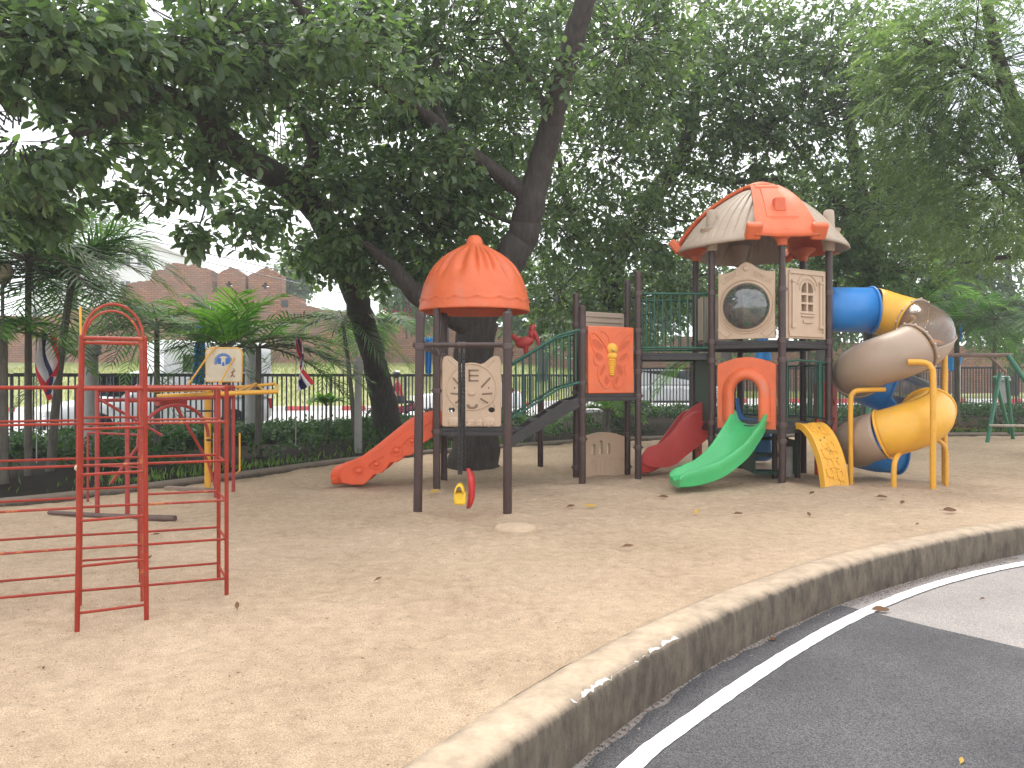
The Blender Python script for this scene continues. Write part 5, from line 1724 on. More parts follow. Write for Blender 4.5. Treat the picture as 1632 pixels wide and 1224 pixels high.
I4 = Matrix.Translation((0, WY, 0))
topline = [(-220, 500), (60, 505), (190, 480), (200, 452), (222, 448), (240, 446), (242, 432), (262, 430), (264, 421), (275, 419), (316, 424), (336, 431), (338, 466), (448, 466), (477, 474), (480, 487), (560, 497), (640, 508), (760, 520), (900, 530), (1150, 540), (1340, 545), (1640, 556), (2100, 560)]
tp = rag([(wx(a), wz(b)) for a, b in topline], 5, .10)
m = MB(); m.plate([(wx(-220), -1), (wx(2100), -1)] + tp[::-1], [], 1.6, I4); m.build('rampart', BRICK, BW, angle=0)
for (x0, x1, xa, ya, ys, yb, hx_, hy_) in ((345, 390, 366, 424, 437, 466, 364, 453), (395, 448, 422, 426, 438, 466, 422, 455)):
    cxx, czz = wx(hx_), wz(hy_); s = .17
    cross = [(cxx + a * s, czz + b_ * s) for a, b_ in ((-.5, -1.5), (.5, -1.5), (.5, -.5), (1.5, -.5), (1.5, .5), (.5, .5), (.5, 1.5), (-.5, 1.5), (-.5, .5), (-1.5, .5), (-1.5, -.5), (-.5, -.5))]
    outl_ = [(wx(x0), wz(yb) - .03), (wx(x1), wz(yb) - .03)] + rag([(wx(x1), wz(ys)), (wx(xa), wz(ya)), (wx(x0), wz(ys))], 6, .06, int(x0))
    m = MB(); m.plate(outl_, [cross[::-1]], 1.1, Matrix.Translation((0, WY + .15, 0))); m.build('merlon', BRICK, BW, angle=0)
m = MB(); cxx, czz = wx(454), wz(484); m.box((cxx, WY - .02, czz), (.5, .1, .5)); m.build('loophole_shade', BLACKM, BW)  # black block on the wall face, its colour stands for an opening's shade

# white building far off at the left
Yb = 95
WB = thing('white_building', (P(215, 470, Yb).x, Yb, 0), 'white apartment building with dark windows beyond the brick wall', 'building')
def bz(py): return EYE - (py - 605) * Yb / 1224
def bxx(px): return (px - 816) * Yb / 1224
m = MB(); m.box(((bxx(40) + bxx(244)) / 2, Yb + 6, bz(392) / 2), (bxx(244) - bxx(40), 12, bz(392))); m.build('wall', PLASTER, WB)
m = MB(); m.box(((bxx(40) + bxx(246)) / 2, Yb + 6, bz(392) + .25), (bxx(246) - bxx(40) + .8, 12.8, .5)); m.build('roof_edge', PLASTER, WB)
for row_, y0 in enumerate((404, 448, 492)):
    for px in (60, 92, 124, 156, 200, 227):
        m = MB(); m.box((bxx(px), Yb - .02, bz(y0 + 10)), (1.15, .12, 1.5)); w_ = m.build('window', GLASS, WB)
        m = MB(); m.box((bxx(px), Yb - .09, bz(y0 + 10)), (.07, .06, 1.5)); m.box((bxx(px), Yb - .12, bz(y0 + 10) - .82), (1.35, .25, .1)); m.build('frame', PLASTER, w_)

# overhead cables
for k, (ya, yb_) in enumerate(((338, 408), (350, 425), (318, 385), (362, 440))):
    Yc = 46 + k * .4
    a = P(60, ya - 8, Yc); b = P(560, yb_ + 22, Yc + 6); d = (b - a)
    a2 = a - d * .6; b2 = b + d * 2.2
    m = MB(); m.tube([a2.lerp(b2, t) + Vector((0, 0, -1.0 * 4 * t * (1 - t) + .6)) for t in np.linspace(0, 1, 24)], .034, 5)
    tag(m.build('power_cable', BLACKM, None, org=a), ['thin power cable, second highest of the four across the pale sky', 'thin power cable, third from the top across the pale sky', 'topmost thin power cable across the pale sky above the brick wall', 'lowest thin power cable just above the brick battlements'][k], 'cable', 'overhead cables')


# ------------------------------------------------------------------ flags and blue cloths
def flag(p, h, w, label, seed, m_pole=True):
    r = random.Random(seed)
    o_ = thing('national_flag', tuple(p), label, 'flag')
    m = MB(); cols = [0, 1, 2, 2, 1, 0]
    n = 30; fr_ = []
    for i in range(13):
        t = i / 12
        row = []
        for j in range(n + 1):
            s = j / n
            row.append(p + Vector((.05 * math.sin(s * 7 + t * 3 + seed) * (.4 + s) + w * (t - .3) * (.35 + .25 * math.sin(s * 3 + seed)) + .08 * s, .07 * math.sin(t * 13 + s * 4 + seed), -s * h * (1 - .18 * t))))
        fr_.append(row)
    b = len(m.v); m.grid(fr_)
    for i in range(12):
        for j in range(n): m.m[i * n + j] = cols[i // 2]
    m.build('cloth', [FR, FW, FB], o_, normals=False)
    if m_pole:
        m = MB(); m.tube([p + Vector((-.3 * w * .5, .0, .12)), p + Vector((-.1 * w - .02, 0, -h - .9))], .008, 8); m.build('pole', GREY, o_)
    return o_


flag(P(66, 530, 11.2), 1.0, .5, 'red white and blue striped flag hanging limp between the two left palm trunks', 1)
flag(P(476, 540, 13.4), .95, .30, 'red white and blue striped flag drooping over the fence beside the leaning tree', 4)


def cloth(pa, pb, w0, w1, name, label, seed, cat='cloth'):
    m = MB(); rows = []
    for i in range(14):
        t = i / 13; w = w0 + (w1 - w0) * t
        c = pa.lerp(pb, t)
        rows.append([c + Vector((w * (s - .5), .05 * math.sin(s * 12 + t * 4 + seed), .02 * math.sin(s * 9))) for s in np.linspace(0, 1, 12)])
    m.grid(rows)
    return tag(m.build(name, BLUECLOTH, None, solid=.006, org=pb, normals=False), label, cat, 'blue cloths tied along the fence')


cloth(P(318, 515, 15.5), P(318, 612, 15.5), .16, .24, 'blue_cloth', 'tall bright blue cloth hanging behind the backboard and bright palm', 1)
cloth(P(683, 538, 20), P(683, 596, 20), .2, .16, 'blue_cloth', 'blue cloth tied beside the left post of the swing bay', 2)
cloth(P(1215, 530, 24), P(1216, 575, 24), .2, .55, 'blue_cloth', 'bunched blue cloth seen between the tower decks', 3)
cloth(P(1527, 512, 24), P(1527, 545, 24), .12, .28, 'blue_cloth', 'small blue pointed cloth above the swing frame bar', 4)
cloth(P(1519, 565, 24), P(1522, 592, 24), .55, .30, 'blue_cloth', 'blue cloth draped below the swing frame bar beside the yellow pipe', 5)
o_ = thing('white_post', (P(1529, 600, 25).x, 25, .2), 'thin white post under the blue cloth at the right fence', 'post')
m = MB(); m.tube([P(1529, 572, 25), P(1529, 640, 25)], .03, 8); m.build('shaft', PLASTER, o_)


# ------------------------------------------------------------------ vehicles
def Mz(c, ang): return Matrix.Translation(c) @ Matrix.Rotation(ang, 4, 'Z')


def wheel(root, M, x, y, r, w=.22):
    m = MB(); X = Matrix.Rotation(PI / 2, 4, 'X'); c = M @ Vector((x, y, r)); Rm = (M.to_3x3() @ X.to_3x3())
    m.lathe([(r * .62, -w / 2), (r * .95, -w / 2), (r, -w / 2 + .03), (r, w / 2 - .03), (r * .95, w / 2), (r * .62, w / 2)], 28, c, Rm)
    wh = m.build('wheel', TYRE, root)
    m = MB(); m.lathe([(r * .63, -w * .40), (r * .55, -w * .42), (r * .5, -w * .30), (.02, -w * .34)], 24, c, Rm); m.lathe([(r * .63, w * .40), (r * .55, w * .42), (r * .5, w * .30), (.02, w * .34)], 24, c, Rm)
    for k in range(5):
        a = 2 * PI * k / 5
        for sg in (-1, 1): m.tube([c + Rm @ Vector((0, 0, sg * w * .36)), c + Rm @ Vector((r * .55 * math.cos(a), r * .55 * math.sin(a), sg * w * .42))], r * .07, 6)
    m.build('rim', RIM, wh)


def car(c, ang, paint, st, gh, label, cat, name, L_, wheels, wr=.33, width=1.72, canopy=None):
    """st: stations of the lower body (x, half width, z bottom, z top); gh: glasshouse (x bottom, x top) outline as list of (x, z)"""
    root = thing(name, tuple(c), label, cat)
    M = Mz(c, ang); m = MB(); rows = []
    for x, hw, zb, zt in st:
        row = []
        for yy, zz in ((-.86, 0), (-1, .12), (-1.0, .55), (-.97, .86), (-.86, 1.0), (0, 1.03), (.86, 1.0), (.97, .86), (1.0, .55), (1, .12), (.86, 0)):
            row.append(M @ Vector((x, yy * hw, zb + (zt - zb) * zz)))
        rows.append(row)
    m.grid(rows, closed=True)
    n = len(rows[0]); m.add(rows[0], [tuple(range(n))]); m.add(rows[-1], [tuple(range(n))[::-1]])
    body = m.build('body', paint, root, angle=50)
    # cabin
    hw = width / 2
    xs_ = gh
    zb = xs_[0][1]; ztop = max(z for _, z in xs_)
    def ins(z): return hw * .96 - .16 * (z - zb) / max(.01, ztop - zb)
    m = MB(); k = len(xs_)
    vs = [M @ Vector((x, -ins(z), z)) for x, z in xs_] + [M @ Vector((x, ins(z), z)) for x, z in xs_]
    m.add(vs, [tuple(range(k)), tuple(range(k, 2 * k))[::-1]] + [(i, (i + 1) % k, (i + 1) % k + k, i + k) for i in range(k)])
    m.build('cabin', paint, root, bevel=.05)
    # windows, set 4 mm proud
    x_l = [p for p in xs_]
    lo, hi = zb + .06, ztop - .09
    def edge_x(z, front):
        pts_ = x_l[:]
        cand = []
        for i in range(len(pts_) - 1):
            (xa, za), (xb, zb_) = pts_[i], pts_[i + 1]
            if (za - z) * (zb_ - z) <= 0 and abs(za - zb_) > 1e-6: cand.append(xa + (xb - xa) * (z - za) / (zb_ - za))
        return (max if front else min)(cand)
    fx0, fx1 = edge_x(lo, True), edge_x(hi, True); rx0, rx1 = edge_x(lo, False), edge_x(hi, False)
    midx = (fx0 + rx0) / 2
    for sgn in (-1, 1):
        for (a0, a1, b0, b1) in ((fx0 - .14, fx1 - .12, midx + .05, midx + .05), (midx - .05, midx - .05, rx0 + .14, rx1 + .12)):
            m = MB()
            y = lambda z: sgn * (ins(z) + .006)
            m.add([M @ Vector((a0, y(lo), lo)), M @ Vector((a1, y(hi), hi)), M @ Vector((b1, y(hi), hi)), M @ Vector((b0, y(lo), lo))], [(0, 1, 2, 3)])
            m.build('window', GLASS, root, solid=.006, offset=0, normals=False, angle=0)
    for fr, (e0, e1), sg in ((True, (fx0, fx1), 1), (False, (rx0, rx1), -1)):
        m = MB(); m.add([M @ Vector((e0 + .008 * sg, -ins(lo) + .08, lo)), M @ Vector((e0 + .008 * sg, ins(lo) - .08, lo)), M @ Vector((e1 + .008 * sg, ins(hi) - .08, hi)), M @ Vector((e1 + .008 * sg, -ins(hi) + .08, hi))], [(0, 1, 2, 3)])
        m.build('windscreen' if fr else 'rear_window', GLASS, root, solid=.006, offset=0, normals=False, angle=0)
    for x, y in wheels: wheel(root, M, x, y, wr)
    for x, y in wheels:   # dark arches
        pass
    xf, xr = st[-1][0], st[0][0]
    for sg in (-1, 1):
        m = MB(); m.box(M @ Vector((xf - .08, sg * hw * .74, .72)), (.2, .34, .15), M.to_3x3()); m.build('headlight', LAMPO, root, bevel=.03)
        m = MB(); m.box(M @ Vector((xr + .03, sg * hw * .86, .85)), (.12, .16, .28), M.to_3x3()); m.build('taillight', LAMPR, root, bevel=.02)
        m = MB(); m.box(M @ Vector((midx, sg * hw * 1.002, .82)), (.18, .02, .03), M.to_3x3()); m.box(M @ Vector((midx - 1.0, sg * hw * 1.002, .82)), (.18, .02, .03), M.to_3x3()); m.build('door_handle', RIM, root)
        m = MB(); m.ball(M @ Vector((fx0 - .3, sg * (hw + .1), zb + .08)), (.09, .12, .08), 10, 8, M.to_3x3()); m.build('mirror', paint, root)
    m = MB(); m.box(M @ Vector((xf + .01, 0, .42)), (.06, width * .8, .14), M.to_3x3()); m.box(M @ Vector((0, -hw * .985, .30)), (L_ * .42, .02, .12), M.to_3x3()); m.box(M @ Vector((0, hw * .985, .30)), (L_ * .42, .02, .12), M.to_3x3()); m.build('lower_trim', TYRE, root)
    if canopy:
        x0, x1, zc0, zc1 = canopy
        m = MB(); rows = []
        for x, s in ((x0, .93), (x0 + .08, 1), (x1 - .25, 1), (x1, .88)):
            rows.append([M @ Vector((x, yy * hw * 1.0 * s, zc0 + (zc1 - zc0) * zz * (1 if zz < .5 else (.96 + .04 * s)))) for yy, zz in ((-1, 0), (-1, .8), (-.93, .94), (-.78, 1), (.78, 1), (.93, .94), (1, .8), (1, 0))])
        m.grid(rows, closed=True); m.add(rows[0], [tuple(range(8))]); m.add(rows[-1], [tuple(range(8))[::-1]])
        cnp = m.build('canopy', paint, root, angle=40)
        m = MB()
        for sg in (-1, 1): m.box(M @ Vector(((x0 + x1) / 2, sg * (hw + .004), zc0 + (zc1 - zc0) * .60)), ((x1 - x0) * .7, .012, (zc1 - zc0) * .3), M.to_3x3())
        m.build('window_band', GLASS, cnp)
    return root


angL = math.atan2(.69, .73)
# pickup: x forward; heading to the near left
ctr = Vector((-10.5, 17.2, .02)) + Vector((.73, .69, 0)) * 2.65 + Vector((-.35, .37, 0))
car(ctr, angL + PI, CARW, [(-2.62, .80, .45, 1.0), (-2.5, .86, .36, 1.05), (-.6, .87, .34, 1.06), (.9, .87, .34, 1.04), (1.5, .87, .36, 1.0), (2.2, .85, .38, .93), (2.58, .78, .42, .82), (2.66, .66, .48, .74)],
    [(-.62, 1.02), (1.35, 1.02), (.62, 1.62), (.35, 1.70), (-.55, 1.72), (-.62, 1.66)], 'white pickup truck with tall canopy parked beyond the fence at left', 'pickup truck', 'pickup_truck', 5.3,
    [(1.65, -.76), (1.65, .76), (-1.55, -.76), (-1.55, .76)], .37, 1.76, canopy=(-2.6, .15, 1.03, 2.46))
car(Vector((P(1058, 605, 31.5).x + .3, 31.6, .33)), .06, CARS, [(-2.2, .74, .45, .85), (-2.1, .84, .3, .95), (-1, .87, .25, .98), (.8, .87, .25, .97), (1.5, .86, .27, .93), (2.0, .8, .3, .84), (2.2, .66, .38, .72)],
    [(-2.05, .95), (1.25, .95), (.45, 1.52), (.0, 1.62), (-1.3, 1.62), (-1.75, 1.52)], 'silver hatchback car behind the right fence, framed below the green bridge', 'car', 'parked_car', 4.3, [(1.35, -.74), (1.35, .74), (-1.35, -.74), (-1.35, .74)], .33)
car(Vector((P(742, 605, 31).x, 31.5, .05)), PI + .25, CARW, [(-2.2, .74, .45, .85), (-2.1, .84, .3, .95), (-1, .87, .25, .95), (.8, .87, .25, .93), (1.5, .86, .27, .88), (2.0, .8, .3, .80), (2.2, .66, .38, .68)],
    [(-1.7, .92), (1.15, .92), (.4, 1.40), (.0, 1.45), (-.9, 1.45), (-1.3, 1.38)], 'white sedan on the street half hidden behind the swing bay and tree trunk', 'car', 'white_car', 4.4, [(1.35, -.74), (1.35, .74), (-1.35, -.74), (-1.35, .74)], .32)


# motorbike and rider
MBK = thing('motorbike', (P(628, 605, 24.6).x, 24.6, .0), 'dark red motorbike on the street beyond the fence, half behind the leaning trunk', 'motorbike')
M = Mz(Vector((P(627, 605, 24.6).x, 24.6, 0)), PI - .06)
for x in (.62, -.62):
    m = MB(); c = M @ Vector((x, 0, .29)); Rm = M.to_3x3() @ Matrix.Rotation(PI / 2, 3, 'X')
    m.tube([c + Rm @ Vector((.25 * math.cos(t), .25 * math.sin(t), 0)) for t in np.linspace(0, 2 * PI, 26)[:-1]], .045, 8, closed=True); wh = m.build('wheel', TYRE, MBK)
    m = MB()
    for k in range(8): m.tube([c, c + Rm @ Vector((.24 * math.cos(k * PI / 4), .24 * math.sin(k * PI / 4), 0))], .008, 5)
    m.lathe([(.05, -.05), (.05, .05)], 12, c, Rm); m.build('rim', RIM, wh)
BRED = mat('bike_red', (.26, .015, .04), .3, .08)
m = MB()
m.grid([[M @ Vector((x, s * w, z + dz * abs(s))) for s in (-1, -.5, 0, .5, 1)] for x, w, z, dz in ((.50, .05, .80, -.05), (.42, .10, .86, -.2), (.28, .13, .62, -.2), (.05, .12, .50, -.1), (-.3, .14, .66, -.2), (-.65, .12, .74, -.14), (-.85, .05, .78, -.05))])
m.build('body', BRED, MBK, solid=.05)
m = MB(); m.box(M @ Vector((.0, 0, .40)), (.5, .2, .24), M.to_3x3()); m.build('engine', CHAIN, MBK, bevel=.03)
m = MB(); m.box(M @ Vector((-.32, 0, .79)), (.72, .22, .09), M.to_3x3(), taper=.9); m.build('seat', TYRE, MBK, bevel=.03)
for sg in (-1, 1):
    m = MB(); m.tube([M @ Vector((.62, sg * .09, .29)), M @ Vector((.46, sg * .07, .85))], .02, 8); m.build('fork', CHAIN, MBK)
m = MB(); m.tube([M @ Vector((.30, -.34, 1.02)), M @ Vector((.40, -.2, 1.0)), M @ Vector((.44, 0, .95)), M @ Vector((.40, .2, 1.0)), M @ Vector((.30, .34, 1.02))], .014, 8); m.build('handlebar', CHAIN, MBK)
m = MB(); m.ball(M @ Vector((.54, 0, .92)), (.07, .08, .08), 12, 8); m.build('headlight', LAMPO, MBK)
m = MB(); m.box(M @ Vector((-.88, 0, .74)), (.06, .14, .08), M.to_3x3()); m.build('taillight', LAMPR, MBK, bevel=.01)
m = MB(); m.box(M @ Vector((.66, 0, .57)), (.3, .09, .03), M.to_3x3()); m.box(M @ Vector((-.72, 0, .60)), (.34, .11, .03), M.to_3x3()); m.build('fender', BRED, MBK, bevel=.01)
m = MB(); m.box(M @ Vector((.50, 0, .75)), (.03, .26, .16), M.to_3x3()); m.build('front_shield', FW, MBK, bevel=.02)


def skinned(name, joints, edges, m_, parent, root=0, sub=1):
    me = bpy.data.meshes.new(name)
    o0 = ORG[parent]
    me.from_pydata([tuple(Vector(j[0]) - o0) for j in joints], edges, [])
    me.materials.append(m_)
    o_ = bpy.data.objects.new(name, me); C.objects.link(o_); o_.parent = parent; ORG[o_] = o0
    md = o_.modifiers.new('skin', 'SKIN')
    for i, j in enumerate(joints):
        sv = me.skin_vertices[0].data[i]
        r = j[1]; sv.radius = (r, r) if not isinstance(r, tuple) else r
        sv.use_root = (i == root)
    md.use_smooth_shade = True
    s = o_.modifiers.new('sub', 'SUBSURF'); s.levels = sub; s.render_levels = sub
    return o_


RID = thing('person', (P(630, 605, 24.6).x, 24.6, .8), 'person in red shirt and dark helmet riding the motorbike beyond the fence', 'person')
def W(x, y, z): return M @ Vector((x, y, z))
hip = -.22
J = [(W(hip, 0, .90), (.15, .12)), (W(hip + .03, 0, 1.08), (.14, .10)), (W(hip + .08, 0, 1.28), (.17, .11)), (W(hip + .09, 0, 1.40), (.10, .08)), (W(hip + .11, 0, 1.48), .055), (W(hip + .13, 0, 1.58), (.085, .095)), (W(hip + .14, 0, 1.67), (.075, .085))]
E = [(0, 1), (1, 2), (2, 3), (3, 4), (4, 5), (5, 6)]
for sg in (-1, 1):
    b = len(J)
    J += [(W(hip + .09, sg * .18, 1.36), .06), (W(hip + .24, sg * .25, 1.16), .043), (W(hip + .46, sg * .29, 1.06), .034), (W(hip + .53, sg * .30, 1.04), (.035, .02))]
    E += [(2, b), (b, b + 1), (b + 1, b + 2), (b + 2, b + 3)]
    for k, (dy, ln) in enumerate(((-.03, .07), (-.01, .08), (.01, .078), (.03, .062))):
        f = len(J); J += [(W(hip + .57, sg * .30 + dy, 1.04), .0095), (W(hip + .56 + ln * .4, sg * .30 + dy, 1.01), .008)]
        E += [(b + 3, f), (f, f + 1)]
    f = len(J); J += [(W(hip + .52, sg * .255, 1.03), .010), (W(hip + .56, sg * .245, 1.0), .008)]; E += [(b + 3, f), (f, f + 1)]
    b = len(J)
    J += [(W(hip + .04, sg * .10, .86), .085), (W(hip + .42, sg * .17, .80), .062), (W(hip + .34, sg * .17, .42), .042), (W(hip + .33, sg * .17, .34), .04), (W(hip + .48, sg * .18, .32), .035)]
    E += [(0, b), (b, b + 1), (b + 1, b + 2), (b + 2, b + 3), (b + 3, b + 4)]
skinned('body', J, E, SKIN, RID)
SJ = [(W(hip, 0, .91), (.17, .14)), (W(hip + .03, 0, 1.08), (.165, .125)), (W(hip + .08, 0, 1.28), (.19, .13)), (W(hip + .09, 0, 1.40), (.11, .09))]
SE = [(0, 1), (1, 2), (2, 3)]
for sg in (-1, 1):
    b = len(SJ); SJ += [(W(hip + .09, sg * .18, 1.36), .075), (W(hip + .2, sg * .23, 1.22), .06)]; SE += [(2, b), (b, b + 1)]
skinned('shirt', SJ, SE, REDSHIRT, RID)
TJ = [(W(hip - .02, 0, .90), (.165, .13))]; TE = []
for sg in (-1, 1):
    b = len(TJ); TJ += [(W(hip + .04, sg * .10, .86), .098), (W(hip + .42, sg * .17, .80), .075), (W(hip + .34, sg * .17, .45), .056)]; TE += [(0, b), (b, b + 1), (b + 1, b + 2)]
skinned('trousers', TJ, TE, TROUSER, RID)
m = MB(); m.ball(W(hip + .12, 0, 1.66), (.135, .125, .125), 18, 12, M.to_3x3()); hm = m.build('helmet', HELMET, RID)
m = MB(); m.ball(W(hip + .20, 0, 1.62), (.075, .10, .06), 12, 8, M.to_3x3()); m.build('visor', GLASS, hm)
m = MB(); m.ball(W(hip + .10, 0, 1.74), (.10, .09, .05), 12, 8, M.to_3x3()); m.build('helmet_top', FW, hm)
m = MB()
m.ball(W(hip + .235, 0, 1.57), (.022, .016, .025), 8, 6); m.build('nose', SKIN, RID)
# ------------------------------------------------------------------ vegetation
TPL = np.array([(0, 0, 0), (.20, .20, .05), (.27, .52, .07), (.15, .84, .04), (0, 1, 0), (-.15, .84, .04), (-.27, .52, .07), (-.20, .20, .05)], dtype=np.float32)
DIA = np.array([(0, 0, 0), (.26, .48, .05), (0, 1, 0), (-.26, .48, .05)], dtype=np.float32)


def leaves(name, pos, axis, up, size, m_, parent=None, shape='full', width=1.0, org=None, bend=.25):
    """pos, axis, up: (n,3); size (n,). One folded leaf blade each."""
    pos = np.asarray(pos, dtype=np.float32); axis = np.asarray(axis, dtype=np.float32); up = np.asarray(up, dtype=np.float32); size = np.asarray(size, dtype=np.float32)
    axis /= np.linalg.norm(axis, axis=1)[:, None] + 1e-9
    side = np.cross(axis, up); side /= np.linalg.norm(side, axis=1)[:, None] + 1e-9
    nr = np.cross(side, axis)
    T = TPL if shape == 'full' else DIA
    k = len(T)
    t = T[None]
    z = t[:, :, 2] - bend * t[:, :, 1] ** 2
    V = pos[:, None] + size[:, None, None] * (side[:, None] * (t[:, :, 0:1] * width) + axis[:, None] * t[:, :, 1:2] + nr[:, None] * z[:, :, None])
    n = len(pos); b = (np.arange(n) * k)[:, None]
    if shape == 'full':
        Fq = np.concatenate([b + np.array([[0, 1, 2, 3, 4]]), b + np.array([[0, 4, 5, 6, 7]])])
    else:
        Fq = np.concatenate([b + np.array([[0, 1, 2]]), b + np.array([[0, 2, 3]])])
    return np_mesh(name, V.reshape(-1, 3), Fq, m_, parent, smooth=False, org=org if org is not None else (0, 0, 0))


def unit(n, r):
    a = r.normal(size=(n, 3)); return a / np.linalg.norm(a, axis=1)[:, None]


def crown(parent, blobs, size, m_, seed, per=7, shape='full', droop=.35, carve=.9, carve_thr=.10, width=1.0, twig=.5, twig_m=BARK, feather=False, name='crown', spread=.10, dens=1.0):
    r = np.random.default_rng(seed)
    PS, AX, UP, SZ = [], [], [], []
    tm = MB()
    for (px, py, Y, rx, ry, rd, n) in blobs:
        c = np.array(P(px, py, Y)); rad = np.array([rx * Y / 1224, rd, ry * Y / 1224])
        d = unit(n, r); q = d * (r.random((n, 1)) ** .42)
        p = c + q * rad
        g = vnoise(p[:, 0] + p[:, 1] * .37, p[:, 2] - p[:, 1] * .21, carve, seed + 50)
        p, d = p[g > -.5 + carve_thr * 2], d[g > -.5 + carve_thr * 2]
        kf = int(len(p) * dens * (.55 if py < -30 else 1)); p, d = p[:kf], d[:kf]
        n = len(p)
        if feather:
            L_ = 9
            ax = d * .8 + unit(n, r) * .8 + np.array([0, 0, -.15]); ax /= np.linalg.norm(ax, axis=1)[:, None]
            sd = np.cross(ax, np.array([0, 0, 1.0])); sd /= np.linalg.norm(sd, axis=1)[:, None] + 1e-6
            for i in range(L_):
                t = (i + .5) / L_
                bp_ = p + ax * (.34 * t * (size / .07))[..., None] if False else p + ax * (.34 * t) + np.array([0, 0, -.10]) * t * t
                for s in (-1, 1):
                    PS.append(bp_); AX.append(sd * s + ax * .5 + np.array([0, 0, -.15])); UP.append(np.tile([0, -.4, 1.0], (n, 1)) + unit(n, r) * .5); SZ.append(np.full(n, size) * (1 - .4 * abs(t - .45)) * r.uniform(.8, 1.2, n))
        else:
            for i in range(per):
                rd_ = unit(n, r)
                ax = d * .35 + rd_ * 1.0; ax[:, 2] = ax[:, 2] * .6 - droop
                PS.append(p + rd_ * spread * .5 + unit(n, r) * spread); AX.append(ax); UP.append(np.tile([0, -.45, 1.0], (n, 1)) + unit(n, r) * .75); SZ.append(size * r.uniform(.65, 1.25, n))
        k = int(n * twig)
        for i in range(k):
            e = p[i]; s_ = c + (e - c) * r.uniform(.15, .6)
            mid = (s_ + e) / 2 + r.normal(size=3) * .06
            tm.tube([s_, mid, e], [.012, .008, .004], 4, caps=False)
    leaves(name, np.concatenate(PS), np.concatenate(AX), np.concatenate(UP), np.concatenate(SZ), m_, parent, shape, width)
    if twig: tm.build('twig_sprays', twig_m, parent, normals=False)


def limbs(parent, lst, m_, name='trunk', seed=0):
    r = random.Random(seed)
    m = MB(); first = True
    for pts_, rad in lst:
        pp = catmull(pts_, 7)
        rr_ = np.interp(np.linspace(0, 1, len(pp)), np.linspace(0, 1, len(rad)), rad)
        pp = [p + Vector((r.uniform(-1, 1), r.uniform(-1, 1), 0)) * rr_[i] * .10 for i, p in enumerate(pp)]
        if first:
            rr_ = [x * (1 + .55 * math.exp(-i / 2.2)) for i, x in enumerate(rr_)]
            m.tube(pp, list(rr_), 18); m.build('trunk', m_, parent); m = MB(); first = False
        else:
            m.tube(pp, list(map(float, rr_)), 14)
            m.build('branch', m_, parent); m = MB()


def Gp(px, py): return G(px, py)


# leaning tree at the left
T1 = thing('leaning_ficus_tree', tuple(G(622, 702)), 'leaning dark broad leaf tree whose big limbs sweep up over the red frame', 'tree')
limbs(T1, [([G(625, 704) + Vector((0, 0, -.1)), P(606, 620, 18.0), P(590, 555, 17.3), P(566, 470, 16.2), P(545, 415, 15.3)], [.33, .29, .27, .26, .24]),
           ([P(548, 425, 15.4), P(515, 350, 14.2), P(475, 305, 13.3), P(430, 275, 12.4), P(380, 250, 11.6), P(345, 220, 10.8), P(310, 150, 10), P(285, 60, 9.5)], [.24, .25, .25, .22, .19, .15, .10, .06]),
           ([P(430, 275, 12.4), P(330, 190, 10.6), P(262, 150, 9.6), P(195, 175, 9.0), P(120, 215, 8.5)], [.17, .11, .12, .11, .05]),
           ([P(262, 150, 9.6), P(180, 110, 8.8), P(90, 60, 8.2)], [.08, .05, .03]),
           ([P(475, 305, 13.3), P(500, 240, 13.2), P(470, 170, 12.8), P(430, 100, 12.2)], [.12, .10, .07, .04]),
           ([P(545, 415, 15.3), P(600, 360, 14.6), P(660, 320, 14)], [.12, .07, .04]),
           ([P(345, 225, 10.9), P(330, 320, 10.4), P(300, 410, 10.2)], [.05, .015, .006])], BARK, seed=3)
crown(T1, [(60, 50, 7.8, 180, 110, 1.2, 300), (30, 220, 8, 100, 110, 1.0, 230), (40, 330, 9.2, 90, 60, .8, 110), (190, 90, 8.8, 150, 100, 1.2, 230), (130, 230, 9.2, 120, 60, .9, 120), (330, 60, 9.8, 170, 110, 1.3, 280), (300, 230, 10.8, 120, 75, 1.0, 150), (255, 312, 10, 100, 30, .6, 45),
           (312, 398, 10.15, 24, 20, .12, 7), (330, 375, 10.2, 70, 25, .35, 12), (395, 365, 10.4, 60, 28, .4, 24), (440, 160, 13.2, 140, 110, 1.3, 300), (440, 130, 10.8, 110, 60, .8, 70), (450, 40, 11, 160, 90, 1.4, 260), (400, 330, 12.9, 80, 40, .8, 80), (545, 250, 14.6, 140, 110, 1.4, 340), (530, 300, 12.2, 80, 60, .7, 80),
           (620, 170, 13.5, 150, 110, 1.5, 330), (590, 50, 12, 150, 90, 1.5, 270), (650, 330, 13.4, 120, 85, 1.4, 330), (615, 425, 14, 110, 50, 1.2, 210), (500, 410, 14.6, 60, 45, .9, 100), (570, 380, 13.2, 90, 60, .9, 120), (725, 280, 13.8, 90, 110, 1.3, 230), (735, 380, 14.6, 70, 60, 1., 130),
           (100, -150, 8.5, 250, 120, 1.6, 200), (420, -140, 11, 250, 110, 1.8, 220), (330, 150, 11.6, 150, 70, 1.2, 110)], .15, LEAF_A, 5, per=9, carve=.8, carve_thr=.075, spread=.085, width=1.1, dens=.72)

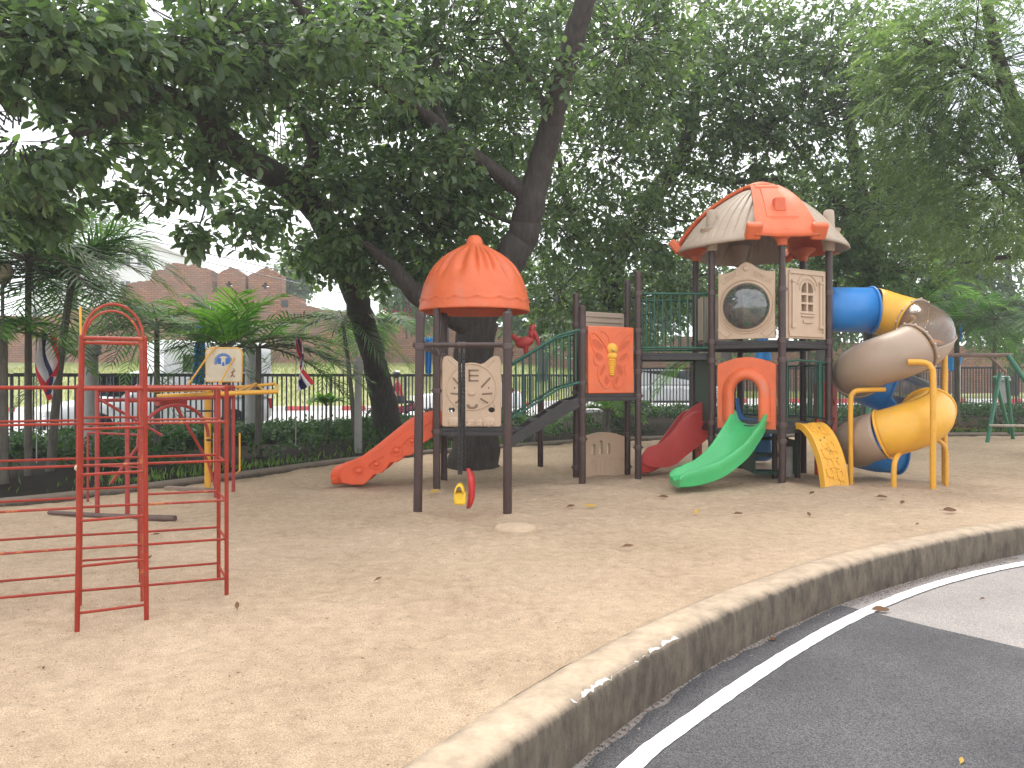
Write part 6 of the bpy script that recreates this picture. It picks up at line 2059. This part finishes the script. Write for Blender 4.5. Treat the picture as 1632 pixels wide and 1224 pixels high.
# the large central tree
T2 = thing('large_forked_tree', tuple(G(757, 744)), 'large forked tree whose trunk stands behind the orange dome roof', 'tree')
limbs(T2, [([Vector((P(757, 605, 13.15).x, 13.15, -.15)), P(757, 640, 13.2), P(758, 540, 13.2), P(772, 470, 13.1), P(806, 425, 13.1), P(833, 375, 13.1), P(847, 320, 13.0)], [.36, .35, .34, .33, .29, .27, .25]),
           ([P(845, 330, 13.0), P(862, 260, 12.9), P(880, 190, 12.6), P(897, 120, 12.2), P(918, 50, 11.8), P(945, -40, 11.4), P(985, -160, 11)], [.25, .21, .195, .19, .17, .14, .10]),
           ([P(846, 318, 13.0), P(812, 290, 12.9), P(775, 262, 12.6), P(720, 218, 12.2), P(660, 165, 11.6), P(600, 130, 11), P(545, 85, 10.5), P(490, 30, 10), P(450, -40, 9.6)], [.16, .14, .115, .10, .095, .09, .08, .07, .05]),
           ([P(758, 530, 13.1), P(715, 500, 13.0), P(665, 470, 12.9), P(628, 428, 12.8), P(580, 385, 12.6)], [.2, .19, .17, .12, .06]),
           ([P(720, 218, 12.2), P(690, 150, 12.2), P(700, 70, 12)], [.07, .06, .03]),
           ([P(880, 190, 12.6), P(840, 120, 12.6), P(800, 60, 12.3)], [.08, .06, .03]),
           ([P(838, 360, 13.1), P(800, 350, 13.2), P(760, 330, 13.4)], [.05, .03, .02])], BARK2, seed=8)
crown(T2, [(720, 70, 12.4, 150, 100, 1.5, 320), (830, 50, 13.2, 110, 110, 1.5, 260), (700, 170, 13.8, 90, 80, 1.2, 170), (1000, 60, 13.4, 140, 110, 1.5, 280), (640, 110, 10.2, 90, 60, .6, 90), (560, 60, 9.2, 90, 60, .6, 90), (720, 250, 11.6, 70, 50, .5, 60), (880, 120, 11.6, 60, 60, .5, 40), (810, 190, 14.6, 90, 90, 1.3, 200), (760, -120, 11.5, 230, 90, 1.8, 220), (1000, -120, 12.5, 220, 90, 1.8, 220), (790, 300, 15, 80, 80, 1.2, 150), (990, 170, 14.5, 100, 80, 1.4, 150)], .13, LEAF_A, 15, per=9, carve=.9, carve_thr=.11, width=1.1, dens=.75)

# trees behind the deck and bridge
T4 = thing('spreading_mango_tree', tuple(G(985, 697) + Vector((0, 2.5, 0))), 'dark spreading tree behind the butterfly panel with forked limbs beside the tower roof', 'tree')
bx4 = Vector((P(985, 605, 22).x, 22, .2))
limbs(T4, [([bx4 + Vector((0, 0, -.2)), P(980, 540, 22), P(972, 470, 21.8), P(985, 410, 21.5), P(1020, 350, 21)], [.36, .33, .3, .27, .25]),
           ([P(1020, 350, 21), P(1050, 300, 20.5), P(1085, 250, 20), P(1105, 190, 19.6), P(1110, 110, 19)], [.25, .25, .22, .16, .1]),
           ([P(1078, 262, 20.1), P(1120, 280, 19.8), P(1165, 290, 19.6), P(1240, 285, 19.5)], [.10, .10, .08, .04]),
           ([P(975, 450, 21.7), P(940, 400, 21), P(905, 330, 20), P(890, 240, 19)], [.2, .15, .1, .06]),
           ([P(1040, 315, 20.6), P(1075, 350, 20), P(1120, 350, 19.6)], [.05, .04, .02]),
           ([P(960, 560, 22), P(900, 480, 21.6), P(860, 400, 21)], [.13, .10, .05])], BARK, seed=10)
crown(T4, [(800, 200, 17, 110, 110, 2, 320), (880, 350, 18, 110, 110, 2, 420), (960, 240, 18, 120, 120, 2, 430), (1000, 120, 17.5, 140, 110, 2, 430), (1010, 370, 19, 115, 90, 2, 400), (1070, 300, 19, 80, 80, 1.6, 170), (890, 465, 20, 100, 75, 1.5, 330), (1000, 480, 21, 120, 75, 1.5, 360),
           (1100, 170, 18.5, 110, 100, 2, 330), (740, 440, 19, 80, 80, 1.5, 200), (1100, 40, 18, 140, 80, 2, 280), (930, 20, 17, 140, 80, 2, 280), (1100, 440, 20, 80, 60, 1.2, 170), (960, 545, 23, 110, 35, 1.2, 130)], .145, LEAF_B, 25, per=9, carve=1.1, carve_thr=.10, width=1.1, dens=.70)
T5 = thing('dense_mango_tree', (P(1395, 605, 23).x, 23, .3), 'dense dark green tree rising behind the tower roof and blue tube', 'tree')
limbs(T5, [([Vector((P(1395, 605, 23).x, 23, .1)), P(1392, 500, 22.8), P(1385, 400, 22.2), P(1370, 300, 21.5), P(1350, 180, 20.8)], [.3, .27, .25, .2, .12]),
           ([P(1385, 400, 22.2), P(1320, 300, 21.4), P(1260, 220, 20.6)], [.16, .11, .05]), ([P(1375, 330, 21.7), P(1430, 250, 21), P(1450, 150, 20.4)], [.14, .1, .05])], BARK, seed=12)
crown(T5, [(1180, 110, 19, 140, 110, 2, 420), (1280, 190, 19, 160, 120, 2.2, 600), (1400, 280, 20, 105, 140, 2, 500), (1320, 80, 19.5, 150, 100, 2, 420), (1300, 330, 21, 130, 85, 2, 420), (1420, 430, 21, 100, 70, 1.8, 330), (1150, 290, 20, 80, 70, 1.6, 160), (1190, 220, 19, 100, 70, 1.6, 230), (1400, 130, 19, 110, 120, 2, 380), (1330, 430, 22, 100, 70, 1.6, 260), (1250, -40, 19, 220, 80, 2, 300), (1220, 450, 23, 80, 50, 1.4, 160)], .15, LEAF_B, 35, per=9, carve=1.0, carve_thr=.06, width=1.1, dens=.72)
T3 = thing('feathery_rain_tree', (P(1690, 605, 15).x, 15.0, 0), 'pale feathery tree with fine leaflets filling the upper right corner', 'tree')
limbs(T3, [([Vector((P(1690, 605, 15).x, 15.2, -.1)), P(1680, 480, 15.2), P(1660, 350, 15.2), P(1630, 220, 15), P(1590, 90, 14.8), P(1560, -60, 14.6)], [.24, .22, .2, .17, .12, .07]),
           ([P(1655, 340, 15.2), P(1590, 290, 15), P(1520, 230, 15.2), P(1450, 190, 15.4)], [.10, .07, .05, .02]), ([P(1665, 400, 15.2), P(1600, 410, 15.6), P(1530, 420, 16)], [.08, .05, .02]), ([P(1610, 150, 14.8), P(1540, 110, 14.8), P(1470, 60, 15)], [.08, .05, .02])], BARK2, seed=14)
crown(T3, [(1550, 110, 14, 170, 140, 1.8, 1500), (1600, 290, 14.5, 130, 120, 1.5, 1150), (1490, 210, 15.5, 110, 110, 1.6, 850), (1570, 370, 17, 120, 70, 1.6, 700), (1470, 50, 15, 110, 80, 1.6, 600), (1560, -80, 14, 200, 80, 1.8, 500), (1460, 330, 17, 70, 60, 1.2, 330), (1420, 130, 16, 70, 80, 1.2, 300)], .095, LEAF_C, 45, shape='dia', carve=1.0, carve_thr=.06, width=.95, twig=.12, feather=True, dens=.58)

# roadside and far trees
FT = [(470, 432, 66, 36, 46, 'bright green tree rising behind the brick battlements', LEAF_D, 300), (700, 440, 50, 110, 90, 'rounded roadside tree behind the dome roof', LEAF_D, 420), (860, 470, 47, 100, 85, 'bushy roadside tree seen left of the butterfly deck', LEAF_D, 420), (1010, 450, 49, 115, 120, 'roadside tree behind the green bridge railing', LEAF_D, 560),
      (1150, 440, 46, 110, 130, 'roadside tree behind the bubble window panel', LEAF_D, 620), (1300, 410, 48, 120, 180, 'roadside tree behind the blue tube', LEAF_D, 950), (1450, 400, 46, 120, 190, 'roadside tree behind the yellow tube bend', LEAF_D, 1000), (1610, 410, 47, 130, 190, 'roadside tree at the far right edge', LEAF_D, 1000), (110, 380, 62, 110, 70, 'far tree behind the left palms', LEAF_D, 280), (-60, 400, 60, 120, 90, 'far tree just past the left edge behind the brick wall', LEAF_D, 200)]
for i, (px, py, Y, rx, ry, lb, lm, n) in enumerate(FT):
    gz = 3.0 if px < 500 else .3
    T = thing('roadside_tree', (P(px, 605, Y).x, Y, gz), lb, 'tree', 'trees along the far street')
    limbs(T, [([Vector((P(px, 605, Y).x, Y, gz - .3)), P(px + 8, py + ry * .8, Y), P(px - 5, py, Y)], [.35, .28, .12]), ([P(px + 6, py + ry * .6, Y), P(px + rx * .5, py - ry * .1, Y)], [.15, .05]), ([P(px + 6, py + ry * .6, Y), P(px - rx * .5, py - ry * .05, Y)], [.15, .05])], BARK, seed=40 + i)
    rr_ = random.Random(60 + i); bl = [(px, py, Y, rx * .75, ry * .8, rx * Y / 1224 * .6, int(n * .4))]
    for k in range(7):
        a = rr_.uniform(0, 6.28); bl.append((px + rx * .62 * math.cos(a), py + ry * .6 * math.sin(a), Y + rr_.uniform(-1.5, 1.5), rx * rr_.uniform(.3, .48), ry * rr_.uniform(.3, .48), rx * Y / 1224 * .35, int(n * .11)))
    crown(T, bl, .42, lm, 70 + i, per=7, shape='dia', carve=2.4, carve_thr=.08, width=1.3, twig=0, spread=.4)


# palms
def frond(parent, c, az, el, L_, droop, lf, m_, r, nl=34, wid=.02):
    h = Vector((math.cos(az), math.sin(az), 0)); up = Vector((0, 0, 1))
    pts_ = [c + L_ * (h * (math.cos(el) * t + .12 * t * t) + up * (math.sin(el) * t - droop * t * t)) for t in np.linspace(0, 1, 13)]
    m = MB(); m.tube(pts_, list(np.linspace(.016, .004, 13)), 5, caps=False, mi=1)
    for i in range(nl):
        t = .10 + .9 * (i + .5) / nl
        f = t * 12; k = min(int(f), 11); p = pts_[k].lerp(pts_[k + 1], f - k); tg = (pts_[k + 1] - pts_[k]).normalized()
        sd = tg.cross(up); sd = sd.normalized() if sd.length > .05 else Vector((1, 0, 0)); nn_ = sd.cross(tg)
        ll = lf * (math.sin(PI * min(1, .18 + .80 * t)) ** .7 + .12) * r.uniform(.85, 1.1)
        for s in (-1, 1):
            d = (sd * s * (1.0 - .45 * t) + tg * (.45 + .5 * t) + nn_ * r.uniform(.05, .35)).normalized()
            w = tg * (wid * r.uniform(.8, 1.2))
            mid = p + d * ll * .55; tip = p + d * ll + up * (-.22 * ll * r.uniform(.6, 1.3))
            m.add([p - w * .4, p + w * .4, mid + w - up * .04 * ll, mid - w - up * .04 * ll, tip], [(0, 1, 2, 3), (3, 2, 4)])
    m.build('frond', [m_, PALMT], parent, normals=False, angle=0)


def palm(base, crown_z, n, L_, label, m_, seed, r=.05, lean=(0, 0), lf=.42, els=(.2, 1.25), droop=(.45, .85), azs=None, nl=34, top_r=None, wid=.02, group='palms in the planting beds'):
    base = Vector(base); R_ = random.Random(seed)
    o_ = thing('areca_palm', tuple(base), label, 'palm', group)
    c = Vector((base.x + lean[0], base.y + lean[1], crown_z))
    m = MB(); pts_ = catmull([base + Vector((0, 0, -.1)), base.lerp(c, .5) + Vector((lean[0] * -.1, 0, 0)), c], 8)
    m.tube(pts_, [r * (1.25 - .4 * i / len(pts_)) * (1.06 if i % 2 else 1) for i in range(len(pts_))], 12); m.build('trunk', PALMT, o_)
    for i in range(n):
        az = (2 * PI * i / n + R_.uniform(-.35, .35)) if azs is None else R(azs[i % len(azs)] + R_.uniform(-8, 8))
        frond(o_, c, az, R_.uniform(*els), L_ * R_.uniform(.8, 1.12), R_.uniform(*droop), lf * R_.uniform(.85, 1.15), m_, R_, nl, wid)
    return o_


def at(px, Y, z=.1): return Vector((P(px, 605, Y).x, Y, z))


palm(at(45, 11.6), 3.3, 22, 2.0, 'tall dark palm with straight trunk nearest the left edge', LEAF_P, 1, r=.045, els=(-.25, 1.2), lf=.62, nl=27, wid=.0225)
palm(at(80, 12.2), 3.15, 23, 2.2, 'tall dark palm leaning right beside the hanging flag at left', LEAF_P, 2, r=.055, lean=(.35, 0), els=(-.25, 1.1), lf=.64, nl=28, wid=.0225)
palm(at(6, 10.6), 2.15, 8, 1.2, 'low palm at the left edge with yellow green fronds', LEAF_PB, 3, r=.05, els=(.1, .9), nl=24, wid=.03)
palm(at(-40, 10.2), 3.7, 15, 2.0, 'dark palm partly cut by the left edge, tallest of the left group', LEAF_P, 4, r=.06, els=(-.1, 1.), lf=.6, nl=27, wid=.0225)
palm(at(250, 14.6), 2.55, 19, 2.05, 'middle palm with drooping fronds behind the arch of the red frame', LEAF_P, 5, r=.05, els=(-.15, .9), droop=(.5, .95), lf=.58, nl=26, wid=.0225)
palm(at(362, 13.4), 2.0, 16, 1.9, 'bright green palm fanning out above the cream backboard', LEAF_PB, 6, r=.06, els=(.45, 1.3), droop=(.3, .6), lf=.58, nl=24, wid=.0235, azs=[0, 178, 25, 155, 60, 120, 270, 330, 215, 90, 300, 240])
palm(at(412, 14.4), 2.1, 15, 1.9, 'dark palm with broad drooping fronds right of the backboard', LEAF_P, 7, r=.055, els=(.0, .9), droop=(.45, .8), lf=.6, nl=22, wid=.025, azs=[5, 175, 40, 140, 320, 220, 270, 90, 350, 195, 20, 160])
palm(at(567, 16.8), 2.85, 12, 1.6, 'thin stemmed palm with hanging fronds left of the leaning trunk', LEAF_P, 8, r=.045, lean=(-.3, 0), els=(-.3, .7), droop=(.6, 1.1), lf=.52, nl=26, wid=.022)
palm(at(610, 20), 3.0, 9, 1.7, 'dark palm behind the leaning trunk with fronds against the brick wall', LEAF_P, 9, r=.05, els=(-.3, .9), droop=(.5, 1.0), lf=.55, wid=.03)
palm(at(520, 17.3, .1), .9, 7, .8, 'small young palm in front of the fence between flag and leaning trunk', LEAF_PB, 10, r=.025, els=(.4, 1.3), lf=.28, nl=22)
palm(at(968, 18.0, .15), .75, 8, 1.25, 'low bushy palm behind the crawl panel', LEAF_PB, 11, r=.06, els=(.2, 1.2), lf=.4)
palm(at(850, 17.6, .1), .45, 7, .95, 'low dark palm tuft under the stairs behind the bed kerb', LEAF_P, 12, r=.04, els=(.1, 1.0), lf=.3, nl=24)
palm(at(1102, 22.5, .2), 2.1, 6, 1.4, 'palm with fronds hanging in front of the silver car', LEAF_P, 13, r=.05, els=(-.3, .8), lf=.48)
palm(at(1395, 21.6, .2), 4.6, 12, 2.2, 'palm with bright fronds above the blue tube', LEAF_PB, 14, r=.06, els=(-.2, 1.1), lf=.5)
palm(at(1465, 21.3, .2), 3.5, 15, 2.4, 'bright yellow green palm behind the yellow tube bend', LEAF_PB, 15, r=.06, els=(0, 1.2), lf=.62, nl=28, wid=.0225)
palm(at(1585, 21.9, .25), 3.2, 15, 2.6, 'dark palm above the green swing frame', LEAF_P, 16, r=.05, els=(-.2, 1.1), lf=.55)
palm(at(1640, 21.2, .2), 3.4, 13, 2.5, 'dark palm cut by the right edge', LEAF_P, 17, r=.07, els=(-.2, 1.1), lf=.55)
palm(at(1290, 21.8, .2), 4.3, 11, 1.8, 'palm with light fronds glimpsed between the tower roof posts', LEAF_PB, 18, r=.05, els=(-.1, 1.1), lf=.48)
palm(at(1525, 22.6, .2), 3.3, 14, 2.4, 'dark palm behind the blue cloths at the right fence', LEAF_P, 19, r=.07, els=(-.2, 1.1), lf=.55)
palm(at(700, 18.5, .1), .5, 7, .9, 'low palm tuft behind the dome platform', LEAF_P, 20, r=.04, els=(.1, 1.1), lf=.3, nl=24)


# hedges, bed plants, grass
def hedge(pa, pb, n, wid, h0, h1, label, seed):
    r = np.random.default_rng(seed); pa = np.array(pa); pb = np.array(pb)
    o_ = thing('hedge', tuple(map(float, pa)), label, 'hedge')
    t = r.random(n); d = (pb - pa); nv = np.array([d[1], -d[0], 0]); nv = nv / np.linalg.norm(nv)
    hh = h0 + (h1 - h0) * t; bump = 1 + .35 * vnoise(t * 60, t * 0 + .5, 1.0, seed) + .5 * vnoise(t * 60, t * 0 + 3.5, .35, seed + 1)
    u_ = r.uniform(-1, 1, n); z = hh * bump * (r.random(n) ** .6)
    p = pa + d * t[:, None] + nv * (u_ * wid)[:, None]; p[:, 2] = .04 + z + np.interp(p[:, 0], [-3, 5], [0, .2])
    k = 5
    PS = np.repeat(p, k, 0) + r.normal(size=(n * k, 3)) * .05; AX = unit(n * k, r) + np.array([0, -.2, .45]); UP = np.tile([0, -.4, 1.], (n * k, 1)) + unit(n * k, r) * .5
    leaves('foliage', PS, AX, UP, r.uniform(.06, .12, n * k), LEAF_H, o_, 'dia', 1.1)
    m = MB()
    for i in range(160):
        a = p[i].copy(); a[2] = .05
        m.tube([a, a + (p[i] - a) * .5 + r.normal(size=3) * .02, p[i]], .006, 4, caps=False)
    m.build('stems', BARK, o_, normals=False)


fd = (FL1 - FL0).normalized(); fn = Vector((fd.y, -fd.x, 0))
hedge(FL0 + fn * 1.3 + fd * 4, FL1 + fn * 1.1 - fd * 4.0, 7500, .8, .36, .36, 'low leafy hedge along the left fence behind the bed', 5)
hedge((3.2, 25.2, 0), (24, 27.2, 0), 3600, .9, .34, .36, 'low leafy hedge along the right fence', 6)
# tufts of bed plants and grass near the bed kerb
r = np.random.default_rng(12); n = 4200
i = r.integers(120, 500, n); off = np.abs(r.normal(0, .55, n)) + .16
keep = vnoise(i * .06, off * 0, 1., 3) + r.normal(0, .12, n) > .02
i, off = i[keep], off[keep]; n = len(i)
p = np.c_[KBP[i] + KBN[i] * off[:, None] + r.normal(0, .03, (n, 2)), np.full(n, .07)]
o = leaves('bed_grass', p, unit(n, r) * .5 + np.array([0, 0, 1.0]), unit(n, r) + np.array([0, -1., .2]), r.uniform(.05, .15, n), GRASSM, None, 'dia', .35)
tag(o, 'grass tufts along the inside of the bed kerb', kind='stuff')
r = np.random.default_rng(13); n = 3000
i = r.integers(150, 470, n); off = r.uniform(.8, 5, n)
keep = vnoise(i * .09, off * .7, 1., 6) > .12
i, off = i[keep], off[keep]; n = len(i)
p = np.c_[KBP[i] + KBN[i] * off[:, None] + r.normal(0, .1, (n, 2)), r.uniform(.08, .45, n)]
k = 4
o = leaves('undergrowth', np.repeat(p, k, 0) + r.normal(size=(n * k, 3)) * .06, unit(n * k, r) + np.array([0, 0, .5]), unit(n * k, r) * .5 + np.array([0, 0, 1.]), r.uniform(.08, .18, n * k), LEAF_H, None, 'dia', .9)
tag(o, 'patchy low ground plants in the shaded bed', kind='stuff')
# grass on the far bank
r = np.random.default_rng(14); n = 26000
X = r.uniform(-34, 24, n); t = r.random(n) ** .9
y0 = np.array([kerbY(x) for x in X]) + .3; Y = y0 + (70 - y0) * t * .62
f = np.minimum(1, (Y - y0) / (71 - y0) * 1.15); bh = np.array([bankh(x) for x in X]); zf = np.array([zfar(x) for x in X])
Z = zf + .12 + (bh - zf - .12) * f ** .9
o = leaves('grass', np.c_[X, Y, Z], unit(n, r) * .6 + np.array([0, 0, 1.]), unit(n, r) + np.array([0, -1., .3]), r.uniform(.10, .26, n), GRASSF, None, 'dia', .5)
tag(o, 'short mown grass on the bank below the brick wall', kind='stuff')

# pink flowering bush on the wall
PB_ = thing('pink_bougainvillea', (P(648, 490, 50).x, 50, 2.5), 'pink flowering bush in front of the brick wall left of the dome roof', 'bush')
crown(PB_, [(650, 490, 50, 24, 14, 1., 60), (628, 497, 50, 16, 10, .8, 30)], .22, leaf_mat('pink_bract', (.45, .06, .16), (.65, .16, .30), .3, .6, .2), 90, per=7, shape='dia', carve_thr=.02, twig=0, width=1.4, name='blossom', spread=.2)
m = MB(); m.tube([P(648, 540, 50), P(646, 495, 50)], .06, 6); m.build('stem', BARK, PB_)

# ------------------------------------------------------------------ light, sky, camera
w = bpy.data.worlds.new('World'); S.world = w; w.use_nodes = True
nt = w.node_tree; N = nt.nodes; L = nt.links
bg = N['Background']
sk = N.new('ShaderNodeTexSky'); sk.sky_type = 'NISHITA'; sk.sun_disc = False
SUN_EL, SUN_AZ = R(58), R(-12)      # azimuth measured from +y towards +x
sk.sun_elevation = SUN_EL; sk.sun_rotation = SUN_AZ
sk.dust_density = 2.0; sk.air_density = 1.0
tc = N.new('ShaderNodeTexCoord')
cn = N.new('ShaderNodeTexNoise'); cn.inputs['Scale'].default_value = 2.2; cn.inputs['Detail'].default_value = 7; cn.inputs['Roughness'].default_value = .55
mpp = N.new('ShaderNodeMapping'); mpp.inputs['Scale'].default_value = (1, 1, 2.2)
L.new(tc.outputs['Generated'], mpp.inputs[0]); L.new(mpp.outputs[0], cn.inputs['Vector'])
cr_ = N.new('ShaderNodeMapRange'); cr_.inputs[1].default_value = .30; cr_.inputs[2].default_value = .52; cr_.inputs[3].default_value = .35; cr_.inputs[4].default_value = 1
L.new(cn.outputs[0], cr_.inputs[0])
mx = N.new('ShaderNodeMix'); mx.data_type = 'RGBA'; L.new(cr_.outputs[0], mx.inputs[0]); L.new(sk.outputs[0], mx.inputs[6]); mx.inputs[7].default_value = (11.5, 11.7, 12.0, 1)
L.new(mx.outputs[2], bg.inputs['Color']); bg.inputs['Strength'].default_value = .112
sd = bpy.data.lights.new('sun', 'SUN'); sd.energy = 2.0; sd.angle = R(28); sd.color = (1, .95, .86)
so = bpy.data.objects.new('sun', sd); C.objects.link(so)
dv = Vector((math.sin(SUN_AZ) * math.cos(SUN_EL), math.cos(SUN_AZ) * math.cos(SUN_EL), math.sin(SUN_EL)))
so.rotation_euler = dv.to_track_quat('Z', 'Y').to_euler(); so.location = (0, 0, 30)

hz = MB(); hz.box((0, 60, 19), (400, 240, 42))  # air volume added to lift darks like veiling glare, also fades far trees
hm_ = bpy.data.materials.new('haze_air'); hm_.use_nodes = True
hn = hm_.node_tree.nodes; hn.remove(hn['Principled BSDF']); pv = hn.new('ShaderNodeVolumePrincipled')
pv.inputs['Color'].default_value = (.95, .97, 1, 1); pv.inputs['Density'].default_value = .0018; pv.inputs['Anisotropy'].default_value = .3
hm_.node_tree.links.new(pv.outputs[0], hn['Material Output'].inputs['Volume'])
tag(hz.build('haze', hm_, angle=0), 'thin pale haze added as a veil over the scene', kind='stuff')

cam = bpy.data.cameras.new('camera'); co = bpy.data.objects.new('camera', cam); C.objects.link(co)
cam.sensor_width = 36; cam.lens = 1224 / 1632 * 36; cam.shift_y = -7 / 1632
cam.clip_start = .05; cam.clip_end = 3000
co.location = (0, 0, EYE); co.rotation_euler = (PI / 2, 0, 0)
S.camera = co
S.view_settings.view_transform = 'Standard'; S.view_settings.look = 'None'; S.view_settings.gamma = 1; S.view_settings.exposure = .85
S.render.engine = 'CYCLES'
S.cycles.use_denoising = True
S.cycles.max_bounces = 8; S.cycles.diffuse_bounces = 4; S.cycles.transparent_max_bounces = 10; S.cycles.transmission_bounces = 4
